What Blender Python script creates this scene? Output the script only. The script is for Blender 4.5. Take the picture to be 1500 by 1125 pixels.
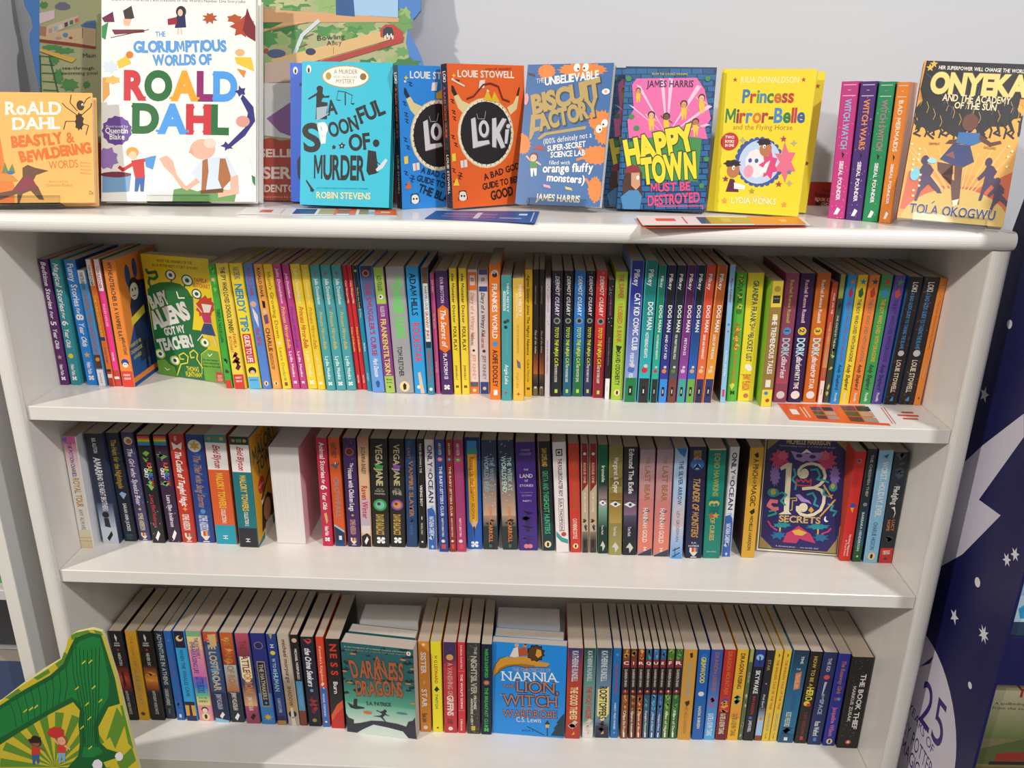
import bpy, math, random
from mathutils import Vector, Matrix, Euler
S = bpy.context.scene
for o in list(bpy.data.objects):
    bpy.data.objects.remove(o)
COL = S.collection
# ---------------------------------------------------------------- camera, world, lights, exposure
cam_data = bpy.data.cameras.new('camera')
cam_data.sensor_fit = 'HORIZONTAL'
cam_data.sensor_width = 36.0
cam_data.lens = 36.0 * 1200 / 1500
cam_data.clip_start = 0.02
cam = bpy.data.objects.new('camera', cam_data)
COL.objects.link(cam)
cam.matrix_world = Matrix([[0.9992813, -0.0243168, 0.0290777, 0.075453], [0.035629, 0.3407211, -0.9394891, -1.0606308], [0.012938, 0.9398499, 0.3413427, 0.4368493], [0, 0, 0, 1]])
S.camera = cam
world = bpy.data.worlds.new('shop_light')
S.world = world
world.use_nodes = True
world.node_tree.nodes['Background'].inputs[0].default_value = (1.0, 0.945, 0.885, 1)
world.node_tree.nodes['Background'].inputs[1].default_value = 0.25
def lamp(name, loc, target, power, size, color):
    l = bpy.data.lights.new(name, 'AREA')
    l.shape = 'DISK'
    l.size = size
    l.energy = power
    l.color = color
    o = bpy.data.objects.new(name, l)
    COL.objects.link(o)
    o.location = loc
    o.rotation_euler = (Vector(target) - Vector(loc)).to_track_quat('-Z', 'Y').to_euler()
lamp('ceiling_spot_left', (-2.1, -1.55, 1.45), (0, 0, 0), 47, .11, (1.0, .92, .83))
lamp('ceiling_spot_right', (1.35, -1.4, 1.75), (0, 0, -.1), 33, .11, (1.0, .98, .96))
lamp('ceiling_spot_middle', (0.1, -2.1, 1.75), (0, 0, 0), 14, .4, (1.0, .96, .9))
S.view_settings.view_transform = 'Standard'
S.view_settings.look = 'None'
S.view_settings.exposure = 0.0
S.view_settings.gamma = 1.0
S.view_settings.use_curve_mapping = False
# ---------------------------------------------------------------- materials
def lin(h):
    c = [int(h[i:i + 2], 16) / 255 for i in (0, 2, 4)]
    return tuple(x / 12.92 if x <= .04045 else ((x + .055) / 1.055) ** 2.4 for x in c) + (1.0,)
def new_mat(name, rough=.5, spec=.5):
    m = bpy.data.materials.new(name)
    m.use_nodes = True
    b = m.node_tree.nodes['Principled BSDF']
    b.inputs['Roughness'].default_value = rough
    b.inputs['Specular IOR Level'].default_value = spec
    return m, m.node_tree, b
def printed(name, rough, coat):
    m, t, b = new_mat(name, rough)
    a = t.nodes.new('ShaderNodeVertexColor')
    a.layer_name = 'Ink'
    n = t.nodes.new('ShaderNodeTexNoise')
    n.inputs['Scale'].default_value = 60
    r = t.nodes.new('ShaderNodeMapRange')
    r.inputs['To Min'].default_value = rough - .06
    r.inputs['To Max'].default_value = rough + .08
    t.links.new(n.outputs['Fac'], r.inputs['Value'])
    t.links.new(r.outputs['Result'], b.inputs['Roughness'])
    t.links.new(a.outputs['Color'], b.inputs['Base Color'])
    b.inputs['Coat Weight'].default_value = coat
    b.inputs['Coat Roughness'].default_value = .18
    return m
INK = printed('printed_card', .52, .05)
GLOSS = printed('glossy_printed_card', .42, .14)
def paper_mat():
    m, t, b = new_mat('book_pages', .85, .2)
    a = t.nodes.new('ShaderNodeVertexColor')
    a.layer_name = 'Ink'
    tc = t.nodes.new('ShaderNodeTexCoord')
    mp = t.nodes.new('ShaderNodeMapping')
    mp.inputs['Scale'].default_value = (2400, 6, 6)
    n = t.nodes.new('ShaderNodeTexNoise')
    n.inputs['Scale'].default_value = 1.0
    mx = t.nodes.new('ShaderNodeMix')
    mx.data_type = 'RGBA'
    mx.blend_type = 'MULTIPLY'
    mx.inputs[0].default_value = .5
    r = t.nodes.new('ShaderNodeMapRange')
    r.inputs['From Min'].default_value = .3
    r.inputs['From Max'].default_value = .7
    r.inputs['To Min'].default_value = .72
    r.inputs['To Max'].default_value = 1.05
    t.links.new(tc.outputs['Object'], mp.inputs['Vector'])
    t.links.new(mp.outputs['Vector'], n.inputs['Vector'])
    t.links.new(n.outputs['Fac'], r.inputs['Value'])
    t.links.new(a.outputs['Color'], mx.inputs[6])
    t.links.new(r.outputs['Result'], mx.inputs[7])
    t.links.new(mx.outputs[2], b.inputs['Base Color'])
    return m
PAGES = paper_mat()
def paint(name, col, rough, wear=.06, scale=9, spots=True):
    m, t, b = new_mat(name, rough)
    n = t.nodes.new('ShaderNodeTexNoise')
    n.inputs['Scale'].default_value = scale
    n.inputs['Detail'].default_value = 6
    c = t.nodes.new('ShaderNodeValToRGB')
    c.color_ramp.elements[0].position = .3
    c.color_ramp.elements[1].position = .7
    c.color_ramp.elements[0].color = tuple(x * (1 - wear) for x in col) + (1,)
    c.color_ramp.elements[1].color = tuple(col) + (1,)
    t.links.new(n.outputs['Fac'], c.inputs['Fac'])
    last = c.outputs['Color']
    if spots:
        v = t.nodes.new('ShaderNodeTexNoise')
        v.inputs['Scale'].default_value = 55
        v.inputs['Detail'].default_value = 3
        g = t.nodes.new('ShaderNodeMath')
        g.operation = 'GREATER_THAN'
        g.inputs[1].default_value = .79
        x = t.nodes.new('ShaderNodeMix')
        x.data_type = 'RGBA'
        x.inputs[7].default_value = (.22, .2, .18, 1)
        t.links.new(v.outputs['Fac'], g.inputs[0])
        t.links.new(g.outputs[0], x.inputs[0])
        t.links.new(last, x.inputs[6])
        last = x.outputs[2]
    t.links.new(last, b.inputs['Base Color'])
    bp = t.nodes.new('ShaderNodeBump')
    bp.inputs['Strength'].default_value = .05
    bp.inputs['Distance'].default_value = .002
    t.links.new(n.outputs['Fac'], bp.inputs['Height'])
    t.links.new(bp.outputs['Normal'], b.inputs['Normal'])
    return m
GLOSSWHITE = paint('white_gloss_paint', (.84, .815, .775), .22)
WALL = paint('pale_wall_paint', (.62, .635, .68), .7, .03, 4, False)
GREY = paint('shade_greyed_white', (.60, .60, .61), .45, .03, 5, False)  # white neighbouring case, greyed in the colour for its unlit side
DARK_SHADE = paint('painted_dark_shade', (.09, .09, .10), .4, .1, 5, False)  # shade of the unlit compartment put into the colour
FLOOR = paint('grey_carpet', (.16, .15, .15), .95, .4, 120, False)
def clear_mat():
    m, t, b = new_mat('clear_acrylic', .08)
    g = t.nodes.new('ShaderNodeBsdfGlossy')
    g.inputs['Roughness'].default_value = .05
    tr = t.nodes.new('ShaderNodeBsdfTransparent')
    tr.inputs['Color'].default_value = (.93, .94, .94, 1)
    f = t.nodes.new('ShaderNodeFresnel')
    f.inputs['IOR'].default_value = 1.22
    x = t.nodes.new('ShaderNodeMixShader')
    t.links.new(f.outputs[0], x.inputs[0])
    t.links.new(tr.outputs[0], x.inputs[1])
    t.links.new(g.outputs[0], x.inputs[2])
    t.links.new(x.outputs[0], t.nodes['Material Output'].inputs['Surface'])
    return m
ACRYLIC = clear_mat()
# ---------------------------------------------------------------- mesh helpers
class Mesh:
    """collects coloured faces and links them as one mesh object"""
    def __init__(s):
        s.v, s.f, s.c = [], [], []
    def face(s, pts, col):
        k = len(s.v)
        s.v += [tuple(p) for p in pts]
        s.f.append(tuple(range(k, k + len(pts))))
        s.c.append(col)
    def solid(s, rings, col, caps=True, side=None):
        """rings: lists of points, joined one after the other and closed with caps"""
        k = len(s.v)
        n = len(rings[0])
        for r in rings:
            s.v += [tuple(p) for p in r]
        for j in range(len(rings) - 1):
            for i in range(n):
                a, b = k + j * n + i, k + j * n + (i + 1) % n
                s.f.append((a, b, b + n, a + n))
                s.c.append(side[i] if side else col)
        if caps:
            s.f.append(tuple(k + i for i in reversed(range(n))))
            s.f.append(tuple(k + (len(rings) - 1) * n + i for i in range(n)))
            s.c += [col, col]
    def box(s, x0, x1, y0, y1, z0, z1, col=(.8, .8, .8, 1), bev=0):
        if bev:
            def ring(z, d):
                e = bev
                return [(x0 + d + e, y0 + d, z), (x1 - d - e, y0 + d, z), (x1 - d, y0 + d + e, z), (x1 - d, y1 - d - e, z), (x1 - d - e, y1 - d, z), (x0 + d + e, y1 - d, z), (x0 + d, y1 - d - e, z), (x0 + d, y0 + d + e, z)]
            s.solid([ring(z0, bev), ring(z0 + bev, 0), ring(z1 - bev, 0), ring(z1, bev)], col)
        else:
            s.solid([[(x0, y0, z), (x1, y0, z), (x1, y1, z), (x0, y1, z)] for z in (z0, z1)], col)
    def build(s, name, mat, parent=None):
        me = bpy.data.meshes.new(name)
        me.from_pydata(s.v, [], s.f)
        ca = me.color_attributes.new('Ink', 'FLOAT_COLOR', 'CORNER')
        flat = []
        for f, c in zip(s.f, s.c):
            if isinstance(c, list):
                for q in c:
                    flat += q
            else:
                flat += list(c) * len(f)
        ca.data.foreach_set('color', flat)
        me.materials.append(mat)
        o = bpy.data.objects.new(name, me)
        COL.objects.link(o)
        if parent:
            o.parent = parent
        return o
def tag(o, label, cat, group=None):
    o['label'] = label
    o['category'] = cat
    if group:
        o['group'] = group
    return o
def thing(name, loc, rot=(0, 0, 0), label='', cat='', group=None):
    o = bpy.data.objects.new(name, None)
    o.empty_display_size = .02
    COL.objects.link(o)
    o.location = loc
    o.rotation_euler = rot
    return tag(o, label, cat, group)
# lettering: glyph outlines of the built-in font, laid onto covers as ink
GLYPHS = {}
def glyph(ch, weight):
    if (ch, weight) not in GLYPHS:
        c = bpy.data.curves.new('glyph', 'FONT')
        c.body = ch
        c.resolution_u = 2 if weight < 3 else 5
        off = (0, .022, .055, .0, .03, .055, .09)[weight]
        c.offset = 0 if ch == 'M' else off * (.4 if ch == '&' else 1)
        o = bpy.data.objects.new('glyph', c)
        m = bpy.data.meshes.new_from_object(o)
        vs = [(v.co.x, v.co.y) for v in m.vertices]
        fs = [tuple(p.vertices) for p in m.polygons]
        bpy.data.objects.remove(o)
        bpy.data.meshes.remove(m)
        bpy.data.curves.remove(c)
        x0 = min((v[0] for v in vs), default=0)
        x1 = max((v[0] for v in vs), default=.25)
        if ch == 'M' and off:                   # the font's own M folds over itself when fattened
            h, w, e = .70, x1 - x0, .055 + off * 1.7
            q = [(0, 0), (0, h), (1.3 * e, h), (w / 2, .45 * h), (w - 1.3 * e, h), (w, h), (w, 0), (w - e, 0), (w - e, .66 * h), (w / 2 + .4 * e, .2 * h), (w / 2 - .4 * e, .2 * h), (e, .66 * h), (e, 0)]
            vs = [(a + x0, b) for a, b in q]
            fs = [tuple(range(len(q)))]
        GLYPHS[ch, weight] = (vs, fs, x0, x1)
    return GLYPHS[ch, weight]
CAP = max(v[1] for v in glyph('H', 0)[0])
class Page:
    """a printed face: origin, right, up and outward normal; later ink lies a hair above earlier ink"""
    def __init__(s, mesh, O, U, V, N):
        s.m, s.O, s.U, s.V, s.N, s.k, s.j = mesh, Vector(O), Vector(U), Vector(V), Vector(N), 0, 0
    def at(s, u, v):
        return s.O + s.U * u + s.V * v + s.N * (.00006 + .000008 * (s.k + s.j))
    def poly(s, pts, col):
        s.m.face([s.at(*p) for p in pts], col)
    def layer(s):
        s.k += 1
        s.j = 0
    def disc(s, u, v, ru, rv, col, n=18):
        s.poly([(u + ru * math.cos(2 * math.pi * i / n), v + rv * math.sin(2 * math.pi * i / n)) for i in range(n)], col)
    def star(s, u, v, r, col, n=5, inner=.42):
        s.poly([(u + (r if i % 2 == 0 else r * inner) * math.sin(math.pi * i / n), v + (r if i % 2 == 0 else r * inner) * math.cos(math.pi * i / n)) for i in range(2 * n)], col)
    def stroke(s, pts, w, col):
        for n, (a, b) in enumerate(zip(pts, pts[1:])):
            s.j = .25 * (n % 2)
            dx, dy = b[0] - a[0], b[1] - a[1]
            d = math.hypot(dx, dy) or 1e-9
            nx, ny = -dy / d * w / 2, dx / d * w / 2
            s.poly([(a[0] + nx, a[1] + ny), (a[0] - nx, a[1] - ny), (b[0] - nx, b[1] - ny), (b[0] + nx, b[1] + ny)], col)
        if w > .0012:
            for n, a in enumerate(pts[1:-1]):
                s.j = .5 + .25 * (n % 2)
                s.disc(a[0], a[1], w / 2, w / 2, col, 8 if w < .003 else 16)
        s.j = 0
    def text(s, txt, p0, p1, hgt, cols, weight=0, slant=0, jitter=0, outline=None, serif=0):
        """txt from p0 to p1 along its baseline, capitals hgt tall"""
        if not txt:
            return
        if outline:
            s.text(txt, p0, p1, hgt, [outline], 6 if weight == 2 else 2, slant, jitter, None, serif)
            s.layer()
        if hgt > .009 and weight < 3:
            weight += 3
        L = max(math.hypot(p1[0] - p0[0], p1[1] - p0[1]), 1e-6)
        ex = ((p1[0] - p0[0]) / L, (p1[1] - p0[1]) / L)
        ey = (-ex[1], ex[0])
        adv, x = [], 0
        for ch in txt:
            if ch == ' ':
                adv.append((x, 0))
                x += .3
            else:
                g = glyph(ch, 0)
                adv.append((x, g[2]))
                x += g[3] - g[2] + .09
        sx = L / max(x - .09, .1)
        sy = hgt / CAP
        if sx > 1.7 * sy:                       # short words keep their shape and sit in the middle
            m = (L - x * sy * 1.25) / 2
            p0 = (p0[0] + ex[0] * m, p0[1] + ex[1] * m)
            sx = sy * 1.25
        rnd = random.Random(len(txt) * 7 + ord(txt[0]))
        for i, (ch, (px, off)) in enumerate(zip(txt, adv)):
            if ch == ' ':
                continue
            vs, fs, _, _ = glyph(ch, weight)
            s.j = .2 * (i % 3)
            a = rnd.uniform(-jitter, jitter)
            dy = rnd.uniform(-.35, .35) * jitter * hgt
            ca, sa = math.cos(a), math.sin(a)
            k = len(s.m.v)
            for vx, vy in vs:
                X = (vx - off) * sx + slant * vy * sy * .22
                Y = vy * sy
                X, Y = X * ca - Y * sa, X * sa + Y * ca + dy
                X += px * sx
                s.m.v.append(tuple(s.at(p0[0] + ex[0] * X + ey[0] * Y, p0[1] + ex[1] * X + ey[1] * Y)))
            for f in fs:
                s.m.f.append(tuple(k + j for j in f))
                s.m.c.append(cols[i % len(cols)])
            if serif:
                gw = (glyph(ch, 0)[3] - off) * sx
                for z, (q, up) in enumerate(SERIFS.get(ch, ())):
                    s.j = .6 + .12 * z + .05 * (i % 2)
                    cx, b = q * gw, sy * .06
                    hw = max(gw * .2, b * 1.3)
                    y0 = (hgt - b if up else 0)
                    pts = []
                    for X, Y in ((cx - hw, y0), (cx + hw, y0), (cx + hw, y0 + b), (cx - hw, y0 + b)):
                        X, Y = X * ca - Y * sa + px * sx, X * sa + Y * ca + dy
                        pts.append((p0[0] + ex[0] * X + ey[0] * Y, p0[1] + ex[1] * X + ey[1] * Y))
                    s.poly(pts, cols[i % len(cols)])
        s.j = 0
SERIFS = {'A': ((.02, 0), (.98, 0)), 'D': ((.08, 0), (.08, 1)), 'H': ((.1, 0), (.9, 0), (.1, 1), (.9, 1)), 'I': ((.5, 0), (.5, 1)), 'L': ((.12, 0), (.12, 1)), 'N': ((.1, 0), (.1, 1), (.9, 1)),
          'R': ((.1, 0), (.1, 1), (.95, 0)), 'T': ((.5, 0),), 'W': ((.05, 1), (.95, 1)), 'B': ((.08, 0), (.08, 1)), 'M': ((.06, 0), (.94, 0), (.06, 1), (.94, 1)), 'P': ((.12, 0), (.1, 1)), 'F': ((.12, 0),), 'E': ((.1, 0), (.1, 1)), 'U': ((.08, 1), (.92, 1)), 'K': ((.1, 0), (.1, 1)), 'Y': ((.5, 0), (.05, 1), (.95, 1)), '1': ((.6, 0),)}
def ink_art(pg, ops):
    """flat artwork in half millimetres from the lower left corner"""
    H = .0005
    for op in ops:
        pg.layer()
        c, a = op[0], op[1:]
        if c == 'P':
            p = a[1]
            pg.poly([(p[i] * H, p[i + 1] * H) for i in range(0, len(p), 2)], lin(a[0]))
        elif c == 'G':
            p = a[2]
            k0, k1 = lin(a[0]), lin(a[1])
            pg.m.face([pg.at(p[i] * H, p[i + 1] * H) for i in range(0, 8, 2)], [k0, k0, k1, k1])
        elif c == 'C':
            pg.disc(a[1] * H, a[2] * H, a[3] * H, a[4] * H, lin(a[0]), 24 if a[3] > 8 else 14)
        elif c == 'L':
            p = a[2]
            pg.stroke([(p[i] * H, p[i + 1] * H) for i in range(0, len(p), 2)], a[1] * H, lin(a[0]))
        elif c == 'T':
            k = a[7] if len(a) > 7 else {}
            pg.text(a[0], (a[2] * H, a[3] * H), (a[4] * H, a[5] * H), a[6] * H, [lin(x) for x in k.get('m', [a[1]])], k.get('b', 0), 0, k.get('j', 0), lin(k['o']) if 'o' in k else None, k.get('sf', 0))
def ink_spine(pg, ops, w, h):
    """spine artwork: u runs across (0-1), v runs down (0-1); lettering reads downwards"""
    X = lambda u: (u - .5) * w
    Z = lambda v: h * (1 - v)
    K = lambda v, r: min(max(h * (1 - v), r + .0006), h - r - .0006)
    for op in ops:
        pg.layer()
        c, a = op[0], op[1:]
        if c == 'b':
            u0, u1 = a[3], a[4]
            pg.poly([(X(u0), Z(a[1])), (X(u1), Z(a[1])), (X(u1), Z(a[0])), (X(u0), Z(a[0]))], lin(a[2]))
        elif c == 'g':
            k0, k1 = lin(a[2]), lin(a[3])
            pg.m.face([pg.at(X(0), Z(a[1])), pg.at(X(1), Z(a[1])), pg.at(X(1), Z(a[0])), pg.at(X(0), Z(a[0]))], [k1, k1, k0, k0])
        elif c in ('t', 'tm'):
            cols = [lin(x) for x in ('d8453a', 'ea9a3a', 'e8d44a', '4aa85a', '3f7fd0', '6a4ac0')] if c == 'tm' else [lin(a[3])]
            u0, u1 = (a[3], a[4]) if c == 'tm' else (a[4], a[5])
            sl = 1 if c == 't' and len(a) > 6 else 0
            pg.text(a[0], (X(u0), Z(a[1])), (X(u0), Z(a[2])), (u1 - u0) * w * .92, cols, 1, sl, .05 if sl else 0)
        elif c == 'h':
            tw = a[3] * w
            pg.text(a[0], (-tw / 2, Z(a[1]) - .35 * tw / max(len(a[0]), 2)), (tw / 2, Z(a[1]) - .35 * tw / max(len(a[0]), 2)), 1.25 * tw / max(len(a[0]), 1.6), [lin(a[2])], 1)
        elif c == 'c':
            pg.disc(X(a[0]), K(a[1], a[2] * w), a[2] * w, a[2] * w, lin(a[3]))
        elif c == 's':
            pg.star(X(a[0]), K(a[1], a[2] * w * 1.2), a[2] * w * 1.2, lin(a[3]), a[4])
        elif c == 'd':
            r = random.Random(a[2])
            for _ in range(a[0]):
                pg.disc(X(r.uniform(.06, .94)), K(r.uniform(a[3], a[4]), a[5] * w), a[5] * w, a[5] * w, lin(a[1]), 6)
        elif c == 'w':
            r = random.Random(a[1])
            for _ in range(a[2]):
                v0 = r.uniform(a[3], a[4] - .02)
                dv = r.uniform(.012, .04)
                u0, u1 = r.uniform(.02, .4), r.uniform(.6, .98)
                t = r.uniform(-.03, .03)
                cl = lambda v: min(.998, max(.002, v))
                pg.poly([(X(u0), Z(cl(v0))), (X((u0 + u1) / 2), Z(cl(v0 + t + dv))), (X(u1), Z(cl(v0 + t))), (X((u0 + u1) / 2), Z(cl(v0 + t - dv * .6)))], lin(a[0]))
        elif c == 'p':
            pg.poly([(X(u), Z(v)) for u, v in a[1]], lin(a[0]))
        elif c == 'm':
            zc = K(a[0], .28 * w)
            for du in (-.2, .2):
                for dz in (-.13, .13):
                    pg.disc(X(.5 + du * .75), zc + dz * w, .13 * w, .12 * w, lin(a[1]), 7)
            pg.poly([(X(.32), zc - .06 * w), (X(.68), zc - .06 * w), (X(.68), zc + .06 * w), (X(.32), zc + .06 * w)], lin(a[1]))
        elif c == 'e':
            zc = K(a[1], a[2] * w * 1.15)
            pg.disc(X(a[0]), zc, a[2] * w, a[2] * w * 1.15, lin(a[3]))
            pg.layer()
            pg.poly([(X(.42), zc - .22 * w), (X(.58), zc - .2 * w), (X(.62), zc + .1 * w), (X(.5), zc + .24 * w), (X(.4), zc + .08 * w)], lin(a[4]))
        elif c == 'u':
            zc = K(a[0], .44 * w)
            for i, q in enumerate(('e8e0da', 'c8402f', 'e8a03a', '3a6ab0')):
                pg.poly([(X(.22 + .14 * i), zc), (X(.36 + .14 * i), zc), (X(.36 + .14 * i), zc + .34 * w), (X(.22 + .14 * i), zc + .34 * w)], lin(q))
            pg.poly([(X(.24), zc), (X(.76), zc), (X(.56), zc - .3 * w), (X(.44), zc - .3 * w)], lin('e8dccb'))
            pg.poly([(X(.3), zc - .42 * w), (X(.7), zc - .42 * w), (X(.7), zc - .36 * w), (X(.3), zc - .36 * w)], lin('f2efe9'))
def book_shell(cover, pages, x0, x1, h, D, spine, left, right, page_col, hard=0):
    """card cover wrapped round the spine at y=0, and the block of pages inside it"""
    e = .0022 if hard else .00045
    c = min(.0011, (x1 - x0) * .12)
    out = [(x0, D), (x0, c), (x0 + c, 0), (x1 - c, 0), (x1, c), (x1, D)]
    inn = [(x0 + e, D), (x0 + e, c + e * .5), (x0 + c + e * .4, e), (x1 - c - e * .4, e), (x1 - e, c + e * .5), (x1 - e, D)]
    P = lambda q, z: (q[0], q[1], z)
    cl = [left, spine, spine, spine, right]
    for i in range(5):
        a, b, d, g = out[i], out[i + 1], inn[i + 1], inn[i]
        cover.face([P(a, 0), P(b, 0), P(b, h), P(a, h)], cl[i])
        cover.face([P(g, h), P(d, h), P(d, 0), P(g, 0)], page_col)
        cover.face([P(a, h), P(b, h), P(d, h), P(g, h)], cl[i])
        cover.face([P(g, 0), P(d, 0), P(b, 0), P(a, 0)], cl[i])
    for a, g, q in ((out[0], inn[0], left), (inn[5], out[5], right)):
        cover.face([P(a, 0), P(a, h), P(g, h), P(g, 0)], q)
    i = .003 if hard else .0004
    pages.box(x0 + e + .0001, x1 - e - .0001, e + .0007, D - (i if hard else .0006), i, h - i, page_col)
# ---------------------------------------------------------------- the setting
def struct(name, m, mat):
    o = m.build(name, mat)
    o['kind'] = 'structure'
    return o
m = Mesh(); m.box(-2.6, 2.6, -3.2, .45, -1.09, -1.05); struct('floor', m, FLOOR)
m = Mesh(); m.box(-2.6, 2.6, .275, .35, -1.05, 1.9); struct('wall_back', m, WALL)
# ---------------------------------------------------------------- white bookcase
HX, PW, ZB, TH = .65, .0245, -1.05, 0.0214
Z1, Z2, Z3, ZTOP, DEEP = 0.0, -0.2703, -0.6363, .273, .235
case = thing('bookcase', (0, 0, ZB), (0, 0, 0), 'long white gloss-painted bookcase with rounded front edges, full of paperbacks', 'bookcase')
def part(name, m, mat, parent, z=-ZB):
    o = m.build(name, mat, parent)
    o.location.z = z
    return o
for sgn in (-1, 1):
    m = Mesh()
    a, b = sorted((sgn * HX, sgn * (HX + PW)))
    m.box(a, b, .0, DEEP + .01, ZB, .2485)
    part('side_panel', m, GLOSSWHITE, case)
    m = Mesh()
    rings = []
    for z in (ZB, .2485):
        r = []
        for i in range(11):
            t = math.pi * i / 10
            r.append((a + (b - a) * (.5 - .5 * math.cos(t)), -.0008 - .0085 * math.sin(t) ** .7, z))
        rings.append(r)
    m.solid(rings, (.8, .8, .8, 1))
    part('edge_moulding', m, GLOSSWHITE, case)
m = Mesh(); m.box(-HX - PW, HX + PW, .0, .2745, .249, ZTOP, bev=.0006)
part('top_board', m, GLOSSWHITE, case)
m = Mesh()
rings = []
for x, k in ((-HX - PW, 0), (HX + PW, 0)):
    r = []
    for i in range(13):
        t = math.pi * i / 12
        r.append((x, -.0006 - .012 * math.sin(t) ** .75, .249 + .012 - .012 * math.cos(t)))
    rings.append(r)
m.solid([rings[0][::-1], rings[1][::-1]], (.8, .8, .8, 1))
part('edge_moulding', m, GLOSSWHITE, case)
for z in (Z1, Z2, Z3, -.97):
    m = Mesh(); m.box(-HX + .0004, HX - .0004, .0, DEEP - .006, z - TH, z, bev=.0009)
    part('shelf', m, GLOSSWHITE, case)
m = Mesh(); m.box(-HX, HX, DEEP - .005, DEEP + .004, ZB, .249)
part('back_panel', m, GLOSSWHITE, case)
m = Mesh(); m.box(-HX, HX, .006, .02, ZB, -.97 - TH)
part('plinth', m, GLOSSWHITE, case)
# ---------------------------------------------------------------- books standing spine out
def spine_book(z, x, y, th, h, lean, D, ops, base, cl, cr, pg, hard, label, group, yaw=0):
    a = lean
    root = thing('hardback_book' if hard else 'paperback_book', (x, y, z + abs(math.sin(a)) * th / 2 + .0002), (0, a, yaw), label, 'book', group)
    cover, pages = Mesh(), Mesh()
    book_shell(cover, pages, -th / 2, th / 2, h, D, lin(base), lin(cl or base), lin(cr if cr and cr not in SIDE_ART else base), lin(pg))
    c = min(.0011, th * .12)
    ink_spine(Page(cover, (0, 0, 0), (1, 0, 0), (0, 0, 1), (0, -1, 0)), ops, th - 2 * c, h)
    if cr in SIDE_ART:
        p = Page(cover, (th / 2, .001, 0), (0, 1, 0), (0, 0, 1), (1, 0, 0))
        ink_art(p, SIDE_ART[cr])
    cover.build('cover', GLOSS if len(label) % 3 == 0 else INK, root)
    pages.build('page_block', PAGES, root)
SIDE_ART = {'VAMP':[['P','1d4a94',[0,0,252,0,252,250,88,250,48,180,0,120]],['P','16294f',[58,60,128,60,153,300,88,310,43,240]],['P','ee8a33',[0,12,252,12,252,28,0,28]],['C','1d4a94',56,330,16,34],['C','1d4a94',103,345,14,30],['C','16171c',83,290,32,30],['C','f0e9e2',81,278,26,26],['C','16171c',72,284,4,5],['C','16171c',90,284,4,5],['L','16171c',3,[68,266,88,264]],['P','e6d23a',[38,180,128,200,128,225,38,205]],['T','WINNER OF THE','e6d23a',6,120,76,122,11,{}],['T','CHILDRENS BOOK','e6d23a',6,100,78,102,11,{}],['T','AWARD','e6d23a',18,80,66,82,11,{}],['P','16171c',[88,30,103,30,106,120,90,120]],['P','16171c',[118,30,133,30,134,120,118,120]]],'MALORY':[['P','e0a52a',[0,0,252,0,252,384,0,384]],['P','1b7a84',[0,0,252,0,252,40,60,20,0,8]],['T','Enid Blyton','b5394f',60,345,235,350,22,{}],['T','MALORY','1d5a4a',20,285,240,300,48,{'b':1}],['T','TOWERS','1d5a4a',50,235,240,248,44,{'b':1}],['C','c0392f',70,190,30,30],['T','NEW STORIES','efe2d8',46,186,94,186,8,{}],['P','e9e2d6',[60,110,85,112,85,140,60,138]],['P','2a1c1c',[40,30,60,120,120,140,160,110,170,40]],['C','dba27c',105,85,34,40],['P','f0e8e0',[60,0,150,0,140,45,80,45]],['L','2a1c1c',10,[60,140,150,200,235,250]]]}
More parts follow.
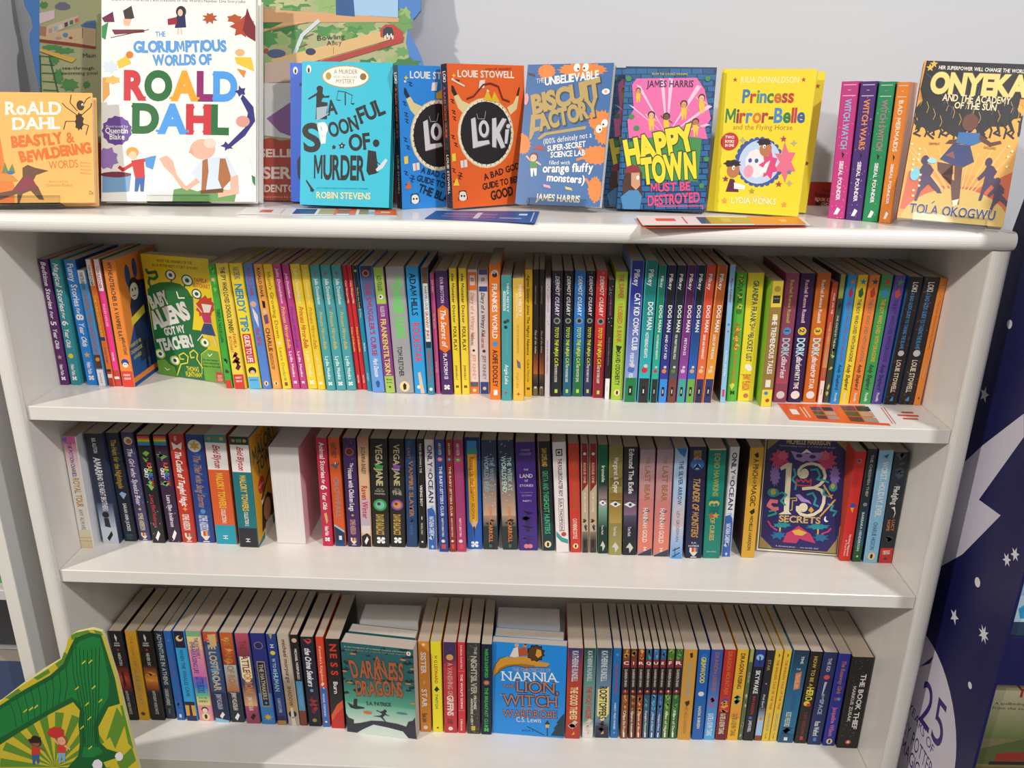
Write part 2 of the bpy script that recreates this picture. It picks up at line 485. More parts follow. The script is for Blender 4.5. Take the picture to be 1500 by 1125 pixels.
SPINES = [
[0.0,-0.6426,0.0885,0.0138,0.1932,0.004,0.127,[['t','Bedtime Stories',0.02,0.38,'f4f0ee',0.25,0.85,1],['t','for',0.4,0.46,'f4f0ee',0.3,0.7,1],['t','5',0.47,0.53,'f4f0ee',0.15,0.9],['t','Year Olds',0.54,0.7,'f4f0ee',0.25,0.8,1],['s',0.5,0.77,0.3,'c9a48f',5],['t','Helen Paiba',0.83,0.92,'f4f0ee',0.3,0.75],['m',0.945,'ffffff']],'5b2469',None,None,'cabbaa',0,'purple paperback with white handwritten lettering, upper shelf','paperbacks on the upper shelf'],
[0.0,-0.6261,0.0897,0.0149,0.1933,0.0088,0.127,[['t','Magical Stories',0.03,0.4,'f4f0ee',0.2,0.85,1],['t','for',0.41,0.46,'f4f0ee',0.3,0.7,1],['t','6',0.47,0.53,'f4f0ee',0.15,0.9],['t','Year Olds',0.54,0.69,'f4f0ee',0.25,0.8,1],['c',0.5,0.76,0.3,'e2cf3e'],['t','Helen Paiba',0.83,0.92,'f4f0ee',0.3,0.75],['m',0.945,'ffffff']],'2b8f98',None,'3fa3a8','cabbaa',0,'leftmost of three matching teal paperbacks with mustard titles, upper shelf','paperbacks on the upper shelf'],
[0.0,-0.6006,0.0915,0.017,0.1924,-0.0176,0.127,[['t','Funny Stories',0.03,0.36,'f4f0ee',0.2,0.85],['t','for',0.37,0.42,'f4f0ee',0.3,0.7,1],['t','8',0.42,0.48,'f4f0ee',0.15,0.9],['t','Year Olds',0.49,0.68,'f4f0ee',0.25,0.8,1],['s',0.5,0.75,0.3,'d5b44a',5],['t','Helen Paiba',0.81,0.91,'f4f0ee',0.3,0.75],['m',0.94,'ffffff']],'2186dd',None,'14509c','cabbaa',0,'bright blue paperback with white lettering and a gold hare, upper shelf','paperbacks on the upper shelf'],
[0.0,-0.5828,0.0867,0.0121,0.1787,-0.0223,0.127,[['b',0,0.11,'e7e5e4',0,1],['t','MARTIN BROWN',0.02,0.16,'4c4c55',0.2,0.8],['t','UNDER THE CAVE BEAR',0.18,0.72,'c2603d',0.25,0.75],['b',0.72,0.84,'5d3620',0,1],['c',0.5,0.76,0.32,'d49b49'],['b',0.85,1,'f1eeee',0,1],['t','Oxford',0.88,0.97,'8d8a88',0.35,0.65]],'4d96d2',None,None,'cabbaa',0,'pale blue paperback with white top and white base block, upper shelf','paperbacks on the upper shelf'],
[0.0,-0.5691,0.0877,0.0085,0.1947,-0.0259,0.127,[['b',0,0.2,'ece6e2',0,1],['t','TOM FLETCHER',0.04,0.2,'3f2f35',0.2,0.75],['t','THE UNICORN RULES',0.27,0.6,'f4d23c',0.25,0.75],['b',0.6,0.63,'23418a',0,1],['t','ROSIE JONES',0.66,0.84,'8c3f7f',0.3,0.7],['b',0.86,1,'c03b2a',0,1],['b',0.9,0.93,'f4e7d8',0,1],['b',0.86,0.88,'22301f',0,1]],'ef7c27',None,None,'cabbaa',0,'orange and white paperback with white top and red base, upper shelf','paperbacks on the upper shelf'],
[0.0,-0.5594,0.0884,0.0095,0.1948,-0.0158,0.127,[['b',0,0.24,'efe8e6',0,1],['t','TOM FLETCHER',0.05,0.22,'b0304c',0.2,0.75],['t','RULES HOUSE',0.26,0.6,'f7b6d0',0.25,0.7],['t','KEVIN',0.68,0.84,'f3dbe3',0.3,0.7],['b',0.87,1,'c33c2b',0,1],['b',0.92,0.94,'f4e7d8',0,1]],'e8398a',None,'4d7a33','cabbaa',0,'hot pink paperback with white top and red base, upper shelf','paperbacks on the upper shelf'],
[0.0,-0.5422,0.0866,0.019,0.1946,-0.0074,0.127,[['t','MY HEADTEACHER IS A VAMPIRE RAT!',0.02,0.62,'3a3430',0.3,0.7],['t','PAMELA BUTCHART',0.6,0.74,'2d3138',0.55,0.85],['c',0.5,0.8,0.34,'1e4a92'],['c',0.5,0.82,0.24,'f1e9e3'],['c',0.42,0.815,0.05,'17161a'],['c',0.58,0.815,0.05,'17161a'],['b',0.87,1,'d8402f',0,1],['h','NOSY',0.905,'f4f0ee',0.6],['h','CROW',0.935,'f4f0ee',0.6]],'ef8a33',None,'VAMP','cabbaa',0,'wide orange paperback with a blue cartoon face near its foot, upper shelf','paperbacks on the upper shelf'],
[0.0,-0.3898,0.0914,0.0104,0.1906,-0.0322,0.127,[["w","7ccf5c",3,6,0,0.8],["c",0.4,0.12,0.3,"e8b9a0"],["t","THERE'S A TALKING LLAMA",0.35,0.62,"1d3a1c",0.2,0.8],["w","1c4a22",5,4,0.55,0.9],["c",0.5,0.86,0.3,"4b2f22"],["b",0.93,1,"d33a2d",0,1]],"43a83c",None,None,"cabbaa",0,"bright green paperback with a red base block, upper shelf","paperbacks on the upper shelf"],
[0.0,-0.3724,0.0896,0.0178,0.1923,-0.043,0.127,[['t','THE SPY WHO LOVED SCHOOL DINNERS',0.03,0.54,'2b2a27',0.3,0.75],['t','PAMELA',0.55,0.66,'d1402f',0.55,0.85],['t','BUTCHART',0.57,0.7,'d1402f',0.15,0.42],['w','571d2c',4,6,0.72,0.86],['b',0.88,1,'d13a31',0,1],['h','NOSY',0.91,'f4f0ee',0.6],['h','CROW',0.94,'f4f0ee',0.6]],'f0d44d',None,None,'cabbaa',0,'pale yellow paperback with dark hand-drawn lettering and red base block, upper shelf','paperbacks on the upper shelf'],
[0.0,-0.3499,0.0912,0.0188,0.1924,-0.0596,0.127,[['t','RAE CHEUNG',0.03,0.12,'4a6a86',0.25,0.8],['t','NERDY TIPS',0.16,0.53,'2a90b9',0.15,0.85],['b',0.55,0.79,'d2373a',0.12,0.88],['t','GUIDE TO LIFE',0.56,0.78,'f4f0ee',0.25,0.75],['c',0.5,0.85,0.36,'20242b'],['c',0.5,0.865,0.22,'e8bd92'],['b',0.9,1,'5db7e8',0,1],['h','AMAZON',0.93,'15304d',0.7]],'f5db2b',None,None,'cabbaa',0,'yellow paperback with blue title and red panel, upper shelf','paperbacks on the upper shelf'],
[0.0,-0.332,0.0925,0.0134,0.1915,-0.0629,0.127,[['t','ROALD DAHL',0.03,0.25,'b33a4b',0.3,0.75],['c',0.45,0.31,0.4,'d9a98d'],['p','e4dcd2',[[0.2,0.33],[0.8,0.4],[0.7,0.5],[0.3,0.42]]],['t','the BFG',0.5,0.64,'c0323f',0.2,0.8],['e',0.5,0.955,0.3,'f0d9a0','20180f']],'5584d4',None,None,'cabbaa',0,'cornflower blue paperback with a red title, upper shelf','paperbacks on the upper shelf'],
[0.0,-0.3172,0.0935,0.0126,0.1916,-0.0653,0.127,[['t','ROALD DAHL',0.03,0.26,'4a2531',0.3,0.75],['p','17161a',[[0.3,0.28],[0.75,0.29],[0.7,0.34],[0.35,0.34]]],['c',0.5,0.37,0.3,'e5c0a0'],['p','6e4a7a',[[0.2,0.4],[0.8,0.39],[0.85,0.46],[0.3,0.47]]],['t','CHARLIE',0.5,0.69,'5a2136',0.2,0.8],['t','CHOCOLATE FACTORY',0.7,0.84,'7a2d33',0.2,0.7],['e',0.5,0.955,0.3,'f0d9a0','20180f']],'efa94a',None,None,'cabbaa',0,'light orange paperback with a dark red title, upper shelf','paperbacks on the upper shelf'],
[0.0,-0.3023,0.0946,0.0131,0.1916,-0.0711,0.127,[["t","Mum's Growing Down",0.06,0.58,"b6802d",0.25,0.75],["s",0.5,0.62,0.3,"eee6d4",5],["t","Laura Dockrill",0.66,0.93,"98a24f",0.3,0.7],["b",0.945,0.975,"8d3f3f",0.3,0.7]],"f6d62b",None,None,"cabbaa",0,"golden yellow paperback with thin brown lettering, upper shelf","paperbacks on the upper shelf"],
[0.0,-0.2882,0.0956,0.011,0.1917,-0.0781,0.127,[['t','Julia Donaldson',0.03,0.3,'f0d5e4',0.3,0.75,1],['t','Princess Mirror-Belle',0.33,0.66,'edc44c',0.2,0.8,1],['t','Lydia Monks',0.69,0.9,'f7e6ee',0.3,0.75],['m',0.945,'ffffff']],'c8478e',None,None,'cabbaa',0,'pink paperback with yellow curly title, upper shelf','paperbacks on the upper shelf'],
[0.0,-0.2764,0.0964,0.01,0.1917,-0.0746,0.127,[['t','Julia Donaldson',0.03,0.3,'f0d5e4',0.3,0.75,1],['t','Princess Mirror-Belle',0.33,0.66,'6b3aa0',0.2,0.8,1],['t','Lydia Monks',0.69,0.9,'f7e6ee',0.3,0.75],['m',0.945,'ffffff']],'bd3f86',None,None,'cabbaa',0,'deep pink paperback with purple curly title, upper shelf','paperbacks on the upper shelf'],
[0.0,-0.2633,0.0973,0.0146,0.1918,-0.0702,0.127,[['t','Julia Donaldson',0.03,0.3,'f7ecb0',0.3,0.75,1],['t','Princess Mirror-Belle',0.33,0.66,'c9552e',0.2,0.8,1],['t','Lydia Monks',0.69,0.9,'f5ecc3',0.3,0.75],['m',0.945,'ffffff']],'f1d238',None,None,'cabbaa',0,'yellow paperback with red curly title, upper shelf','paperbacks on the upper shelf'],
[0.0,-0.2492,0.0953,0.0115,0.1916,-0.0663,0.127,[['t','Julia Donaldson',0.03,0.3,'f3e28e',0.3,0.75,1],['t','Princess Mirror-Belle',0.33,0.66,'c98d2d',0.2,0.8,1],['t','Lydia Monks',0.69,0.9,'e8dc9a',0.3,0.75],['m',0.945,'ffffff']],'eecb2f',None,None,'cabbaa',0,'slim yellow paperback with orange curly title, upper shelf','paperbacks on the upper shelf'],
[0.0,-0.2343,0.0934,0.0131,0.1913,-0.0675,0.127,[['s',0.5,0.06,0.22,'b0483c',5],['t','Julia Donaldson',0.1,0.3,'e3efe9',0.3,0.75],['s',0.5,0.33,0.18,'c0523f',5],['t','Princess Mirror-Belle',0.36,0.66,'cdb95a',0.3,0.75,1],['t','Lydia Monks',0.72,0.91,'e8f2f0',0.3,0.75],['m',0.945,'ffffff']],'4aa3a9',None,None,'cabbaa',0,'middle of three matching teal paperbacks with mustard titles, upper shelf','paperbacks on the upper shelf'],
[0.0,-0.2192,0.0945,0.0143,0.1913,-0.0679,0.127,[['s',0.5,0.06,0.22,'b0483c',5],['t','Julia Donaldson',0.1,0.3,'e3efe9',0.3,0.75],['s',0.5,0.33,0.18,'c0523f',5],['t','Princess Mirror-Belle',0.36,0.66,'cdb95a',0.3,0.75,1],['t','Lydia Monks',0.72,0.91,'e8f2f0',0.3,0.75],['m',0.945,'ffffff']],'4aa3a9',None,None,'cabbaa',0,'rightmost of three matching teal paperbacks, beside a slim red one, upper shelf','paperbacks on the upper shelf'],
[0.0,-0.2038,0.0956,0.0141,0.1914,-0.0678,0.127,[['s',0.5,0.06,0.22,'b0483c',5],['t','Julia Donaldson',0.1,0.3,'e3efe9',0.3,0.75],['s',0.5,0.33,0.18,'c0523f',5],['t','Princess Mirror-Belle',0.36,0.66,'cdb95a',0.3,0.75,1],['t','Lydia Monks',0.72,0.91,'e8f2f0',0.3,0.75],['m',0.945,'ffffff']],'4aa3a9',None,None,'cabbaa',0,'teal paperback with white lettering and a small red star, upper shelf','paperbacks on the upper shelf'],
[0.0,-0.1921,0.0994,0.007,0.1909,-0.0716,0.127,[['t','Cecy Morgan-Mills',0.05,0.36,'f2dcd8',0.25,0.75],['t','Prince of Dollcombe',0.43,0.74,'eec052',0.25,0.75],['t','VICTOR',0.86,0.96,'f2dcd8',0.3,0.7]],'c9242d',None,None,'cabbaa',0,'slim red paperback right after the last teal one on the upper shelf','paperbacks on the upper shelf'],
[0.0,-0.1839,0.0999,0.0071,0.1909,-0.0759,0.126,[['t','Cecy Morgan-Mills',0.05,0.36,'f2dcd8',0.25,0.75],['t','Prince of Dollcombe',0.43,0.74,'eec052',0.25,0.75],['t','VICTOR',0.86,0.96,'f2dcd8',0.3,0.7]],'cf2a30',None,None,'cabbaa',0,'slim crimson paperback before the blue-green one with black top, upper shelf','paperbacks on the upper shelf'],
[0.0,-0.1754,0.0946,0.0071,0.1922,-0.0694,0.127,[['b',0,0.33,'1c1d22',0,1],['c',0.5,0.04,0.35,'e3bb6b'],['t','The Boy who Could do What',0.12,0.45,'d9b95a',0.3,0.7],['t','Phil Earle',0.58,0.7,'e8efec',0.3,0.7],['t','Barrington',0.82,0.95,'cfe6e8',0.3,0.6]],'1d8ca7',None,None,'cabbaa',0,'blue-green paperback with black top, upper shelf','paperbacks on the upper shelf'],
[0.0,-0.161,0.0897,0.0187,0.1926,-0.0579,0.127,[["g",0,0.45,"2f2547","6a9fe0"],["c",0.45,0.055,0.3,"d67449"],["c",0.45,0.055,0.2,"432844"],["t","THE SMUGGLER'S CURSE",0.13,0.7,"b0285a",0.28,0.75],["t","Mark Dawson",0.72,0.87,"edf1f6",0.3,0.75,1],["p","2c5b96",[[0.3,0.92],[0.5,0.9],[0.7,0.92],[0.6,0.96],[0.4,0.96]]]],"6a9fe0",None,None,"cabbaa",0,"sky blue paperback with dark purple top fading down, upper shelf","paperbacks on the upper shelf"],
[0.0,-0.1429,0.088,0.0156,0.1913,-0.0568,0.127,[['b',0,0.28,'a5c956',0,1],['b',0.86,1,'a5c956',0,1],['t','ALEX FOULKES',0.06,0.18,'3b4a26',0.25,0.75],['c',0.5,0.225,0.26,'f4f0ee'],['c',0.45,0.225,0.12,'17161a'],['t','RULES FOR',0.3,0.38,'d9cbd9',0.3,0.75],['t','FRANKENSTILTSKIN',0.4,0.85,'e6d65a',0.2,0.8],['h','Best',0.89,'3b4a26',0.6],['h','Books',0.915,'3b4a26',0.6],['s',0.5,0.95,0.15,'17161a',5]],'8a3c8b',None,None,'cabbaa',0,'lime and purple paperback with cream title, upper shelf','paperbacks on the upper shelf'],
[0.0,-0.1207,0.0881,0.0264,0.1928,-0.0508,0.127,[['t','THE',0.06,0.13,'5fe053',0.5,0.85],['t','DANGER GANG',0.14,0.55,'5fe053',0.3,0.85],['t','TOM FLETCHER',0.62,0.86,'2e2c30',0.25,0.55],['e',0.5,0.945,0.3,'f0d9a0','20180f']],'a6a6a9',None,None,'cabbaa',0,'broad grey paperback with big green title, upper shelf','paperbacks on the upper shelf'],
[0.0,-0.0969,0.0883,0.0181,0.1932,-0.0444,0.127,[['t','ADAM HILLS',0.05,0.37,'17161a',0.22,0.8],['t','ROCKSTAR',0.43,0.74,'e04a58',0.15,0.85],['p','e8c3a8',[[0.35,0.83],[0.6,0.82],[0.85,1],[0.5,1]]],['c',0.35,0.945,0.18,'efe2b4']],'2ba2e6',None,None,'cabbaa',0,'vivid blue paperback with black author name and red title, upper shelf','paperbacks on the upper shelf'],
[0.0,-0.0809,0.0851,0.01,0.1933,-0.0334,0.127,[['b',0,0.12,'6a4530',0,1],['b',0.12,0.57,'efe9dd',0.1,0.95],['t','MARVELLOUS',0.14,0.32,'3c4da0',0.3,0.8],['t','GRANNY JINKS',0.33,0.55,'b8482f',0.25,0.8],['b',0.57,0.62,'26354c',0,1],['t','SERENA HOLLY',0.64,0.88,'c14a4a',0.25,0.75],['c',0.5,0.955,0.33,'e9eef0']],'3b8aa8',None,'17253c','cabbaa',0,'blue and white paperback with cream title panel, upper shelf','paperbacks on the upper shelf'],
[0.0,-0.0711,0.0901,0.0064,0.1835,-0.035,0.127,[['t','JULIA GREEN',0.02,0.18,'f2d3e2',0.3,0.7],['t','The Tilly and Co',0.27,0.5,'edd07e',0.3,0.7],['t','Serena Holly',0.62,0.92,'eab8d2',0.3,0.7]],'c75289',None,None,'cabbaa',0,'dusky pink paperback with faint white lettering, upper shelf','paperbacks on the upper shelf'],
[0.0,-0.057,0.0882,0.0175,0.1882,-0.0366,0.127,[['t','EVA IBBOTSON',0.05,0.25,'d9c5e0',0.35,0.68],['p','e8752a',[[0,0.3],[0.5,0.265],[1,0.3],[1,0.62],[0.5,0.655],[0,0.62]]],['t','The Secret of',0.3,0.6,'f4f0ee',0.25,0.78,1],['t','PLATFORM 13',0.66,0.87,'e8dff0',0.3,0.68],['m',0.94,'ffffff']],'4b2763',None,None,'cabbaa',0,'violet paperback with an orange ribbon panel, upper shelf','paperbacks on the upper shelf'],
[0.0,-0.0416,0.0893,0.0103,0.1922,-0.0309,0.127,[['t','the Monster Doctor',0.04,0.42,'2f3030',0.25,0.75],['t','FOUL PLAY',0.45,0.64,'17161a',0.2,0.8],['t','JOHN KELLY',0.76,0.88,'4b4a2e',0.3,0.65],['m',0.935,'2c2a1c']],'eed437',None,None,'cabbaa',0,'yellow paperback with black scrawled title, right beside the violet one, upper shelf','paperbacks on the upper shelf'],
[0.0,-0.0294,0.0901,0.0111,0.1923,-0.0215,0.127,[['t','the Monster Doctor',0.04,0.42,'2f3030',0.25,0.75],['t','FOUL PLAY',0.45,0.64,'17161a',0.2,0.8],['t','JOHN KELLY',0.76,0.88,'4b4a2e',0.3,0.65],['m',0.935,'2c2a1c']],'eed437',None,None,'cabbaa',0,'yellow paperback with black scrawled title, left of the orange-banded white one, upper shelf','paperbacks on the upper shelf'],
[0.0,-0.0165,0.094,0.0139,0.1898,-0.0168,0.127,[['b',0.02,0.16,'ea7c33',0,1],['b',0.045,0.12,'e6ded8',0.2,0.8],['t','10',0.05,0.11,'3a3234',0.3,0.7],['t','Diary of a Wimpy Kid',0.18,0.54,'d08a6a',0.25,0.7,1],['t','WRECKING BALL',0.5,0.6,'3a3234',0.2,0.5],['c',0.5,0.64,0.16,'17161a'],['t','JEFF KINNEY',0.67,0.88,'dca38a',0.3,0.75],['b',0.9,0.94,'5c5b60',0,1],['b',0.94,1,'e8742b',0,1],['c',0.5,0.97,0.22,'f0d9a0']],'e9d6cd',None,None,'cabbaa',0,'off-white paperback with orange band and grey foot, upper shelf','paperbacks on the upper shelf'],
[0.0,-0.0014,0.095,0.0144,0.1899,-0.0157,0.127,[['b',0.0,0.04,'4b5a8d',0,1],['b',0.13,0.17,'2f4a96',0,1],['t','15',0.05,0.11,'3b4263',0.3,0.7],['t','Diary of a Wimpy Kid',0.18,0.52,'32415f',0.25,0.7,1],['t','THE DEEP END',0.5,0.62,'c23a34',0.2,0.5],['c',0.5,0.645,0.2,'3c3d46'],['t','JEFF KINNEY',0.68,0.88,'8a8fae',0.3,0.75],['b',0.9,1,'2f4a96',0,1],['c',0.5,0.955,0.22,'f0d9a0']],'dfdfe4',None,None,'cabbaa',0,'white paperback with navy bands and navy lettering, upper shelf','paperbacks on the upper shelf'],
[0.0,0.0164,0.0718,0.0157,0.203,-0.0132,0.127,[['c',0.5,0.065,0.36,'efe6de'],['c',0.5,0.075,0.28,'3b2628'],['c',0.45,0.06,0.15,'e9b08e'],['t','FRANKIES WORLD',0.14,0.535,'f4f0ee',0.22,0.78],['c',0.5,0.575,0.3,'4d97d5'],['t','AOIFE DOOLEY',0.62,0.9,'22202a',0.22,0.78],['b',0.925,0.965,'f4f0ee',0.3,0.72]],'ee7d1f',None,None,'cabbaa',0,'tall orange paperback with big white title, upper shelf','paperbacks on the upper shelf'],
[0.0,0.033,0.0688,0.0145,0.1875,-0.012,0.127,[['t','MINA MISTRY',0.06,0.28,'ddebea',0.5,0.78],['b',0.12,0.27,'dcebea',0.12,0.38],['t','INVESTIGATES',0.13,0.26,'3c8389',0.17,0.33],['c',0.32,0.36,0.2,'24424b'],['c',0.62,0.35,0.22,'2f5d3a'],['c',0.4,0.4,0.2,'1d3540'],['t','THE CASE OF THE BICYCLE',0.45,0.62,'6fb3b5',0.4,0.65],['t','Angie Lake',0.7,0.86,'e3f0ee',0.3,0.75,1],['s',0.4,0.935,0.2,'b04a3f',4]],'4ba2a8',None,None,'cabbaa',0,'sea-green paperback with pale lettering and two plums, upper shelf','paperbacks on the upper shelf'],
[0.0,0.0504,0.07,0.0159,0.1837,-0.0166,0.127,[['t','MINA MISTRY',0.05,0.3,'f7f0e0',0.52,0.85],['t','INVESTIGATES',0.12,0.31,'f2e5c2',0.25,0.45],['t','THE CASE OF THE DISAPPEARING SPHYNX',0.37,0.6,'c19238',0.35,0.55],['p','6a6f77',[[0.3,0.65],[0.7,0.68],[0.75,0.73],[0.4,0.72]]],['t','Angie Lake',0.76,0.89,'d59a35',0.3,0.6,1],['s',0.5,0.945,0.2,'c0512f',4]],'eec04a',None,None,'cabbaa',0,'mustard yellow paperback with white lettering and small grey figure, upper shelf','paperbacks on the upper shelf'],
[0.0,0.0645,0.088,0.0107,0.1928,-0.0163,0.127,[['t','Agnes Spencer-Jones The Mighty Nuisance',0.04,0.66,'3c3218',0.25,0.7,1],['t','Luke Morris',0.7,0.88,'8a7424',0.3,0.7],['m',0.935,'2a2410']],'f0c51e',None,None,'cabbaa',0,'deep yellow paperback with thin black handwriting, upper shelf','paperbacks on the upper shelf'],
[0.0,0.0752,0.0916,0.0084,0.1922,-0.0171,0.127,[['g',0.62,0.82,'2a211f','c4662e'],['g',0.82,0.9,'6b4a33','2a211f'],['b',0.93,1,'7b6a45',0,1],['t','michael morpurgo',0.03,0.36,'a99483',0.3,0.65],['t','Out of the Ashes',0.42,0.7,'d8c3a8',0.3,0.75,1],['m',0.93,'ffffff']],'2a211f',None,None,'cabbaa',0,'dark brown paperback with orange horizon, right after the deep yellow one, upper shelf','paperbacks on the upper shelf'],
[0.0,0.0842,0.0923,0.008,0.1923,-0.0188,0.127,[['g',0.62,0.82,'2a211f','c4662e'],['g',0.82,0.9,'6b4a33','2a211f'],['b',0.93,1,'7b6a45',0,1],['t','michael morpurgo',0.03,0.36,'a99483',0.3,0.65],['t','Out of the Ashes',0.42,0.7,'d8c3a8',0.3,0.75,1],['m',0.93,'ffffff']],'2a211f',None,None,'cabbaa',0,'dark brown paperback with orange horizon, left of the paw-dotted white one, upper shelf','paperbacks on the upper shelf'],
[0.0,0.0928,0.0842,0.0073,0.1814,-0.0177,0.127,[['c',0.35,0.05,0.1,'17161a'],['c',0.65,0.07,0.1,'17161a'],['c',0.4,0.09,0.1,'17161a'],['c',0.4,0.35,0.1,'17161a'],['c',0.6,0.37,0.1,'17161a'],['t','JACKIE NOYES',0.11,0.3,'b97ba5',0.3,0.7],['t','Stories about Puddles the Kitten',0.4,0.9,'97839c',0.3,0.7]],'cfc5cf',None,None,'cabbaa',0,'lilac-white paperback with black paw dots, upper shelf','paperbacks on the upper shelf'],
[0.0,0.106,0.0909,0.016,0.191,-0.0185,0.127,[["g",0.4,0.75,"2b2339","191a1f"],["b",0.75,1,"191a1f",0,1],["d",9,"ffffff",805,0,0.3,0.03],["t","DERMOT O'LEARY",0.04,0.34,"e8e2ee",0.3,0.75,1],["c",0.5,0.385,0.36,"8d9290"],["c",0.5,0.385,0.22,"23352a"],["t","TOTO THE NINJA CAT",0.43,0.74,"d2dd2e",0.3,0.72,1],["t","AND THE SUPERSTAR CATASTROPHE",0.74,0.88,"d9dccf",0.3,0.6],["b",0.94,0.97,"b7d84a",0.35,0.65]],"2b2339",None,None,"cabbaa",0,"aubergine paperback with lime title and moon badge, upper shelf","paperbacks on the upper shelf"],
[0.0,0.1223,0.092,0.0139,0.1911,-0.0187,0.127,[["g",0.4,0.75,"17181d","1b5e78"],["b",0.75,1,"1b5e78",0,1],["d",9,"ffffff",823,0,0.3,0.03],["t","DERMOT O'LEARY",0.04,0.34,"e4e4e4",0.3,0.75,1],["c",0.5,0.385,0.36,"8d9290"],["c",0.5,0.385,0.22,"23352a"],["t","TOTO THE NINJA CAT",0.43,0.74,"d2dd2e",0.3,0.72,1],["t","AND THE INCREDIBLE CHEESE",0.74,0.88,"d9dccf",0.3,0.6],["b",0.94,0.97,"b7d84a",0.35,0.65]],"17181d",None,None,"cabbaa",0,"black and teal paperback with yellow-green title over blue bricks, upper shelf","paperbacks on the upper shelf"],
[0.0,0.1383,0.0932,0.0156,0.1912,-0.0163,0.127,[["g",0.4,0.75,"2c78c6","1d6a3a"],["b",0.75,1,"1d6a3a",0,1],["d",9,"ffffff",838,0,0.3,0.03],["t","DERMOT O'LEARY",0.04,0.34,"e4eef2",0.3,0.75,1],["c",0.5,0.385,0.36,"8d9290"],["c",0.5,0.385,0.22,"23352a"],["t","TOTO THE NINJA CAT",0.43,0.74,"d2dd2e",0.3,0.72,1],["t","AND THE MYSTERY JEWEL",0.74,0.88,"d9dccf",0.3,0.6],["b",0.94,0.97,"b7d84a",0.35,0.65]],"2c78c6",None,None,"cabbaa",0,"blue and green paperback with yellow title over green hills, upper shelf","paperbacks on the upper shelf"],
[0.0,0.1534,0.0942,0.0132,0.1913,-0.015,0.127,[["g",0.4,0.75,"17151d","2a2b55"],["b",0.75,1,"2a2b55",0,1],["d",9,"ffffff",854,0,0.3,0.03],["t","DERMOT O'LEARY",0.04,0.34,"e8e2ee",0.3,0.75,1],["c",0.5,0.385,0.36,"8d9290"],["c",0.5,0.385,0.22,"23352a"],["t","TOTO THE NINJA CAT",0.43,0.74,"d2dd2e",0.3,0.72,1],["t","AND THE GREAT SNAKE",0.74,0.88,"d9dccf",0.3,0.6],["b",0.94,0.97,"b7d84a",0.35,0.65]],"17151d",None,None,"cabbaa",0,"black and indigo paperback with lime title and grey moon, upper shelf","paperbacks on the upper shelf"],
[0.0,0.1688,0.0895,0.0156,0.1926,-0.0146,0.127,[["g",0.4,0.75,"cf2e33","8e1f2d"],["b",0.75,1,"8e1f2d",0,1],["d",9,"ffffff",868,0,0.3,0.03],["t","DERMOT O'LEARY",0.04,0.34,"f2e6de",0.3,0.75,1],["c",0.5,0.385,0.36,"8d9290"],["c",0.5,0.385,0.22,"23352a"],["t","TOTO THE NINJA CAT",0.43,0.74,"d2dd2e",0.3,0.72,1],["t","AND THE TOWER CARDIFF",0.74,0.88,"d9dccf",0.3,0.6],["b",0.94,0.97,"b7d84a",0.35,0.65]],"cf2e33",None,None,"cabbaa",0,"scarlet paperback with yellow title over dark red bricks, upper shelf","paperbacks on the upper shelf"],
[0.0,0.1817,0.0847,0.0082,0.1812,-0.0124,0.127,[['d',7,'ffffff',77,0.02,0.12,0.08],['d',4,'ffffff',78,0.3,0.4,0.08],['t','JACKIE NOYES',0.12,0.29,'a8518c',0.3,0.65],['t','Stories about Willow the Kitten',0.38,0.8,'8d7a86',0.35,0.65],['b',0.82,1,'efeaea',0,1],['t','Andersen',0.86,0.96,'8a8485',0.4,0.6]],'231a22',None,None,'cabbaa',0,'black paperback with paw dots and white base block, upper shelf','paperbacks on the upper shelf'],
[0.0,0.1962,0.0829,0.0169,0.1932,-0.0154,0.127,[["t","THE SUMMER",0.02,0.2,"c4552f",0.25,0.75],["t","I ROBBED A BANK",0.24,0.54,"bf6a2a",0.25,0.75],["p","2d3a1c",[[0.2,0.56],[0.8,0.57],[0.5,0.62],[0.3,0.6]]],["t","DAVID O'DOHERTY",0.61,0.88,"2d3a1c",0.25,0.72],["e",0.5,0.94,0.3,"f0d9a0","20180f"]],"a9c839",None,None,"cabbaa",0,"lime green paperback with red and dark lettering, upper shelf","paperbacks on the upper shelf"],
[0.0,0.2148,0.0757,0.018,0.211,-0.0056,0.133,[['b',0,0.25,'27379b',0,1],['g',0.25,0.82,'27379b','8fa8e0'],['b',0.82,1,'1c7d44',0,1],['t','Pilkey',0.06,0.17,'e8ecec',0.25,0.75],['t','CAT KID COMIC CLUB',0.22,0.62,'f6f6f4',0.4,0.92],['t','PERSPECTIVES',0.64,0.8200000000000001,'eceeec',0.3,0.65],['c',0.45,0.76,0.32,'5b6fc0'],['c',0.55,0.73,0.2,'d9d3cc'],['b',0.88,0.95,'141517',0.3,0.68],['b',0.9,0.93,'e2e0d8',0.42,0.54]],'8fa8e0',None,None,'cabbaa',1,'royal blue hardback comic with green foot and white cloud-shaped title, upper shelf','paperbacks on the upper shelf'],
[0.0,0.234,0.0743,0.0164,0.2117,-0.0047,0.133,[['b',0,0.25,'16827f',0,1],['g',0.25,0.82,'16827f','36b9c2'],['b',0.82,1,'2c2c2e',0,1],['t','Pilkey',0.06,0.17,'e8ecec',0.25,0.75],['t','DOG MAN',0.28,0.47,'f6f6f4',0.4,0.92],['t','MOTHERING HEIGHTS',0.49,0.6699999999999999,'eceeec',0.3,0.65],['c',0.45,0.76,0.32,'d0343c'],['c',0.55,0.73,0.2,'d9d3cc'],['b',0.88,0.95,'141517',0.3,0.68],['b',0.9,0.93,'e2e0d8',0.42,0.54]],'36b9c2',None,None,'cabbaa',1,'tall teal hardback comic with dark grey foot and red parasol, upper shelf','paperbacks on the upper shelf'],
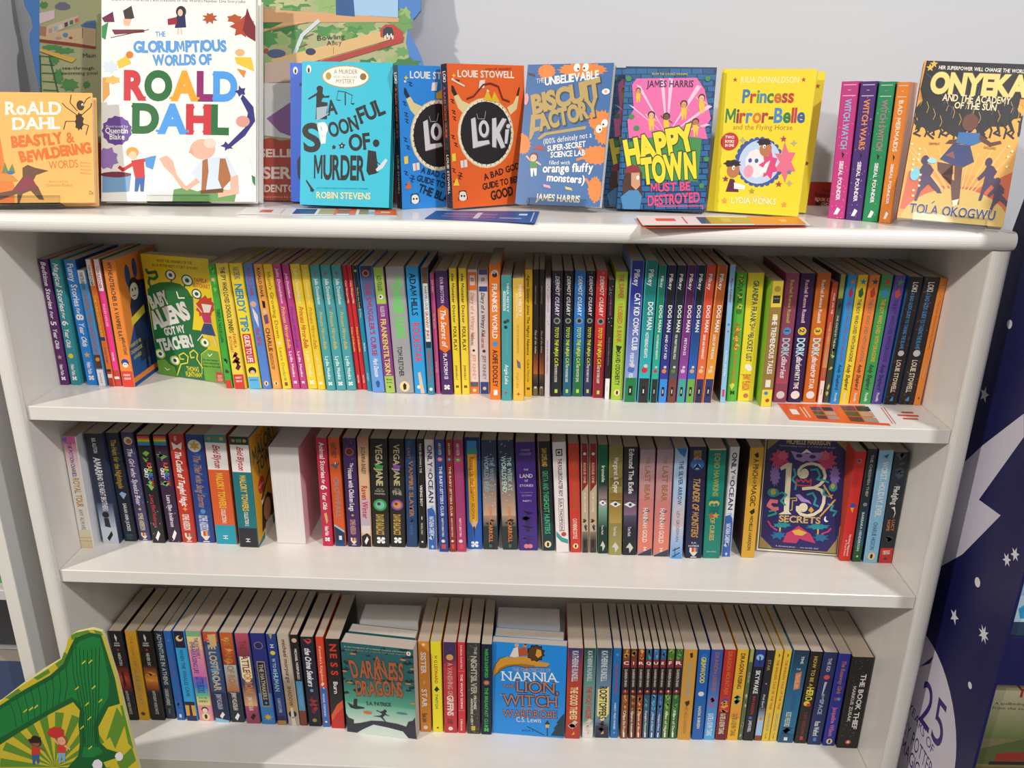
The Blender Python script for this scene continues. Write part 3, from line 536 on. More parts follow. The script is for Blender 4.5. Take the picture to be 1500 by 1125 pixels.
[0.0,0.2497,0.0753,0.0104,0.2051,-0.0046,0.133,[['b',0,0.25,'1d7a63',0,1],['g',0.25,0.82,'1d7a63','2cb8a4'],['b',0.82,1,'2b2b2d',0,1],['t','Pilkey',0.06,0.17,'e8ecec',0.25,0.75],['t','DOG MAN',0.28,0.47,'f6f6f4',0.4,0.92],['t','MOTHERING HEIGHTS',0.49,0.6699999999999999,'eceeec',0.3,0.65],['c',0.45,0.76,0.32,'d0343c'],['c',0.55,0.73,0.2,'d9d3cc'],['b',0.88,0.95,'141517',0.3,0.68],['b',0.9,0.93,'e2e0d8',0.42,0.54]],'2cb8a4',None,None,'cabbaa',1,'small teal-green hardback comic with dark grey foot, upper shelf','paperbacks on the upper shelf'],
[0.0,0.2626,0.0762,0.0125,0.2052,-0.0047,0.133,[['b',0,0.25,'201e20',0,1],['g',0.25,0.82,'201e20','3c3ba0'],['b',0.82,1,'3b8fe0',0,1],['t','Pilkey',0.06,0.17,'e8ecec',0.25,0.75],['t','DOG MAN',0.28,0.47,'f6f6f4',0.4,0.92],['t','AND CAT KID',0.49,0.6699999999999999,'eceeec',0.3,0.65],['c',0.45,0.76,0.32,'e08a35'],['c',0.55,0.73,0.2,'d9d3cc'],['b',0.88,0.95,'141517',0.3,0.68],['b',0.9,0.93,'e2e0d8',0.42,0.54]],'3c3ba0',None,None,'cabbaa',1,'black and violet hardback comic with bright blue foot, upper shelf','paperbacks on the upper shelf'],
[0.0,0.2759,0.0772,0.0122,0.2053,-0.0006,0.133,[['b',0,0.25,'14222b',0,1],['g',0.25,0.82,'14222b','4d5660'],['b',0.82,1,'7e4030',0,1],['t','Pilkey',0.06,0.17,'e8ecec',0.25,0.75],['t','DOG MAN',0.28,0.47,'f6f6f4',0.4,0.92],['t','FOR WHOM THE BALL ROLLS',0.49,0.6699999999999999,'eceeec',0.3,0.65],['c',0.45,0.76,0.32,'6c7d3c'],['c',0.55,0.73,0.2,'d9d3cc'],['b',0.88,0.95,'141517',0.3,0.68],['b',0.9,0.93,'e2e0d8',0.42,0.54]],'4d5660',None,None,'cabbaa',1,'slate grey hardback comic with brown brick foot, upper shelf','paperbacks on the upper shelf'],
[0.0,0.2898,0.0781,0.0123,0.2053,0.0004,0.133,[['b',0,0.25,'4b1c4b',0,1],['g',0.25,0.82,'4b1c4b','9d4bab'],['b',0.82,1,'3ba89a',0,1],['t','Pilkey',0.06,0.17,'e8ecec',0.25,0.75],['t','DOG MAN',0.28,0.47,'f6f6f4',0.4,0.92],['t','FETCH-22',0.49,0.6699999999999999,'eceeec',0.3,0.65],['c',0.45,0.76,0.32,'cbb5d6'],['c',0.55,0.73,0.2,'d9d3cc'],['b',0.88,0.95,'141517',0.3,0.68],['b',0.9,0.93,'e2e0d8',0.42,0.54]],'9d4bab',None,None,'cabbaa',1,'plum purple hardback comic with turquoise foot, upper shelf','paperbacks on the upper shelf'],
[0.0,0.3032,0.079,0.0121,0.2054,0.0006,0.133,[['b',0,0.25,'15181a',0,1],['g',0.25,0.82,'15181a','2a68c4'],['b',0.82,1,'6fae3a',0,1],['t','Pilkey',0.06,0.17,'e8ecec',0.25,0.75],['t','DOG MAN',0.28,0.47,'f6f6f4',0.4,0.92],['t','',0.49,0.6699999999999999,'eceeec',0.3,0.65],['c',0.45,0.76,0.32,'e0a060'],['c',0.55,0.73,0.2,'d9d3cc'],['b',0.88,0.95,'141517',0.3,0.68],['b',0.9,0.93,'e2e0d8',0.42,0.54]],'2a68c4',None,None,'cabbaa',1,'black and blue hardback comic with green foot and a blue figure, upper shelf','paperbacks on the upper shelf'],
[0.0,0.3162,0.0799,0.0121,0.2055,0.0034,0.133,[['b',0,0.25,'dd4a2d',0,1],['g',0.25,0.82,'dd4a2d','ef7446'],['b',0.82,1,'272a55',0,1],['t','Pilkey',0.06,0.17,'e8ecec',0.25,0.75],['t','DOG MAN',0.28,0.47,'f6f6f4',0.4,0.92],['t','GRIME AND PUNISHMENT',0.49,0.6699999999999999,'eceeec',0.3,0.65],['c',0.45,0.76,0.32,'e8c48a'],['c',0.55,0.73,0.2,'d9d3cc'],['b',0.88,0.95,'141517',0.3,0.68],['b',0.9,0.93,'e2e0d8',0.42,0.54]],'ef7446',None,None,'cabbaa',1,'orange-red hardback comic with navy foot, upper shelf','paperbacks on the upper shelf'],
[0.0,0.3295,0.0808,0.013,0.2057,0.017,0.133,[['b',0,0.25,'b95a22',0,1],['g',0.25,0.82,'b95a22','f2a53a'],['b',0.82,1,'28306a',0,1],['t','Pilkey',0.06,0.17,'e8ecec',0.25,0.75],['t','DOG MAN',0.28,0.47,'f6f6f4',0.4,0.92],['t','LORD OF THE FLEAS',0.49,0.6699999999999999,'eceeec',0.3,0.65],['c',0.45,0.76,0.32,'e6c98d'],['c',0.55,0.73,0.2,'d9d3cc'],['b',0.88,0.95,'141517',0.3,0.68],['b',0.9,0.93,'e2e0d8',0.42,0.54]],'f2a53a',None,None,'cabbaa',1,'rust orange hardback comic with navy foot and pale yellow middle, upper shelf','paperbacks on the upper shelf'],
[0.0,0.353,0.0825,0.0076,0.2066,-0.0292,0.127,[["t","Planet Kindness",0.05,0.31,"8a3a6e",0.25,0.8],["c",0.5,0.42,0.3,"5a7fb0"],["c",0.5,0.47,0.25,"b07a4a"],["t","Mo O'Hara  Jess Bradley",0.55,0.86,"f2f6f8",0.3,0.7],["b",0.9,0.955,"d0434b",0.2,0.75]],"8fc4ea","3b2a22",None,"cabbaa",0,"pale sky-blue paperback with thin dark lettering, upper shelf","paperbacks on the upper shelf"],
[0.0,0.3674,0.0891,0.0145,0.1939,-0.026,0.127,[['w','d8dc3c',9,9,0,1],['t','POOJA PURI',0.03,0.22,'20301a',0.25,0.75],['c',0.5,0.29,0.34,'4c7a2c'],['t','A DINOSAUR',0.38,0.58,'d0352b',0.2,0.8],['t','ATE MY SISTER',0.58,0.86,'c77a27',0.25,0.7],['m',0.93,'1c3a17']],'5db53a',None,None,'cabbaa',0,'green and yellow paperback with jagged red title, upper shelf','paperbacks on the upper shelf'],
[0.0,0.3879,0.0905,0.0228,0.194,-0.0255,0.127,[["t","GRANDPA FRANK'S",0.06,0.4,"33485e",0.35,0.75],["t","GREAT BIG",0.4,0.47,"33485e",0.45,0.7],["t","BUCKET LIST",0.47,0.68,"33485e",0.3,0.7],["c",0.45,0.72,0.2,"f2f0ea"],["c",0.6,0.735,0.2,"f2f0ea"],["t","JENNY PEARSON",0.78,0.91,"cf5a33",0.2,0.75],["c",0.5,0.955,0.18,"cf6d5a"]],"efdc30",None,None,"cabbaa",0,"broad bright yellow paperback with blue title and a white dog doodle, upper shelf","paperbacks on the upper shelf"],
[0.0,0.4133,0.0711,0.0166,0.1871,-0.0231,0.127,[['b',0,0.2,'e9cf3f',0,1],['c',0.5,0.06,0.3,'b59b3c'],['b',0.11,0.17,'2f2d2b',0.15,0.85],['h','TOM GATES',0.135,'e9cf3f',0.5],['b',0.255,0.3,'efe2a8',0.3,0.75],['b',0.3,0.74,'9a7a3c',0,1],['t','THE TREMENDOUS TALES',0.27,0.73,'f4f2ee',0.3,0.8],['b',0.78,0.84,'e9e5dc',0.25,0.75],['b',0.86,1,'e8d43a',0,1],['c',0.4,0.89,0.2,'3a86c4'],['c',0.6,0.95,0.2,'b8402f']],'9a7a3c','86bf2f',None,'cabbaa',0,'gold and yellow paperback with white title panel, upper shelf','paperbacks on the upper shelf'],
[0.0,0.4386,0.0895,0.0189,0.1946,-0.0255,0.127,[['g',0.7,0.85,'9d4a66','c0566e'],['t','Rachel Renee Russell',0.05,0.37,'c9c35a',0.35,0.65],['c',0.5,0.435,0.34,'5f9fd8'],['t','1',0.41,0.46,'3a2a4a',0.3,0.7],['t','DORK',0.49,0.63,'bfe3ea',0.2,0.85],['t','diaries',0.63,0.8,'f2e9ee',0.3,0.8,1],['c',0.5,0.94,0.36,'ece6e4']],'9d4a66',None,None,'cabbaa',0,'mauve paperback with blue number disc, upper shelf','paperbacks on the upper shelf'],
[0.0,0.4607,0.091,0.0201,0.1947,-0.0276,0.127,[['g',0.7,0.85,'36184f','36184f'],['t','Rachel Renee Russell',0.05,0.37,'e6b9c4',0.35,0.65],['c',0.5,0.435,0.34,'e5c440'],['t','2',0.41,0.46,'3a2a4a',0.3,0.7],['t','DORK',0.49,0.63,'bfe3ea',0.2,0.85],['t','diaries',0.63,0.73,'f2e9ee',0.3,0.8,1],['t','PARTY TIME',0.74,0.89,'f4f0ee',0.3,0.7],['c',0.5,0.94,0.36,'ece6e4']],'36184f',None,None,'cabbaa',0,'dark violet paperback with yellow number disc, upper shelf','paperbacks on the upper shelf'],
[0.0,0.4833,0.0926,0.0191,0.1948,-0.024,0.127,[['g',0.7,0.85,'cf6a20','cf6a20'],['t','Rachel Renee Russell',0.05,0.37,'f3e3d3',0.35,0.65],['c',0.5,0.435,0.34,'e8c93e'],['t','3',0.41,0.46,'3a2a4a',0.3,0.7],['t','DORK',0.49,0.63,'bfe3ea',0.2,0.85],['t','diaries',0.63,0.73,'f2e9ee',0.3,0.8,1],['t','POP STAR',0.74,0.89,'f4f0ee',0.3,0.7],['c',0.5,0.94,0.36,'ece6e4']],'cf6a20',None,None,'cabbaa',0,'burnt orange paperback with yellow number disc, upper shelf','paperbacks on the upper shelf'],
[0.0,0.4987,0.0925,0.0077,0.1822,-0.015,0.127,[['b',0,0.35,'c24a36',0,1],['t','MABEL AND THE',0.04,0.3,'e9e2dc',0.3,0.7],['g',0.35,0.7,'c8552f','d99a3f'],['t','MAGIC FOREST',0.32,0.5,'d7b49a',0.3,0.7],['t','THE MAGICIAN - WITCH',0.52,0.78,'8e96a8',0.3,0.7],['b',0.81,1,'ebdfdd',0,1],['t','SIMON',0.85,0.96,'9a8a88',0.35,0.65]],'c4502f',None,None,'cabbaa',0,'rust and white paperback with white base block, upper shelf','paperbacks on the upper shelf'],
[0.0,0.5084,0.0932,0.0084,0.194,-0.0163,0.127,[['b',0,0.18,'a9ad55',0,1],['w','c2bc6a',21,8,0.5,1],['w','1d2222',22,6,0.2,0.6],['t','OUR CASTLE BY THE SEA',0.18,0.7,'cfd3c0',0.3,0.7]],'3c4a3a',None,None,'cabbaa',0,'dark olive paperback with yellow zigzag pattern, upper shelf','paperbacks on the upper shelf'],
[0.0,0.5192,0.0883,0.012,0.1943,-0.0122,0.127,[['s',0.6,0.05,0.36,'e0803a',5],['p','b8313f',[[0.2,0.12],[0.6,0.09],[0.85,0.14],[0.6,0.17],[0.3,0.16]]],['t','THE BOY WHO LIVED WITH DRAGONS',0.18,0.66,'8c4f7a',0.28,0.72],['t','Andy Shepherd',0.68,0.88,'1e2430',0.25,0.75,1],['t','Piccadilly',0.91,0.98,'dfe3e6',0.35,0.65]],'2a92d8',None,None,'cabbaa',0,'azure paperback with a red monster and orange star, upper shelf','paperbacks on the upper shelf'],
[0.0,0.533,0.0893,0.014,0.1944,-0.0081,0.127,[['s',0.6,0.05,0.36,'3a86c4',5],['p','2f6a3a',[[0.2,0.12],[0.6,0.09],[0.85,0.14],[0.6,0.17],[0.3,0.16]]],['t','THE BOY WHO LIVED WITH DRAGONS',0.18,0.66,'4a4f50',0.28,0.72],['t','Andy Shepherd',0.68,0.88,'1e2430',0.25,0.75,1],['t','Piccadilly',0.91,0.98,'dfe3e6',0.35,0.65]],'f2d330',None,None,'cabbaa',0,'sunny yellow paperback with a green monster and blue star, upper shelf','paperbacks on the upper shelf'],
[0.0,0.5484,0.0903,0.014,0.1945,0.0003,0.127,[['s',0.6,0.05,0.36,'2f4b74',5],['p','b93a2a',[[0.2,0.12],[0.6,0.09],[0.85,0.14],[0.6,0.17],[0.3,0.16]]],['t','THE BOY WHO LIVED WITH DRAGONS',0.18,0.66,'93706a',0.28,0.72],['t','Andy Shepherd',0.68,0.88,'1e2430',0.25,0.75,1],['t','Piccadilly',0.91,0.98,'dfe3e6',0.35,0.65]],'ea8330',None,None,'cabbaa',0,'tangerine paperback with a red monster and pale blue star, upper shelf','paperbacks on the upper shelf'],
[0.0,0.5649,0.0915,0.016,0.1946,0.0077,0.127,[['s',0.6,0.05,0.36,'c8412f',5],['p','3a86c8',[[0.2,0.12],[0.6,0.09],[0.85,0.14],[0.6,0.17],[0.3,0.16]]],['t','THE BOY WHO LIVED WITH DRAGONS',0.18,0.66,'d2a83a',0.28,0.72],['t','Andy Shepherd',0.68,0.88,'1e2430',0.25,0.75,1],['t','Piccadilly',0.91,0.98,'dfe3e6',0.35,0.65]],'3b9850',None,None,'cabbaa',0,'leaf green paperback with a blue monster and red star, upper shelf','paperbacks on the upper shelf'],
[0.0,0.5818,0.0926,0.015,0.1938,0.0159,0.127,[['s',0.6,0.05,0.36,'4a9a55',5],['p','c0503f',[[0.2,0.12],[0.6,0.09],[0.85,0.14],[0.6,0.17],[0.3,0.16]]],['t','THE BOY WHO LIVED WITH DRAGONS',0.18,0.66,'3b2f66',0.28,0.72],['t','Andy Shepherd',0.68,0.88,'1e2430',0.25,0.75,1],['t','Piccadilly',0.91,0.98,'dfe3e6',0.35,0.65]],'5b47a0',None,None,'cabbaa',0,'blue-violet paperback with a red monster and green star, upper shelf','paperbacks on the upper shelf'],
[0.0,0.6016,0.0912,0.0189,0.1926,0.0258,0.127,[['d',34,'8a4a3a',30,0,1,0.05],['t','LOKI',0.04,0.11,'efeef0',0.3,0.75],['t','A BAD GODS GUIDE TO TAKING THE BLAME',0.12,0.55,'3d8fd0',0.3,0.62],['c',0.5,0.585,0.26,'cfd0d4'],['t','LOUIE STOWELL',0.64,0.9,'e5ddc4',0.3,0.7],['p','3f95d2',[[0.35,0.97],[0.6,0.93],[0.65,0.97]]]],'22191b','2a80c8',None,'cabbaa',0,'black paperback with white and sky-blue title, right of the blue-violet one, upper shelf','paperbacks on the upper shelf'],
[0.0,0.6255,0.0929,0.0218,0.1927,0.018,0.127,[['d',34,'8a4a3a',31,0,1,0.05],['t','LOKI',0.04,0.11,'efeef0',0.3,0.75],['t','A BAD GODS GUIDE TO TAKING THE BLAME',0.12,0.55,'3d8fd0',0.3,0.62],['c',0.5,0.585,0.26,'cfd0d4'],['t','LOUIE STOWELL',0.64,0.9,'e5ddc4',0.3,0.7],['p','3f95d2',[[0.35,0.97],[0.6,0.93],[0.65,0.97]]]],'22191b','2a80c8',None,'cabbaa',0,'black paperback with white and sky-blue title, left of the slim orange one, upper shelf','paperbacks on the upper shelf'],
[0.0,0.6414,0.0914,0.0094,0.1915,0.018,0.127,[['d',6,'6a5a5a',50,0.02,0.14,0.1],['t','The Lost Homework by the Sea',0.17,0.55,'c05f28',0.3,0.65],['t','JM Roubique',0.63,0.8,'d9b489',0.3,0.65],['s',0.5,0.94,0.25,'2b2022',5]],'e88a34',None,None,'cabbaa',0,'slim orange paperback with small dark paw mark, upper shelf','paperbacks on the upper shelf'],
[-0.2703,-0.6388,0.0635,0.0213,0.1952,0.0138,0.127,[['g',0,0.28,'d84a9a','ece6df'],['b',0,0.06,'d05a9c',0,1],['c',0.15,0.03,0.2,'6a6ac0'],['t','THE POTION DIARIES:',0.05,0.35,'6b3a76',0.3,0.65],['t','ROYAL TOUR',0.36,0.62,'c49a3a',0.25,0.8],['t','AMY ALWARD',0.64,0.84,'9c968e',0.3,0.65],['g',0.83,1,'e6dcc2','dcc79a'],['b',0.9,0.905,'b99c62',0,1],['b',0.93,0.935,'b99c62',0,1]],'ece6df',None,'dfe2ea','cabbaa',0,'white and pink paperback with pink top and sandy foot, middle shelf','paperbacks on the middle shelf'],
[-0.2703,-0.6082,0.08,0.0279,0.1941,-0.0006,0.127,[['g',0,0.35,'1a181d','2b3450'],['g',0.62,0.85,'3c4c77','c5d2e4'],['b',0.85,1,'d3dbe8',0,1],['t','B.B. ALSTON',0.04,0.17,'d3d3da',0.4,0.65],['t','AMARI',0.21,0.36,'f4f0ee',0.3,0.75],['t','AND THE NIGHT BROTHERS',0.36,0.69,'f4f0ee',0.35,0.7],['c',0.45,0.73,0.22,'23232b'],['p','2a2a36',[[0.3,0.76],[0.6,0.76],[0.65,0.85],[0.3,0.84]]],['p','17161a',[[0.3,0.95],[0.65,0.88],[0.7,0.92],[0.4,0.98]]]],'2b3450',None,'3b4766','cabbaa',0,'black and navy paperback with a white misty foot, middle shelf','paperbacks on the middle shelf'],
[-0.2703,-0.5802,0.088,0.0201,0.1924,-0.0132,0.127,[['w','25553b',31,6,0,1],['t','The Hunt for the Nightingale',0.06,0.5,'c09a3c',0.3,0.8],['p','9dc6e4',[[0.25,0.55],[0.5,0.53],[0.9,0.55],[0.55,0.6]]],['t','SARAH ANN JUCKES',0.64,0.9,'eceef2',0.4,0.72],['b',0.93,0.96,'2c4f6b',0.2,0.8]],'1d2333',None,None,'cabbaa',0,'midnight paperback with gold title and pale blue bird, middle shelf','paperbacks on the middle shelf'],
[-0.2703,-0.5577,0.0915,0.0201,0.1927,-0.013,0.127,[['d',14,'cfcbe0',33,0,1,0.03],['c',0.5,0.075,0.38,'e6d3a8'],['c',0.55,0.08,0.24,'b07f3c'],['t','The Girl who Speaks Bear',0.14,0.66,'dcd2de',0.28,0.75,1],['s',0.5,0.7,0.16,'d9b45a',4],['t','SOPHIE ANDERSON',0.74,0.9,'d8cbb0',0.25,0.72],['u',0.955]],'44406a',None,None,'cabbaa',0,'dusk purple paperback with silvery title and a round bear badge, middle shelf','paperbacks on the middle shelf'],
[-0.2703,-0.5324,0.0854,0.0209,0.1921,0.0011,0.127,[['b',0.01,0.03,'d8453a',0,1],['b',0.03,0.045,'ea9a3a',0,1],['b',0.045,0.06,'e8d44a',0,1],['b',0.06,0.075,'4aa85a',0,1],['b',0.075,0.095,'3f7fd0',0,1],['d',22,'d9d3e0',60,0.1,1,0.035],['w','6aa04a',70,2,0.16,0.22],['tm','RAINBOW',0.25,0.46,0.5,0.9],['t','GREY',0.3,0.39,'f2f2f2',0.2,0.5],['w','7ac05a',72,2,0.42,0.5],['t','Laura Ellen Anderson',0.55,0.85,'b0363f',0.35,0.7],['p','f0f0f0',[[0.3,0.95],[0.6,0.88],[0.75,0.91],[0.45,0.98]]]],'1c1a22',None,None,'cabbaa',0,'black paperback with a rainbow band at the top, middle shelf','paperbacks on the middle shelf'],
[-0.2703,-0.5069,0.089,0.0216,0.1912,-0.0067,0.127,[['b',0.01,0.03,'d8453a',0,1],['b',0.03,0.045,'ea9a3a',0,1],['b',0.045,0.06,'e8d44a',0,1],['b',0.06,0.075,'4aa85a',0,1],['b',0.075,0.095,'3f7fd0',0,1],['d',22,'d9d3e0',61,0.1,1,0.035],['w','6aa04a',71,2,0.16,0.22],['tm','RAINBOW',0.25,0.46,0.5,0.9],['t','GREY',0.3,0.39,'f2f2f2',0.2,0.5],['w','7ac05a',73,2,0.42,0.5],['t','Laura Ellen Anderson',0.55,0.85,'e0d6e4',0.35,0.7],['p','f0f0f0',[[0.3,0.95],[0.6,0.88],[0.75,0.91],[0.45,0.98]]]],'37203f',None,None,'cabbaa',0,'dark plum paperback with a rainbow band at the top, middle shelf','paperbacks on the middle shelf'],
[-0.2703,-0.4833,0.0893,0.0231,0.193,0.0061,0.127,[['p','f0e6e0',[[0.1,0.07],[0.5,0.1],[0.9,0.07],[0.8,0.14],[0.5,0.12],[0.2,0.14]]],['t','tale',0.02,0.06,'e2c8c0',0.35,0.6],['t','The Castle of Tangled Magic',0.15,0.65,'f4ece6',0.28,0.78,1],['s',0.5,0.68,0.2,'e8a03a',4],['t','SOPHIE ANDERSON',0.73,0.88,'eedccf',0.22,0.75],['u',0.945]],'bd3527',None,None,'cabbaa',0,'brick red paperback with white title and a fox mask, middle shelf','paperbacks on the middle shelf'],
[-0.2703,-0.4557,0.0909,0.0286,0.1919,0.0103,0.127,[['w','2f55a0',81,7,0,1],['c',0.45,0.1,0.4,'d9d9c4'],['s',0.45,0.1,0.3,'c9a24a',6],['t','The Thief who Sang Storms',0.18,0.66,'9c7a6c',0.3,0.75,1],['c',0.5,0.7,0.16,'4a90d0'],['t','SOPHIE ANDERSON',0.74,0.89,'c9d3e6',0.22,0.75],['u',0.945]],'243f86',None,None,'cabbaa',0,'cobalt blue paperback with copper title and a gold bird badge, middle shelf','paperbacks on the middle shelf'],
[-0.2703,-0.421,0.0886,0.035,0.1939,0.0034,0.127,[['b',0,0.07,'2b8f96',0,1],['b',0.07,0.31,'efe9e6',0,1],['c',0.2,0.035,0.1,'b0894a'],['c',0.8,0.035,0.1,'c9a860'],['b',0.02,0.05,'6a8a60',0.35,0.65],['b',0.82,1,'1b9cb4',0,1],['t','Enid Blyton',0.09,0.29,'b5394f',0.35,0.7,1],['t','MALORY TOWERS',0.34,0.66,'e9bd3a',0.35,0.7],['t','COLLECTION 1',0.67,0.8,'f0e6dc',0.4,0.62],['t','H',0.92,0.95,'dfe6e8',0.35,0.6]],'d95f2c',None,None,'d8d2cc',0,'wide orange and blue paperback with white panel above orange, turquoise foot, middle shelf','paperbacks on the middle shelf'],
[-0.2703,-0.3817,0.0809,0.0313,0.1949,0.0076,0.127,[['b',0,0.07,'2c2a28',0,1],['b',0.07,0.31,'efe9e6',0,1],['c',0.2,0.035,0.1,'b0894a'],['c',0.8,0.035,0.1,'c9a860'],['b',0.02,0.05,'6a8a60',0.35,0.65],['b',0.82,1,'2b2a30',0,1],['t','Enid Blyton',0.09,0.29,'b5394f',0.35,0.7,1],['t','MALORY TOWERS',0.34,0.66,'e9bd3a',0.35,0.7],['t','COLLECTION 2',0.67,0.8,'f0e6dc',0.4,0.62],['t','H',0.92,0.95,'dfe6e8',0.35,0.6]],'1d747c',None,'MALORY','d8d2cc',0,'wide teal and charcoal paperback with white panel above teal, charcoal foot, middle shelf','paperbacks on the middle shelf'],
[-0.2703,-0.2562,0.0917,0.0165,0.192,0.0054,0.127,[['t','Animal Stories',0.04,0.36,'f6eef0',0.25,0.8],['t','for',0.37,0.41,'f6eef0',0.3,0.7,1],['t','6',0.42,0.48,'f6eef0',0.15,0.85],['t','Year Olds',0.49,0.65,'f6eef0',0.25,0.75,1],['p','d0b06a',[[0.3,0.69],[0.6,0.68],[0.7,0.76],[0.5,0.79],[0.4,0.74]]],['t','Helen Paiba',0.81,0.9,'f6eef0',0.3,0.75],['m',0.935,'ffffff']],'c3284b',None,None,'cabbaa',0,'raspberry red paperback with white lettering and a gold leopard, middle shelf','paperbacks on the middle shelf'],
[-0.2703,-0.2358,0.0928,0.0179,0.1921,-0.0021,0.127,[['t','VASHTI HARDY',0.04,0.18,'5c3628',0.2,0.75],['p','5a5a68',[[0,0.24],[1,0.22],[0.6,0.28]]],['p','f0e6d8',[[0.5,0.21],[0.6,0.23],[0.5,0.24]]],['t','CROWFALL',0.35,0.73,'8a8a92',0.28,0.8],['p','1b3050',[[0,0.8],[1,0.86],[1,1],[0,1]]],['p','8fc3e2',[[0,0.79],[1,0.85],[1,0.87],[0,0.81]]],['b',0.9,0.955,'dce8f0',0.4,0.7],['g',0.94,1,'1b3050','1d4f8c']],'d85a25',None,None,'cabbaa',0,'orange paperback with navy foot and grey title, middle shelf','paperbacks on the middle shelf'],
[-0.2703,-0.2132,0.092,0.0202,0.1925,0.0062,0.127,[['d',16,'cdbfe0',90,0,1,0.025],['c',0.5,0.12,0.38,'c2643c'],['c',0.5,0.12,0.3,'5a2f3a'],['t','The',0.22,0.26,'eee8f2',0.5,0.8],['t','House with Chicken Legs',0.27,0.66,'eee8f2',0.3,0.75],['s',0.5,0.7,0.14,'d9a85a',4],['t','SOPHIE ANDERSON',0.74,0.88,'cf9a8c',0.25,0.75],['u',0.945]],'3c2359',None,None,'cabbaa',0,'deep purple paperback with white title and copper hut badge, middle shelf','paperbacks on the middle shelf'],
[-0.2703,-0.1931,0.0932,0.0169,0.1927,0.012,0.127,[['g',0,0.12,'b87a6a','dfb48c'],['t','SUZANNA BAILEY',0.08,0.32,'5c4238',0.3,0.75],['t','Raven Winter',0.43,0.73,'c13a48',0.2,0.85],['g',0.55,0.8,'d9a7b8','b9b2c4'],['b',0.8,0.87,'d9d3c4',0,1],['t','Raven Winter',0.43,0.73,'b22f3f',0.2,0.85],['p','17161a',[[0,0.9],[0.6,0.87],[1,0.9],[1,1],[0,1]]],['p','f4f0ee',[[0.3,0.95],[0.6,0.9],[0.75,0.93],[0.45,0.98]]]],'dfb48c',None,None,'cabbaa',0,'peach paperback with red title and black foot, middle shelf','paperbacks on the middle shelf'],
[-0.2703,-0.1694,0.0935,0.0264,0.1921,0.0169,0.127,[['t','VEGA JANE',0.05,0.42,'b5a878',0.3,0.75],['p','3fa04a',[[0.2,0.22],[0.8,0.24],[0.6,0.3],[0.3,0.27]]],['t','VEGA JANE',0.05,0.42,'c4b98c',0.3,0.75],['h','AND THE',0.455,'b8b0a0',0.4],['h','MAZE OF',0.475,'b8b0a0',0.6],['h','MONSTERS',0.5,'b8b0a0',0.7],['c',0.5,0.6,0.44,'3fa04a'],['c',0.5,0.6,0.3,'7cc0b0'],['c',0.42,0.59,0.12,'2a4a40'],['t','DAVID BALDACCI',0.69,0.88,'c9a94e',0.22,0.75],['m',0.935,'ffffff']],'211f1e',None,None,'cabbaa',0,'black paperback with a glowing green orb, middle shelf','paperbacks on the middle shelf'],
[-0.2703,-0.1423,0.095,0.0238,0.1922,0.0184,0.127,[['t','VEGA JANE',0.05,0.42,'b5a878',0.3,0.75],['p','8a4bb0',[[0.2,0.22],[0.8,0.24],[0.6,0.3],[0.3,0.27]]],['t','VEGA JANE',0.05,0.42,'c4b98c',0.3,0.75],['h','AND THE',0.455,'b8b0a0',0.4],['h','END OF',0.475,'b8b0a0',0.6],['h','TIME',0.5,'b8b0a0',0.7],['c',0.5,0.6,0.44,'8a4bb0'],['c',0.5,0.6,0.3,'d8923a'],['c',0.42,0.59,0.12,'6a3420'],['t','DAVID BALDACCI',0.69,0.88,'c9a94e',0.22,0.75],['m',0.935,'ffffff']],'211f1e',None,None,'cabbaa',0,'black paperback with a glowing purple orb, middle shelf','paperbacks on the middle shelf'],
[-0.2703,-0.1191,0.0963,0.0173,0.1922,0.0102,0.127,[['w','2f5688',101,6,0,0.3],['w','1f3860',102,6,0.4,1],['t','VAMPIRE SLAYER',0.2,0.71,'b5763e',0.3,0.75],['t','LAST',0.08,0.18,'b5763e',0.2,0.5],['t','C. MATCH',0.76,0.88,'3f6a9a',0.3,0.6]],'24426f',None,None,'cabbaa',0,'steel blue paperback with copper title, middle shelf','paperbacks on the middle shelf'],
[-0.2703,-0.102,0.0942,0.0108,0.1936,0.0039,0.127,[['t','TONY BRADMAN & THE',0.04,0.3,'d9d4c6',0.3,0.7],['t','VIKING BOY',0.34,0.68,'e8e4d8',0.28,0.75],['b',0.7,0.73,'c9c4b6',0.4,0.6],['t','THE REAL STORY',0.76,0.87,'cbc6ba',0.3,0.65],['c',0.5,0.94,0.2,'e6e2da']],'1d1c1e',None,None,'cabbaa',0,'slim black paperback with pale capitals reading downwards, middle shelf','paperbacks on the middle shelf'],
[-0.2703,-0.0852,0.0909,0.015,0.1943,-0.0088,0.127,[['b',0.68,1,'3a63b0',0,1],['p','3a63b0',[[0,0.62],[0.8,0.6],[1,0.68],[0,0.7]]],['p','9fc0e8',[[0.0,0.6],[0.75,0.585],[1,0.67],[0.9,0.64],[0.5,0.6]]],['t','ONLY',0.05,0.24,'2f2a5a',0.25,0.85],['t','THE',0.25,0.28,'2f2a5a',0.4,0.7],['t','OCEAN',0.29,0.56,'2f2a5a',0.25,0.85],['t','NATASHA CAREW',0.69,0.87,'e6edf6',0.2,0.8],['w','b9d2ef',110,3,0.86,1]],'e4e2e4',None,None,'cabbaa',0,'white and blue paperback with navy capitals, left of a denim blue one, middle shelf','paperbacks on the middle shelf'],
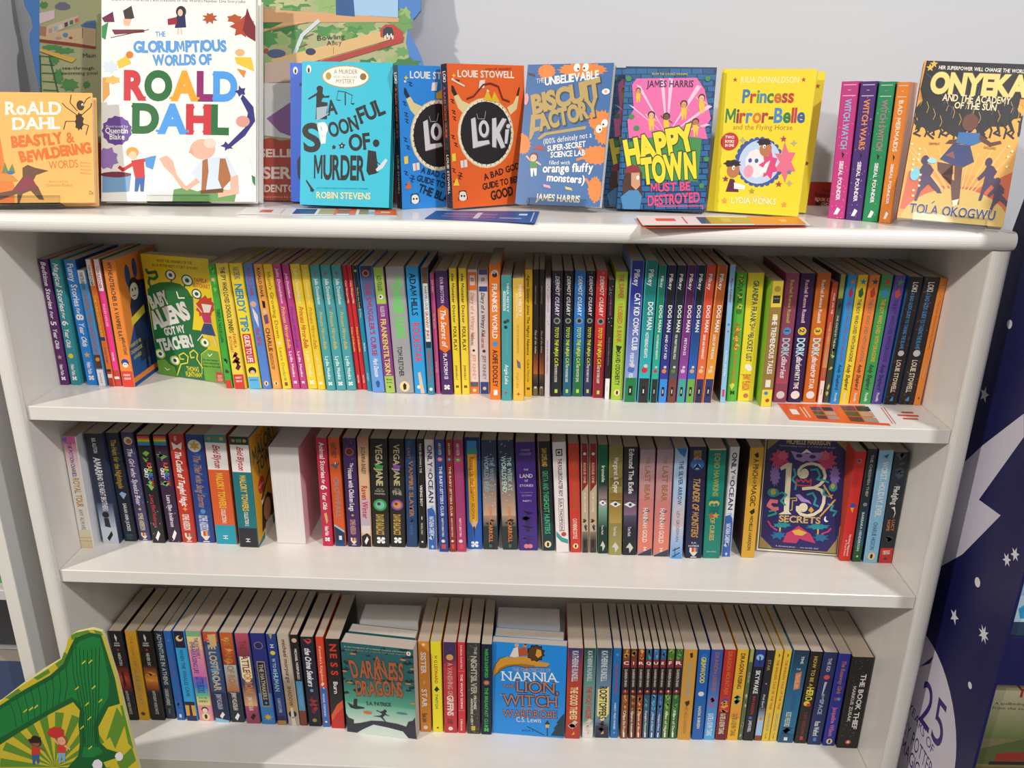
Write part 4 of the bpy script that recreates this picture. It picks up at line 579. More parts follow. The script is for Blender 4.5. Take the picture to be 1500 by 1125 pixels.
[-0.2703,-0.0659,0.0846,0.0144,0.1976,-0.0207,0.127,[["t","ANN M. MARTIN",0.03,0.13,"e8dcae",0.3,0.7],["c",0.45,0.17,0.3,"d97b72"],["t","1",0.155,0.185,"f4f0ee",0.35,0.6],["t","THE BABY-SITTERS CLUB",0.23,0.67,"dfe6f0",0.3,0.7],["t","KRISTY'S GREAT IDEA",0.69,0.86,"efe3d6",0.35,0.6],["c",0.45,0.9,0.24,"e6ded4"],["b",0.93,0.97,"d8483c",0.25,0.75]],"2b4590",None,None,"cabbaa",0,"denim blue paperback with pink disc and white club title, middle shelf","paperbacks on the middle shelf"],
[-0.2703,-0.0511,0.0854,0.0107,0.1976,-0.0239,0.127,[["t","ANN M. MARTIN",0.03,0.13,"e8dcae",0.3,0.7],["c",0.45,0.17,0.3,"3f86c0"],["t","1",0.155,0.185,"f4f0ee",0.35,0.6],["t","THE BABY-SITTERS CLUB",0.23,0.67,"e6d0b8",0.3,0.7],["t","KRISTY'S GREAT IDEA",0.69,0.86,"efe3d6",0.35,0.6],["c",0.45,0.9,0.24,"e6ded4"],["b",0.93,0.97,"d8483c",0.25,0.75]],"8a2a22",None,None,"cabbaa",0,"maroon paperback with blue disc and cream club title, middle shelf","paperbacks on the middle shelf"],
[-0.2703,-0.0377,0.0862,0.0147,0.1966,-0.0234,0.127,[["t","ANN M. MARTIN",0.03,0.13,"e8dcae",0.3,0.7],["c",0.45,0.17,0.3,"5f9a3a"],["t","1",0.155,0.185,"f4f0ee",0.35,0.6],["t","THE BABY-SITTERS CLUB",0.23,0.67,"8a5a80",0.3,0.7],["t","KRISTY'S GREAT IDEA",0.69,0.86,"efe3d6",0.35,0.6],["c",0.45,0.9,0.24,"e6ded4"],["b",0.93,0.97,"d8483c",0.25,0.75]],"ad3a70",None,None,"cabbaa",0,"magenta paperback with green disc and faint title, middle shelf","paperbacks on the middle shelf"],
[-0.2703,-0.0168,0.0959,0.0241,0.1975,-0.0218,0.127,[['b',0,0.1,'1b2350',0,1],['g',0.1,0.6,'1b2350','1d5fb8'],['b',0.03,0.095,'3a94cf',0.12,0.8],['b',0.095,0.145,'3f9a92',0.1,0.82],['p','edb023',[[0.14,0.145],[0.8,0.145],[0.78,0.74],[0.16,0.74]]],['p','d99a1c',[[0.62,0.145],[0.8,0.145],[0.78,0.74],[0.62,0.74]]],['p','dcb382',[[0.16,0.74],[0.78,0.74],[0.5,0.83]]],['p','2a2426',[[0.4,0.79],[0.56,0.79],[0.5,0.92]]],['t','Running Up that Stair',0.17,0.5,'a4542a',0.3,0.62],['t','SAM SEDGMAN',0.5,0.72,'7a4d20',0.36,0.58],['m',0.955,'ffffff']],'1d5fb8',None,None,'cabbaa',0,'blue paperback with a giant yellow pencil picture, middle shelf','paperbacks on the middle shelf'],
[-0.2703,0.0087,0.0963,0.0233,0.1934,-0.0218,0.127,[['b',0,0.25,'2c3a55',0,1],['g',0.25,0.68,'33415a','c9a890'],['g',0.68,0.8,'a8907a','2f3a34'],['b',0.78,1,'26312e',0,1],['w','1e2826',120,6,0.72,1],['d',18,'eef2f6',130,0,0.6,0.03],['t','THE WEEK AT',0.15,0.45,'7f95a0',0.55,0.85],['t','WORLDS END',0.14,0.46,'8ea6ac',0.15,0.48],['t','EMMA CARROLL',0.6,0.93,'d9823a',0.4,0.7],['b',0.95,0.98,'4a6a68',0.4,0.6]],'33415a',None,None,'cabbaa',0,'starry dusk-sky paperback right after the yellow pencil one, middle shelf','paperbacks on the middle shelf'],
[-0.2703,0.0406,0.097,0.0244,0.1938,-0.0516,0.127,[['b',0,0.25,'2c3a55',0,1],['g',0.25,0.68,'33415a','c9a890'],['g',0.68,0.8,'a8907a','2f3a34'],['b',0.78,1,'26312e',0,1],['w','1e2826',121,6,0.72,1],['d',18,'eef2f6',131,0,0.6,0.03],['t','THE WEEK AT',0.15,0.45,'a9d0c4',0.55,0.85],['t','WORLDS END',0.14,0.46,'b5dccc',0.15,0.48],['t','EMMA CARROLL',0.6,0.93,'d9823a',0.4,0.7],['b',0.95,0.98,'4a6a68',0.4,0.6]],'33415a',None,None,'cabbaa',0,'starry dusk-sky paperback just left of the wide purple one, middle shelf','paperbacks on the middle shelf'],
[-0.2703,0.0704,0.0962,0.0304,0.1916,-0.0498,0.127,[['w','35206a',140,4,0.6,1],['h','CHRIS',0.075,'8f82b5',0.5],['h','COLFER',0.11,'8f82b5',0.65],['h','THE',0.25,'bdb4cc',0.25],['h','LAND',0.31,'d6d0de',0.7],['h','OF',0.35,'bdb4cc',0.2],['h','STORIES',0.395,'bdb4cc',0.75],['h','the enchantress',0.455,'8f82b5',0.7],['h','RETURNS',0.485,'8f82b5',0.55],['h','PART 1',0.535,'cfc8de',0.45],['w','1c1536',141,5,0.62,0.98],['c',0.38,0.96,0.14,'e3818f'],['c',0.6,0.96,0.14,'e3818f']],'43267f',None,None,'cabbaa',0,'wide purple paperback with curly silver title and black vines, middle shelf','paperbacks on the middle shelf'],
[-0.2703,0.1021,0.0974,0.0202,0.1931,-0.0653,0.127,[['p','123a44',[[0,0.6],[1,0.75],[1,1],[0,1]]],['t','SAM COPELAND',0.06,0.22,'d9b23e',0.3,0.75],['t','GRETA AND THE',0.26,0.5,'3f9a6e',0.3,0.78],['t','GHOST HUNTERS',0.5,0.84,'43b27a',0.3,0.78],['b',0,1,'c07a5a',0,0.04],['e',0.5,0.94,0.3,'f0d9a0','20180f']],'1a1f26',None,None,'cabbaa',0,'black-green paperback with mint ghostly title, middle shelf','paperbacks on the middle shelf'],
[-0.2703,0.1255,0.0936,0.0205,0.1943,-0.0639,0.127,[['b',0.06,0.12,'4a1f26',0.2,0.75],['b',0.07,0.11,'efe6e6',0.28,0.66],['c',0.46,0.09,0.12,'5a1f26'],['t','THE ROLLERCOASTER BOY',0.145,0.48,'6a2430',0.35,0.7],['b',0.5,0.8,'6a2430',0.28,0.72],['b',0.505,0.795,'efe6e6',0.31,0.69],['t','LISA THOMPSON',0.51,0.79,'6a2430',0.37,0.62],['c',0.65,0.83,0.22,'c0483f'],['p','3f9f96',[[0,0.8],[0.5,0.86],[1,0.88],[1,0.92],[0.4,0.9],[0,0.85]]]],'eee8e8','e2dcdc',None,'cabbaa',0,'white paperback with maroon lettering and a teal wave foot, middle shelf','paperbacks on the middle shelf'],
[-0.2703,0.1467,0.0948,0.0165,0.1921,-0.0585,0.127,[['d',12,'e88a6a',150,0,1,0.03],['t','THE MIRACLE ON EBENEZER',0.05,0.6,'a8612f',0.3,0.75],['t','CATHERINE DOYLE',0.68,0.87,'f0dcc8',0.25,0.72],['e',0.5,0.94,0.3,'f0d9a0','20180f']],'cf3a2c',None,None,'cabbaa',0,'red paperback with faint gold title, middle shelf','paperbacks on the middle shelf'],
[-0.2703,0.1618,0.095,0.0114,0.1925,-0.0482,0.127,[['b',0,0.36,'8d2420',0,1],['p','8d2420',[[0,0.36],[1,0.36],[0,0.43]]],['c',0.5,0.09,0.26,'eae6e2'],['t','ROGUE ONE',0.17,0.35,'d8b8a8',0.3,0.7],['t','EOIN COLFER',0.44,0.62,'e8dcc8',0.35,0.65],['w','5a5048',160,4,0.66,0.85],['g',0.8,0.88,'8a7a6a','3e3638'],['b',0.88,1,'3c3639',0,1],['b',0.88,0.95,'1a181a',0.3,0.65]],'c4ad90',None,None,'cabbaa',0,'red and tan paperback with white mask, right after the plain red one, middle shelf','paperbacks on the middle shelf'],
[-0.2703,0.1746,0.0957,0.012,0.1926,-0.0455,0.127,[['b',0,0.36,'8d2420',0,1],['p','8d2420',[[0,0.36],[1,0.36],[0,0.43]]],['c',0.5,0.09,0.26,'eae6e2'],['t','ROGUE ONE',0.17,0.35,'d8b8a8',0.3,0.7],['t','EOIN COLFER',0.44,0.62,'e8dcc8',0.35,0.65],['w','5a5048',160,4,0.66,0.85],['g',0.8,0.88,'8a7a6a','3e3638'],['b',0.88,1,'3c3639',0,1],['b',0.88,0.95,'1a181a',0.3,0.65]],'c4ad90',None,None,'cabbaa',0,'red and tan paperback with white mask, just left of the forest green one, middle shelf','paperbacks on the middle shelf'],
[-0.2703,0.1899,0.0941,0.0153,0.1914,-0.0467,0.127,[['g',0.0,0.35,'1d6a48','123a2c'],['g',0.35,0.55,'20303a','b59a96'],['g',0.55,0.75,'8fae9e','1c4a3a'],['b',0.75,1,'16302a',0,1],['t','Ironside',0.1,0.42,'e4e0d8',0.35,0.75],['p','f0ece8',[[0.0,0.52],[0.45,0.495],[0.95,0.525],[0.5,0.55]]],['c',0.5,0.522,0.14,'3f6a9a'],['c',0.5,0.522,0.07,'17161a'],['b',0.488,0.494,'3a2a22',0.1,0.95],['t','Tom Huck',0.73,0.82,'d6d3cc',0.35,0.6],['p','cfcfc4',[[0.2,0.93],[0.5,0.88],[0.8,0.93],[0.5,0.98],[0.45,0.93]]]],'1d6a48',None,None,'cabbaa',0,'forest green paperback with a silver-masked eye, middle shelf','paperbacks on the middle shelf'],
[-0.2703,0.2097,0.0911,0.0211,0.1911,-0.047,0.127,[['b',0.28,0.36,'75602c',0,1],['g',0.42,0.7,'8a6a2c','b59a4c'],['g',0.7,1,'8f8444','a09a5a'],['t','Margaret & Cyper',0.1,0.42,'e4e0d8',0.35,0.75],['p','f0ece8',[[0.0,0.52],[0.45,0.495],[0.95,0.525],[0.5,0.55]]],['c',0.5,0.522,0.14,'4a5a78'],['c',0.5,0.522,0.07,'17161a'],['b',0.488,0.494,'3a2a22',0.1,0.95],['t','Tom Huck',0.73,0.82,'d6d3cc',0.35,0.6],['p','cfcfc4',[[0.2,0.93],[0.5,0.88],[0.8,0.93],[0.5,0.98],[0.45,0.93]]]],'8f8444',None,None,'cabbaa',0,'olive paperback with a golden eye, middle shelf','paperbacks on the middle shelf'],
[-0.2703,0.2327,0.0914,0.0219,0.1905,-0.0471,0.127,[['g',0.38,0.62,'1f2230','8a6a86'],['g',0.62,0.75,'5a5070','1f2230'],['t','Edmund The Exile',0.02,0.42,'e4e0d8',0.35,0.75],['p','f0ece8',[[0.0,0.52],[0.45,0.495],[0.95,0.525],[0.5,0.55]]],['c',0.5,0.522,0.14,'4f7a9a'],['c',0.5,0.522,0.07,'17161a'],['b',0.488,0.494,'3a2a22',0.1,0.95],['t','Tom Huck',0.73,0.82,'d6d3cc',0.35,0.6],['p','cfcfc4',[[0.2,0.93],[0.5,0.88],[0.8,0.93],[0.5,0.98],[0.45,0.93]]]],'1f2230',None,None,'cabbaa',0,'blue-black paperback with a pale blue eye, middle shelf','paperbacks on the middle shelf'],
[-0.2703,0.2571,0.0918,0.0235,0.1865,-0.04,0.127,[['g',0,0.45,'a898a6','cc8a86'],['g',0.45,0.8,'cc8080','e07f6c'],['b',0.8,0.95,'e0806c',0,1],['w','6a5a6a',170,3,0.55,0.72],['p','3a4050',[[0,0.99],[1,0.93],[1,1],[0,1]]],['t','THE',0.07,0.13,'a8763c',0.4,0.65],['t','LAST BEAR',0.15,0.47,'a06a3c',0.35,0.75],['t','HANNAH GOLD',0.54,0.87,'f0dcd2',0.3,0.65],['t','H',0.92,0.95,'f4f0ee',0.4,0.62]],'c08a92',None,None,'cabbaa',0,'dusky rose paperback with copper title, right after the blue-black eye one, middle shelf','paperbacks on the middle shelf'],
[-0.2703,0.2829,0.0902,0.0248,0.188,-0.0337,0.127,[['g',0,0.45,'a898a6','cc8a86'],['g',0.45,0.8,'cc8080','e07f6c'],['b',0.8,0.95,'e0806c',0,1],['w','6a5a6a',170,3,0.55,0.72],['p','3a4050',[[0,0.99],[1,0.93],[1,1],[0,1]]],['t','THE',0.07,0.13,'a8763c',0.4,0.65],['t','LAST BEAR',0.15,0.47,'a06a3c',0.35,0.75],['t','HANNAH GOLD',0.54,0.87,'f0dcd2',0.3,0.65],['t','H',0.92,0.95,'f4f0ee',0.4,0.62]],'c08a92',None,None,'cabbaa',0,'dusky rose paperback with copper title, just left of the pale blue one, middle shelf','paperbacks on the middle shelf'],
[-0.2703,0.3066,0.0854,0.0187,0.1931,-0.0351,0.127,[['p','3a78c4',[[0,0],[1,0],[0.8,0.08],[0.4,0.05]]],['g',0.45,0.7,'b9c3da','d8b9b0'],['g',0.7,1,'cfd0dc','4a9ae0'],['t','THE SILVER ARROW',0.11,0.5,'3a4a66',0.35,0.75],['t','LEV GROSSMAN',0.56,0.84,'6a7a9a',0.35,0.65],['p','22344c',[[0.1,0.92],[0.8,0.89],[0.82,0.9],[0.12,0.93]]],['p','22344c',[[0.1,0.98],[0.8,0.94],[0.82,0.95],[0.12,0.99]]],['p','22344c',[[0.3,0.9],[0.36,0.9],[0.4,0.99],[0.34,0.99]]]],'a9c4e4',None,None,'cabbaa',0,'light blue paperback with dark runic title and a folded map corner, middle shelf','paperbacks on the middle shelf'],
[-0.2703,0.3344,0.088,0.0259,0.1949,-0.0495,0.127,[['c',0.5,0.15,0.44,'2f62a8'],['c',0.5,0.17,0.2,'8ab8e0'],['t','SONGS OF MAGIC',0.03,0.11,'c49a4c',0.25,0.75],['p','12142a',[[0.2,0.2],[0.5,0.14],[0.8,0.2],[0.5,0.18]]],['t','THUNDER OF MONSTERS',0.27,0.8,'bf8f4c',0.3,0.75,1],['h','S.A.',0.86,'dcdde6',0.35],['h','PATRICK',0.89,'dcdde6',0.7],['u',0.955]],'1e2148',None,None,'cabbaa',0,'navy paperback with gold title and blue flash, middle shelf','paperbacks on the middle shelf'],
[-0.2703,0.3632,0.0896,0.0269,0.1917,-0.0427,0.127,[['b',0,0.01,'d9dcb0',0,1],['t','ECHO HAWKINS',0.04,0.42,'a8a44a',0.35,0.7],['b',0.43,0.58,'0f6f64',0.2,0.8],['c',0.35,0.49,0.2,'d9b552'],['c',0.6,0.49,0.2,'d9b552'],['c',0.35,0.5,0.12,'128272'],['c',0.6,0.5,0.12,'128272'],['s',0.35,0.6,0.2,'c8542f',5],['s',0.62,0.6,0.2,'d3a23c',5],['t','OF CURSES',0.62,0.83,'cfae52',0.3,0.6],['h','EMMA CARROLL',0.94,'cfe2da',0.6]],'128272',None,None,'cabbaa',0,'emerald paperback with gold capitals and an arch emblem, middle shelf','paperbacks on the middle shelf'],
[-0.2703,0.3879,0.0959,0.0146,0.1931,-0.0278,0.127,[['b',0.68,1,'3a63b0',0,1],['p','3a63b0',[[0,0.62],[0.8,0.6],[1,0.68],[0,0.7]]],['p','9fc0e8',[[0.0,0.6],[0.75,0.585],[1,0.67],[0.9,0.64],[0.5,0.6]]],['t','ONLY',0.05,0.24,'2f2a5a',0.25,0.85],['t','THE',0.25,0.28,'2f2a5a',0.4,0.7],['t','OCEAN',0.29,0.56,'2f2a5a',0.25,0.85],['t','NATASHA CAREW',0.69,0.87,'e6edf6',0.2,0.8],['w','b9d2ef',110,3,0.86,1]],'e4e2e4',None,None,'cabbaa',0,'white and blue paperback with navy capitals, beside the golden one, middle shelf','paperbacks on the middle shelf'],
[-0.2703,0.4225,0.095,0.0209,0.1933,-0.0334,0.127,[['p','2a2218',[[0.3,0.06],[0.6,0.04],[0.7,0.08],[0.5,0.09]]],['t','A PINCH',0.1,0.27,'5a3a1c',0.3,0.75],['t','OF',0.28,0.32,'5a3a1c',0.4,0.65],['t','MAGIC',0.33,0.52,'5a3a1c',0.3,0.75],['p','2a2218',[[0.3,0.57],[0.7,0.54],[0.75,0.58],[0.5,0.6]]],['t','MICHELLE HARRISON',0.61,0.93,'4a331c',0.4,0.68]],'d9a733','3a2024',None,'cabbaa',0,'golden paperback with black lettering and small birds, middle shelf','paperbacks on the middle shelf'],
[-0.2703,0.5768,0.0936,0.0168,0.1917,-0.02,0.127,[['c',0.45,0.08,0.28,'d96a3a'],['c',0.4,0.08,0.18,'4a4a9a'],['t','A Mysterious Story',0.12,0.42,'b3302a',0.3,0.7],['c',0.45,0.48,0.3,'3a4a9a'],['p','e0a03a',[[0.2,0.5],[0.6,0.5],[0.5,0.55]]],['t','Nothing Happened',0.75,0.95,'f0d0c8',0.55,0.78],['t','A True Fiction',0.8,0.95,'f0d0c8',0.25,0.42]],'cf2a26','c8472f',None,'cabbaa',0,'vivid red paperback with small blue emblem, middle shelf','paperbacks on the middle shelf'],
[-0.2703,0.5944,0.0926,0.0143,0.1972,-0.0249,0.127,[['g',0.45,0.8,'1b2a30','1f5a78'],['g',0.8,0.88,'1f5a78','1f6a48'],['b',0.86,1,'22603a',0,1],['t','THE CHESSMEN THIEF',0.05,0.41,'aab2ac',0.35,0.7],['c',0.5,0.48,0.24,'b9c0bc'],['c',0.5,0.48,0.16,'1b3038'],['c',0.5,0.48,0.08,'b9c0bc'],['t','BARBARA HENDERSON',0.55,0.9,'dfe6e2',0.3,0.62],['c',0.5,0.95,0.14,'e6ddb0']],'1b2a30',None,None,'cabbaa',0,'dark teal paperback with grey lettering and a target emblem, middle shelf','paperbacks on the middle shelf'],
[-0.2703,0.6157,0.0908,0.0216,0.1963,-0.032,0.127,[['p','2a5a9a',[[0.3,0.05],[0.7,0.03],[0.6,0.07]]],['t','WORST. HOLIDAY. EVER.',0.1,0.58,'e9eef2',0.3,0.8],['t','CHARLIE HIGSON',0.63,0.88,'3f6f9c',0.3,0.65],['e',0.5,0.94,0.3,'f0d9a0','20180f']],'8ec4e4','1e3a6a',None,'cabbaa',0,'pastel blue paperback with big white wavy title, middle shelf','paperbacks on the middle shelf'],
[-0.2703,0.6387,0.0913,0.0217,0.1935,-0.03,0.127,[['w','3c4a5c',190,7,0,0.3],['t','Fledgling',0.3,0.46,'e6e4de',0.3,0.75],['p','f0eee8',[[0.3,0.49],[0.6,0.48],[0.72,0.54],[0.6,0.59],[0.66,0.53],[0.5,0.5]]],['t','LUCY',0.6,0.7,'cf7d3c',0.55,0.8],['t','HOPE',0.6,0.7,'cf7d3c',0.2,0.45],['w','3c4a5c',191,3,0.7,0.85],['b',0.86,1,'c93428',0,1],['h','NOSY',0.895,'f4f0ee',0.55],['h','CROW',0.915,'f4f0ee',0.55],['s',0.5,0.96,0.16,'4a2a50',5]],'1f2630',None,None,'cabbaa',0,'charcoal paperback with white crescent moon and red base, middle shelf','paperbacks on the middle shelf'],
[-0.6363,-0.6306,0.0858,0.0229,0.19,-0.0164,0.129,[['p','eae6e2',[[0.45,0.03],[0.6,0.07],[0.5,0.12],[0.4,0.07]]],['h','ALEX',0.135,'f4f0ee',0.45],['h','RIDER',0.16,'f4f0ee',0.5],['c',0.5,0.205,0.1,'c0302c'],['t','NIGHTSHADE',0.24,0.44,'e6e2de',0.4,0.65],['g',0.38,0.5,'191718','c0342a'],['b',0.5,0.56,'c8402e',0,1],['g',0.56,0.68,'c0342a','191718'],['c',0.5,0.52,0.3,'d8503a'],['p','141214',[[0.4,0.45],[0.55,0.44],[0.62,0.62],[0.5,0.6],[0.4,0.63]]],['t','ANTHONY HOROWITZ',0.66,0.93,'d6d2ce',0.4,0.65]],'191718',None,None,'cabbaa',0,'black paperback with a spy figure in a red target, lower shelf','paperbacks on the lower shelf'],
[-0.6363,-0.6092,0.0869,0.0186,0.1896,0.0066,0.129,[['t','THE DIARY OF',0.05,0.38,'d08e1e',0.35,0.7],['t','A KILLER CAT',0.42,0.82,'a8a27c',0.3,0.7],['c',0.5,0.925,0.24,'5a4a2c']],'e6ac24',None,None,'cabbaa',0,'amber yellow paperback with faint grey letters, lower shelf','paperbacks on the lower shelf'],
[-0.6363,-0.5846,0.0881,0.0244,0.1902,0.0041,0.129,[['p','eae6e2',[[0.45,0.03],[0.6,0.07],[0.5,0.12],[0.4,0.07]]],['h','ALEX',0.135,'f4f0ee',0.45],['h','RIDER',0.16,'f4f0ee',0.5],['c',0.5,0.205,0.1,'c0302c'],['t','NEVER SAY DIE',0.24,0.44,'e6e2de',0.4,0.65],['g',0.38,0.5,'191718','e07a24'],['b',0.5,0.56,'e8962e',0,1],['g',0.56,0.68,'e07a24','191718'],['w','f0b040',200,4,0.45,0.58],['t','ANTHONY HOROWITZ',0.66,0.93,'d6d2ce',0.4,0.65]],'191718',None,None,'cabbaa',0,'black paperback with an orange fireball, lower shelf','paperbacks on the lower shelf'],
[-0.6363,-0.563,0.0926,0.0164,0.1878,0.0046,0.129,[['t','ADVENTURE IN ATHENS',0.03,0.6,'b9c6cc',0.3,0.85],['t','CAROLINE LAWRENCE',0.65,0.84,'cdd4d6',0.25,0.7],['t','Orion',0.88,0.94,'8a98a4',0.35,0.6]],'1f2e40',None,None,'cabbaa',0,'dark slate paperback with pale capitals reading downwards, lower shelf','paperbacks on the lower shelf'],
[-0.6363,-0.544,0.0902,0.0136,0.1903,-0.0049,0.129,[['c',0.5,0.1,0.25,'3a78c4'],['t','The Shark Caller',0.2,0.6,'8a4a6a',0.35,0.65],['w','1f4f96',210,4,0.75,0.95],['b',0.93,0.97,'cfdbe8',0.35,0.7]],'2560ad',None,None,'cabbaa',0,'medium blue paperback with faint red lettering, lower shelf','paperbacks on the lower shelf'],
[-0.6363,-0.5231,0.0895,0.0199,0.1915,-0.0096,0.129,[['b',0,0.18,'241a40',0,1],['c',0.5,0.08,0.34,'e6c88a'],['c',0.6,0.07,0.2,'241a40'],['t','WHEN THE WHALES CAME',0.2,0.72,'1f5f8c',0.3,0.7],['b',0.78,0.84,'1d1c2c',0,1],['b',0.82,0.95,'d9a24a',0,1],['p','1d1c2c',[[0.4,0.8],[0.6,0.8],[0.65,0.95],[0.35,0.95]]],['b',0.94,1,'2a2a5a',0,1]],'2fa2dc',None,None,'cabbaa',0,'bright sky blue paperback with navy top with a golden moon, lower shelf','paperbacks on the lower shelf'],
[-0.6363,-0.4979,0.0908,0.0261,0.1916,-0.0128,0.129,[['b',0,0.06,'7ab58a',0,1],['g',0.06,0.2,'e9d98a','e9b890'],['g',0.2,0.5,'e49aa0','d070b4'],['g',0.5,0.62,'8a5ac0','3a7ad8'],['g',0.62,0.72,'3a8ad8','6ac08a'],['g',0.72,0.82,'a8cf8a','e9d98a'],['b',0.82,1,'e49aa6',0,1],['t','THE EXTREMELY',0.07,0.3,'5a3a9c',0.5,0.8],['t','EMBARRASSING LIFE',0.12,0.46,'5a3a9c',0.15,0.5],['t','LOTTIE BROOKS',0.5,0.68,'2a3a9a',0.2,0.75],['h','KATIE',0.74,'5a4a5a',0.6],['h','KIRBY',0.78,'5a4a5a',0.65],['c',0.5,0.87,0.26,'3a2a2c'],['c',0.5,0.88,0.2,'eddcd0'],['e',0.5,0.95,0.3,'f0d9a0','20180f']],'e49aa6',None,None,'cabbaa',0,'rainbow-striped paperback with purple title, lower shelf','paperbacks on the lower shelf'],
[-0.6363,-0.468,0.0889,0.0258,0.1922,-0.0137,0.129,[['b',0,0.1,'c8522f',0,1],['p','e0b070',[[0.3,0.03],[0.9,0.02],[0.9,0.15],[0.5,0.2]]],['g',0.15,0.6,'3a5a8c','2f4a80'],['w','6a9ac4',220,6,0.2,0.65],['t','THE LOST ROAR',0.05,0.64,'c9b48a',0.25,0.8],['b',0.66,1,'242b52',0,1],['t','JENNY MCLACHLAN',0.68,0.85,'b5bcd0',0.3,0.7],['p','8ac8e4',[[0,0.95],[1,0.98],[1,1],[0,1]]],['p','f4f0ee',[[0.35,0.93],[0.6,0.88],[0.75,0.91],[0.5,0.96]]]],'3a4a70',None,None,'cabbaa',0,'navy and orange paperback with a big blue wave, lower shelf','paperbacks on the lower shelf'],
[-0.6363,-0.4414,0.0902,0.0235,0.1909,-0.0102,0.129,[['g',0,0.35,'d0602c','a83220'],['w','e8a04a',222,5,0.05,0.4],['g',0.35,0.65,'9fc0c8','b8683c'],['t','THE LAND OF ROAR',0.03,0.64,'b07a3a',0.25,0.8],['b',0.66,1,'24303a',0,1],['t','JENNY MCLACHLAN',0.66,0.86,'d9dcc8',0.3,0.7],['p','f4f0ee',[[0.3,0.95],[0.6,0.89],[0.75,0.92],[0.5,0.98]]]],'3a4a70',None,None,'cabbaa',0,'russet paperback with a fiery swirl and dark foot, lower shelf','paperbacks on the lower shelf'],
[-0.6363,-0.4118,0.0884,0.0246,0.192,-0.0206,0.129,[['g',0,0.25,'c0506a','7a2f5a'],['p','efe2c0',[[0.1,0.25],[0.9,0.25],[0.9,0.48],[0.5,0.55],[0.1,0.48]]],['g',0.55,0.8,'4a3a6a','e0a870'],['t','THE BATTLE',0.08,0.42,'8a3a2c',0.25,0.8],['t','FOR ROAR',0.42,0.66,'d08a2c',0.25,0.85],['b',0.8,1,'a8486c',0,1],['t','JENNY MCLACHLAN',0.7,0.85,'e8d8c0',0.3,0.65],['p','17161a',[[0.3,0.93],[0.6,0.88],[0.75,0.91],[0.5,0.96]]]],'3a4a70',None,None,'cabbaa',0,'purple and cream paperback with a cream shield behind its title, lower shelf','paperbacks on the lower shelf'],
[-0.6363,-0.3844,0.0881,0.0249,0.1933,-0.0219,0.129,[['b',0.62,1,'3a86d0',0,1],['g',0.3,0.65,'2a2f80','28407a'],['c',0.5,0.13,0.34,'8a8464'],['c',0.5,0.13,0.28,'242a66'],['b',0.3,0.8,'b39a58',0.18,0.8],['b',0.31,0.79,'1b1f3a',0.23,0.75],['t','THE HATMAKERS',0.33,0.72,'b5b090',0.33,0.66],['c',0.5,0.76,0.1,'4aa0e0'],['s',0.5,0.92,0.3,'e9c44a',8]],'2a2f80',None,None,'cabbaa',0,'indigo paperback with a gold-framed title label, lower shelf','paperbacks on the lower shelf'],
[-0.6363,-0.3601,0.0876,0.0166,0.1931,-0.0272,0.129,[['p','b3a45a',[[0.3,0],[0.7,0],[0.5,0.06]]],['t','H',0.1,0.16,'dfe4ea',0.3,0.75],['c',0.5,0.2,0.3,'e6c93a'],['t','W TO BE',0.26,0.41,'b8c6d8',0.3,0.7],['t','HUMAN',0.42,0.62,'9fd0dc',0.2,0.8],['t','KARIN MCCOMBIE',0.7,0.86,'b8c6d8',0.3,0.7],['b',0.9,0.95,'202a50',0,1],['b',0.95,1,'b98a4a',0,1]],'25428c',None,None,'cabbaa',0,'royal-navy paperback with yellow letter and striped foot, lower shelf','paperbacks on the lower shelf'],
[-0.6363,-0.3391,0.087,0.0197,0.1944,-0.0267,0.129,[['g',0.5,0.85,'b9ab98','d9a860'],['t','michael morpurgo',0.06,0.52,'7a3030',0.35,0.75],['t','SHADOW',0.56,0.78,'5a4a3c',0.3,0.7],['c',0.5,0.87,0.42,'3a2418'],['p','f0e8e0',[[0.35,0.8],[0.6,0.8],[0.65,0.92],[0.75,1],[0.3,1]]],['c',0.5,0.91,0.12,'b08a80']],'c3b6a4',None,None,'cabbaa',0,'tan paperback with a collie dog photo at the foot, lower shelf','paperbacks on the lower shelf'],
[-0.6363,-0.3216,0.0879,0.0132,0.1931,-0.0207,0.129,[['c',0.5,0.06,0.4,'d9b890'],['t','MICHAEL MORPURGO',0.15,0.48,'e8e4de',0.35,0.75],['b',0.5,0.83,'5aa8dc',0,1],['b',0.83,1,'8e4530',0,1],['t','TWIST OF GOLD',0.55,0.78,'79bde8',0.3,0.7]],'231f22',None,None,'cabbaa',0,'black and cyan paperback with a sky-blue middle panel, lower shelf','paperbacks on the lower shelf'],
[-0.6363,-0.3012,0.0872,0.0221,0.1903,-0.0133,0.129,[['w','c0463f',230,2,0,0.06],['t','the Crime Seekers',0.12,0.54,'eceaf0',0.25,0.78,1],['c',0.5,0.59,0.16,'7ca0d0'],['w','a83440',231,3,0.65,0.8],['t','LAUREN MAGAZINER',0.66,0.85,'a83440',0.35,0.6],['c',0.5,0.93,0.2,'b59a3a']],'1f2235',None,None,'cabbaa',0,'inky blue paperback with white curly title, lower shelf','paperbacks on the lower shelf'],
[-0.6363,-0.2809,0.0866,0.0135,0.1917,-0.0028,0.129,[["b",0.55,1,"2f6ab8",0,1],["w","e8d8c8",240,2,0.48,0.58],["t","Kensuke's Kingdom",0.1,0.48,"f0c8a0",0.3,0.7,1],["t","MICHAEL MORPURGO",0.62,0.88,"cfe0f0",0.3,0.6],["c",0.5,0.94,0.18,"dfe8f0"]],"d9432a",None,None,"cabbaa",0,"red and blue paperback with cream script, lower shelf","paperbacks on the lower shelf"],
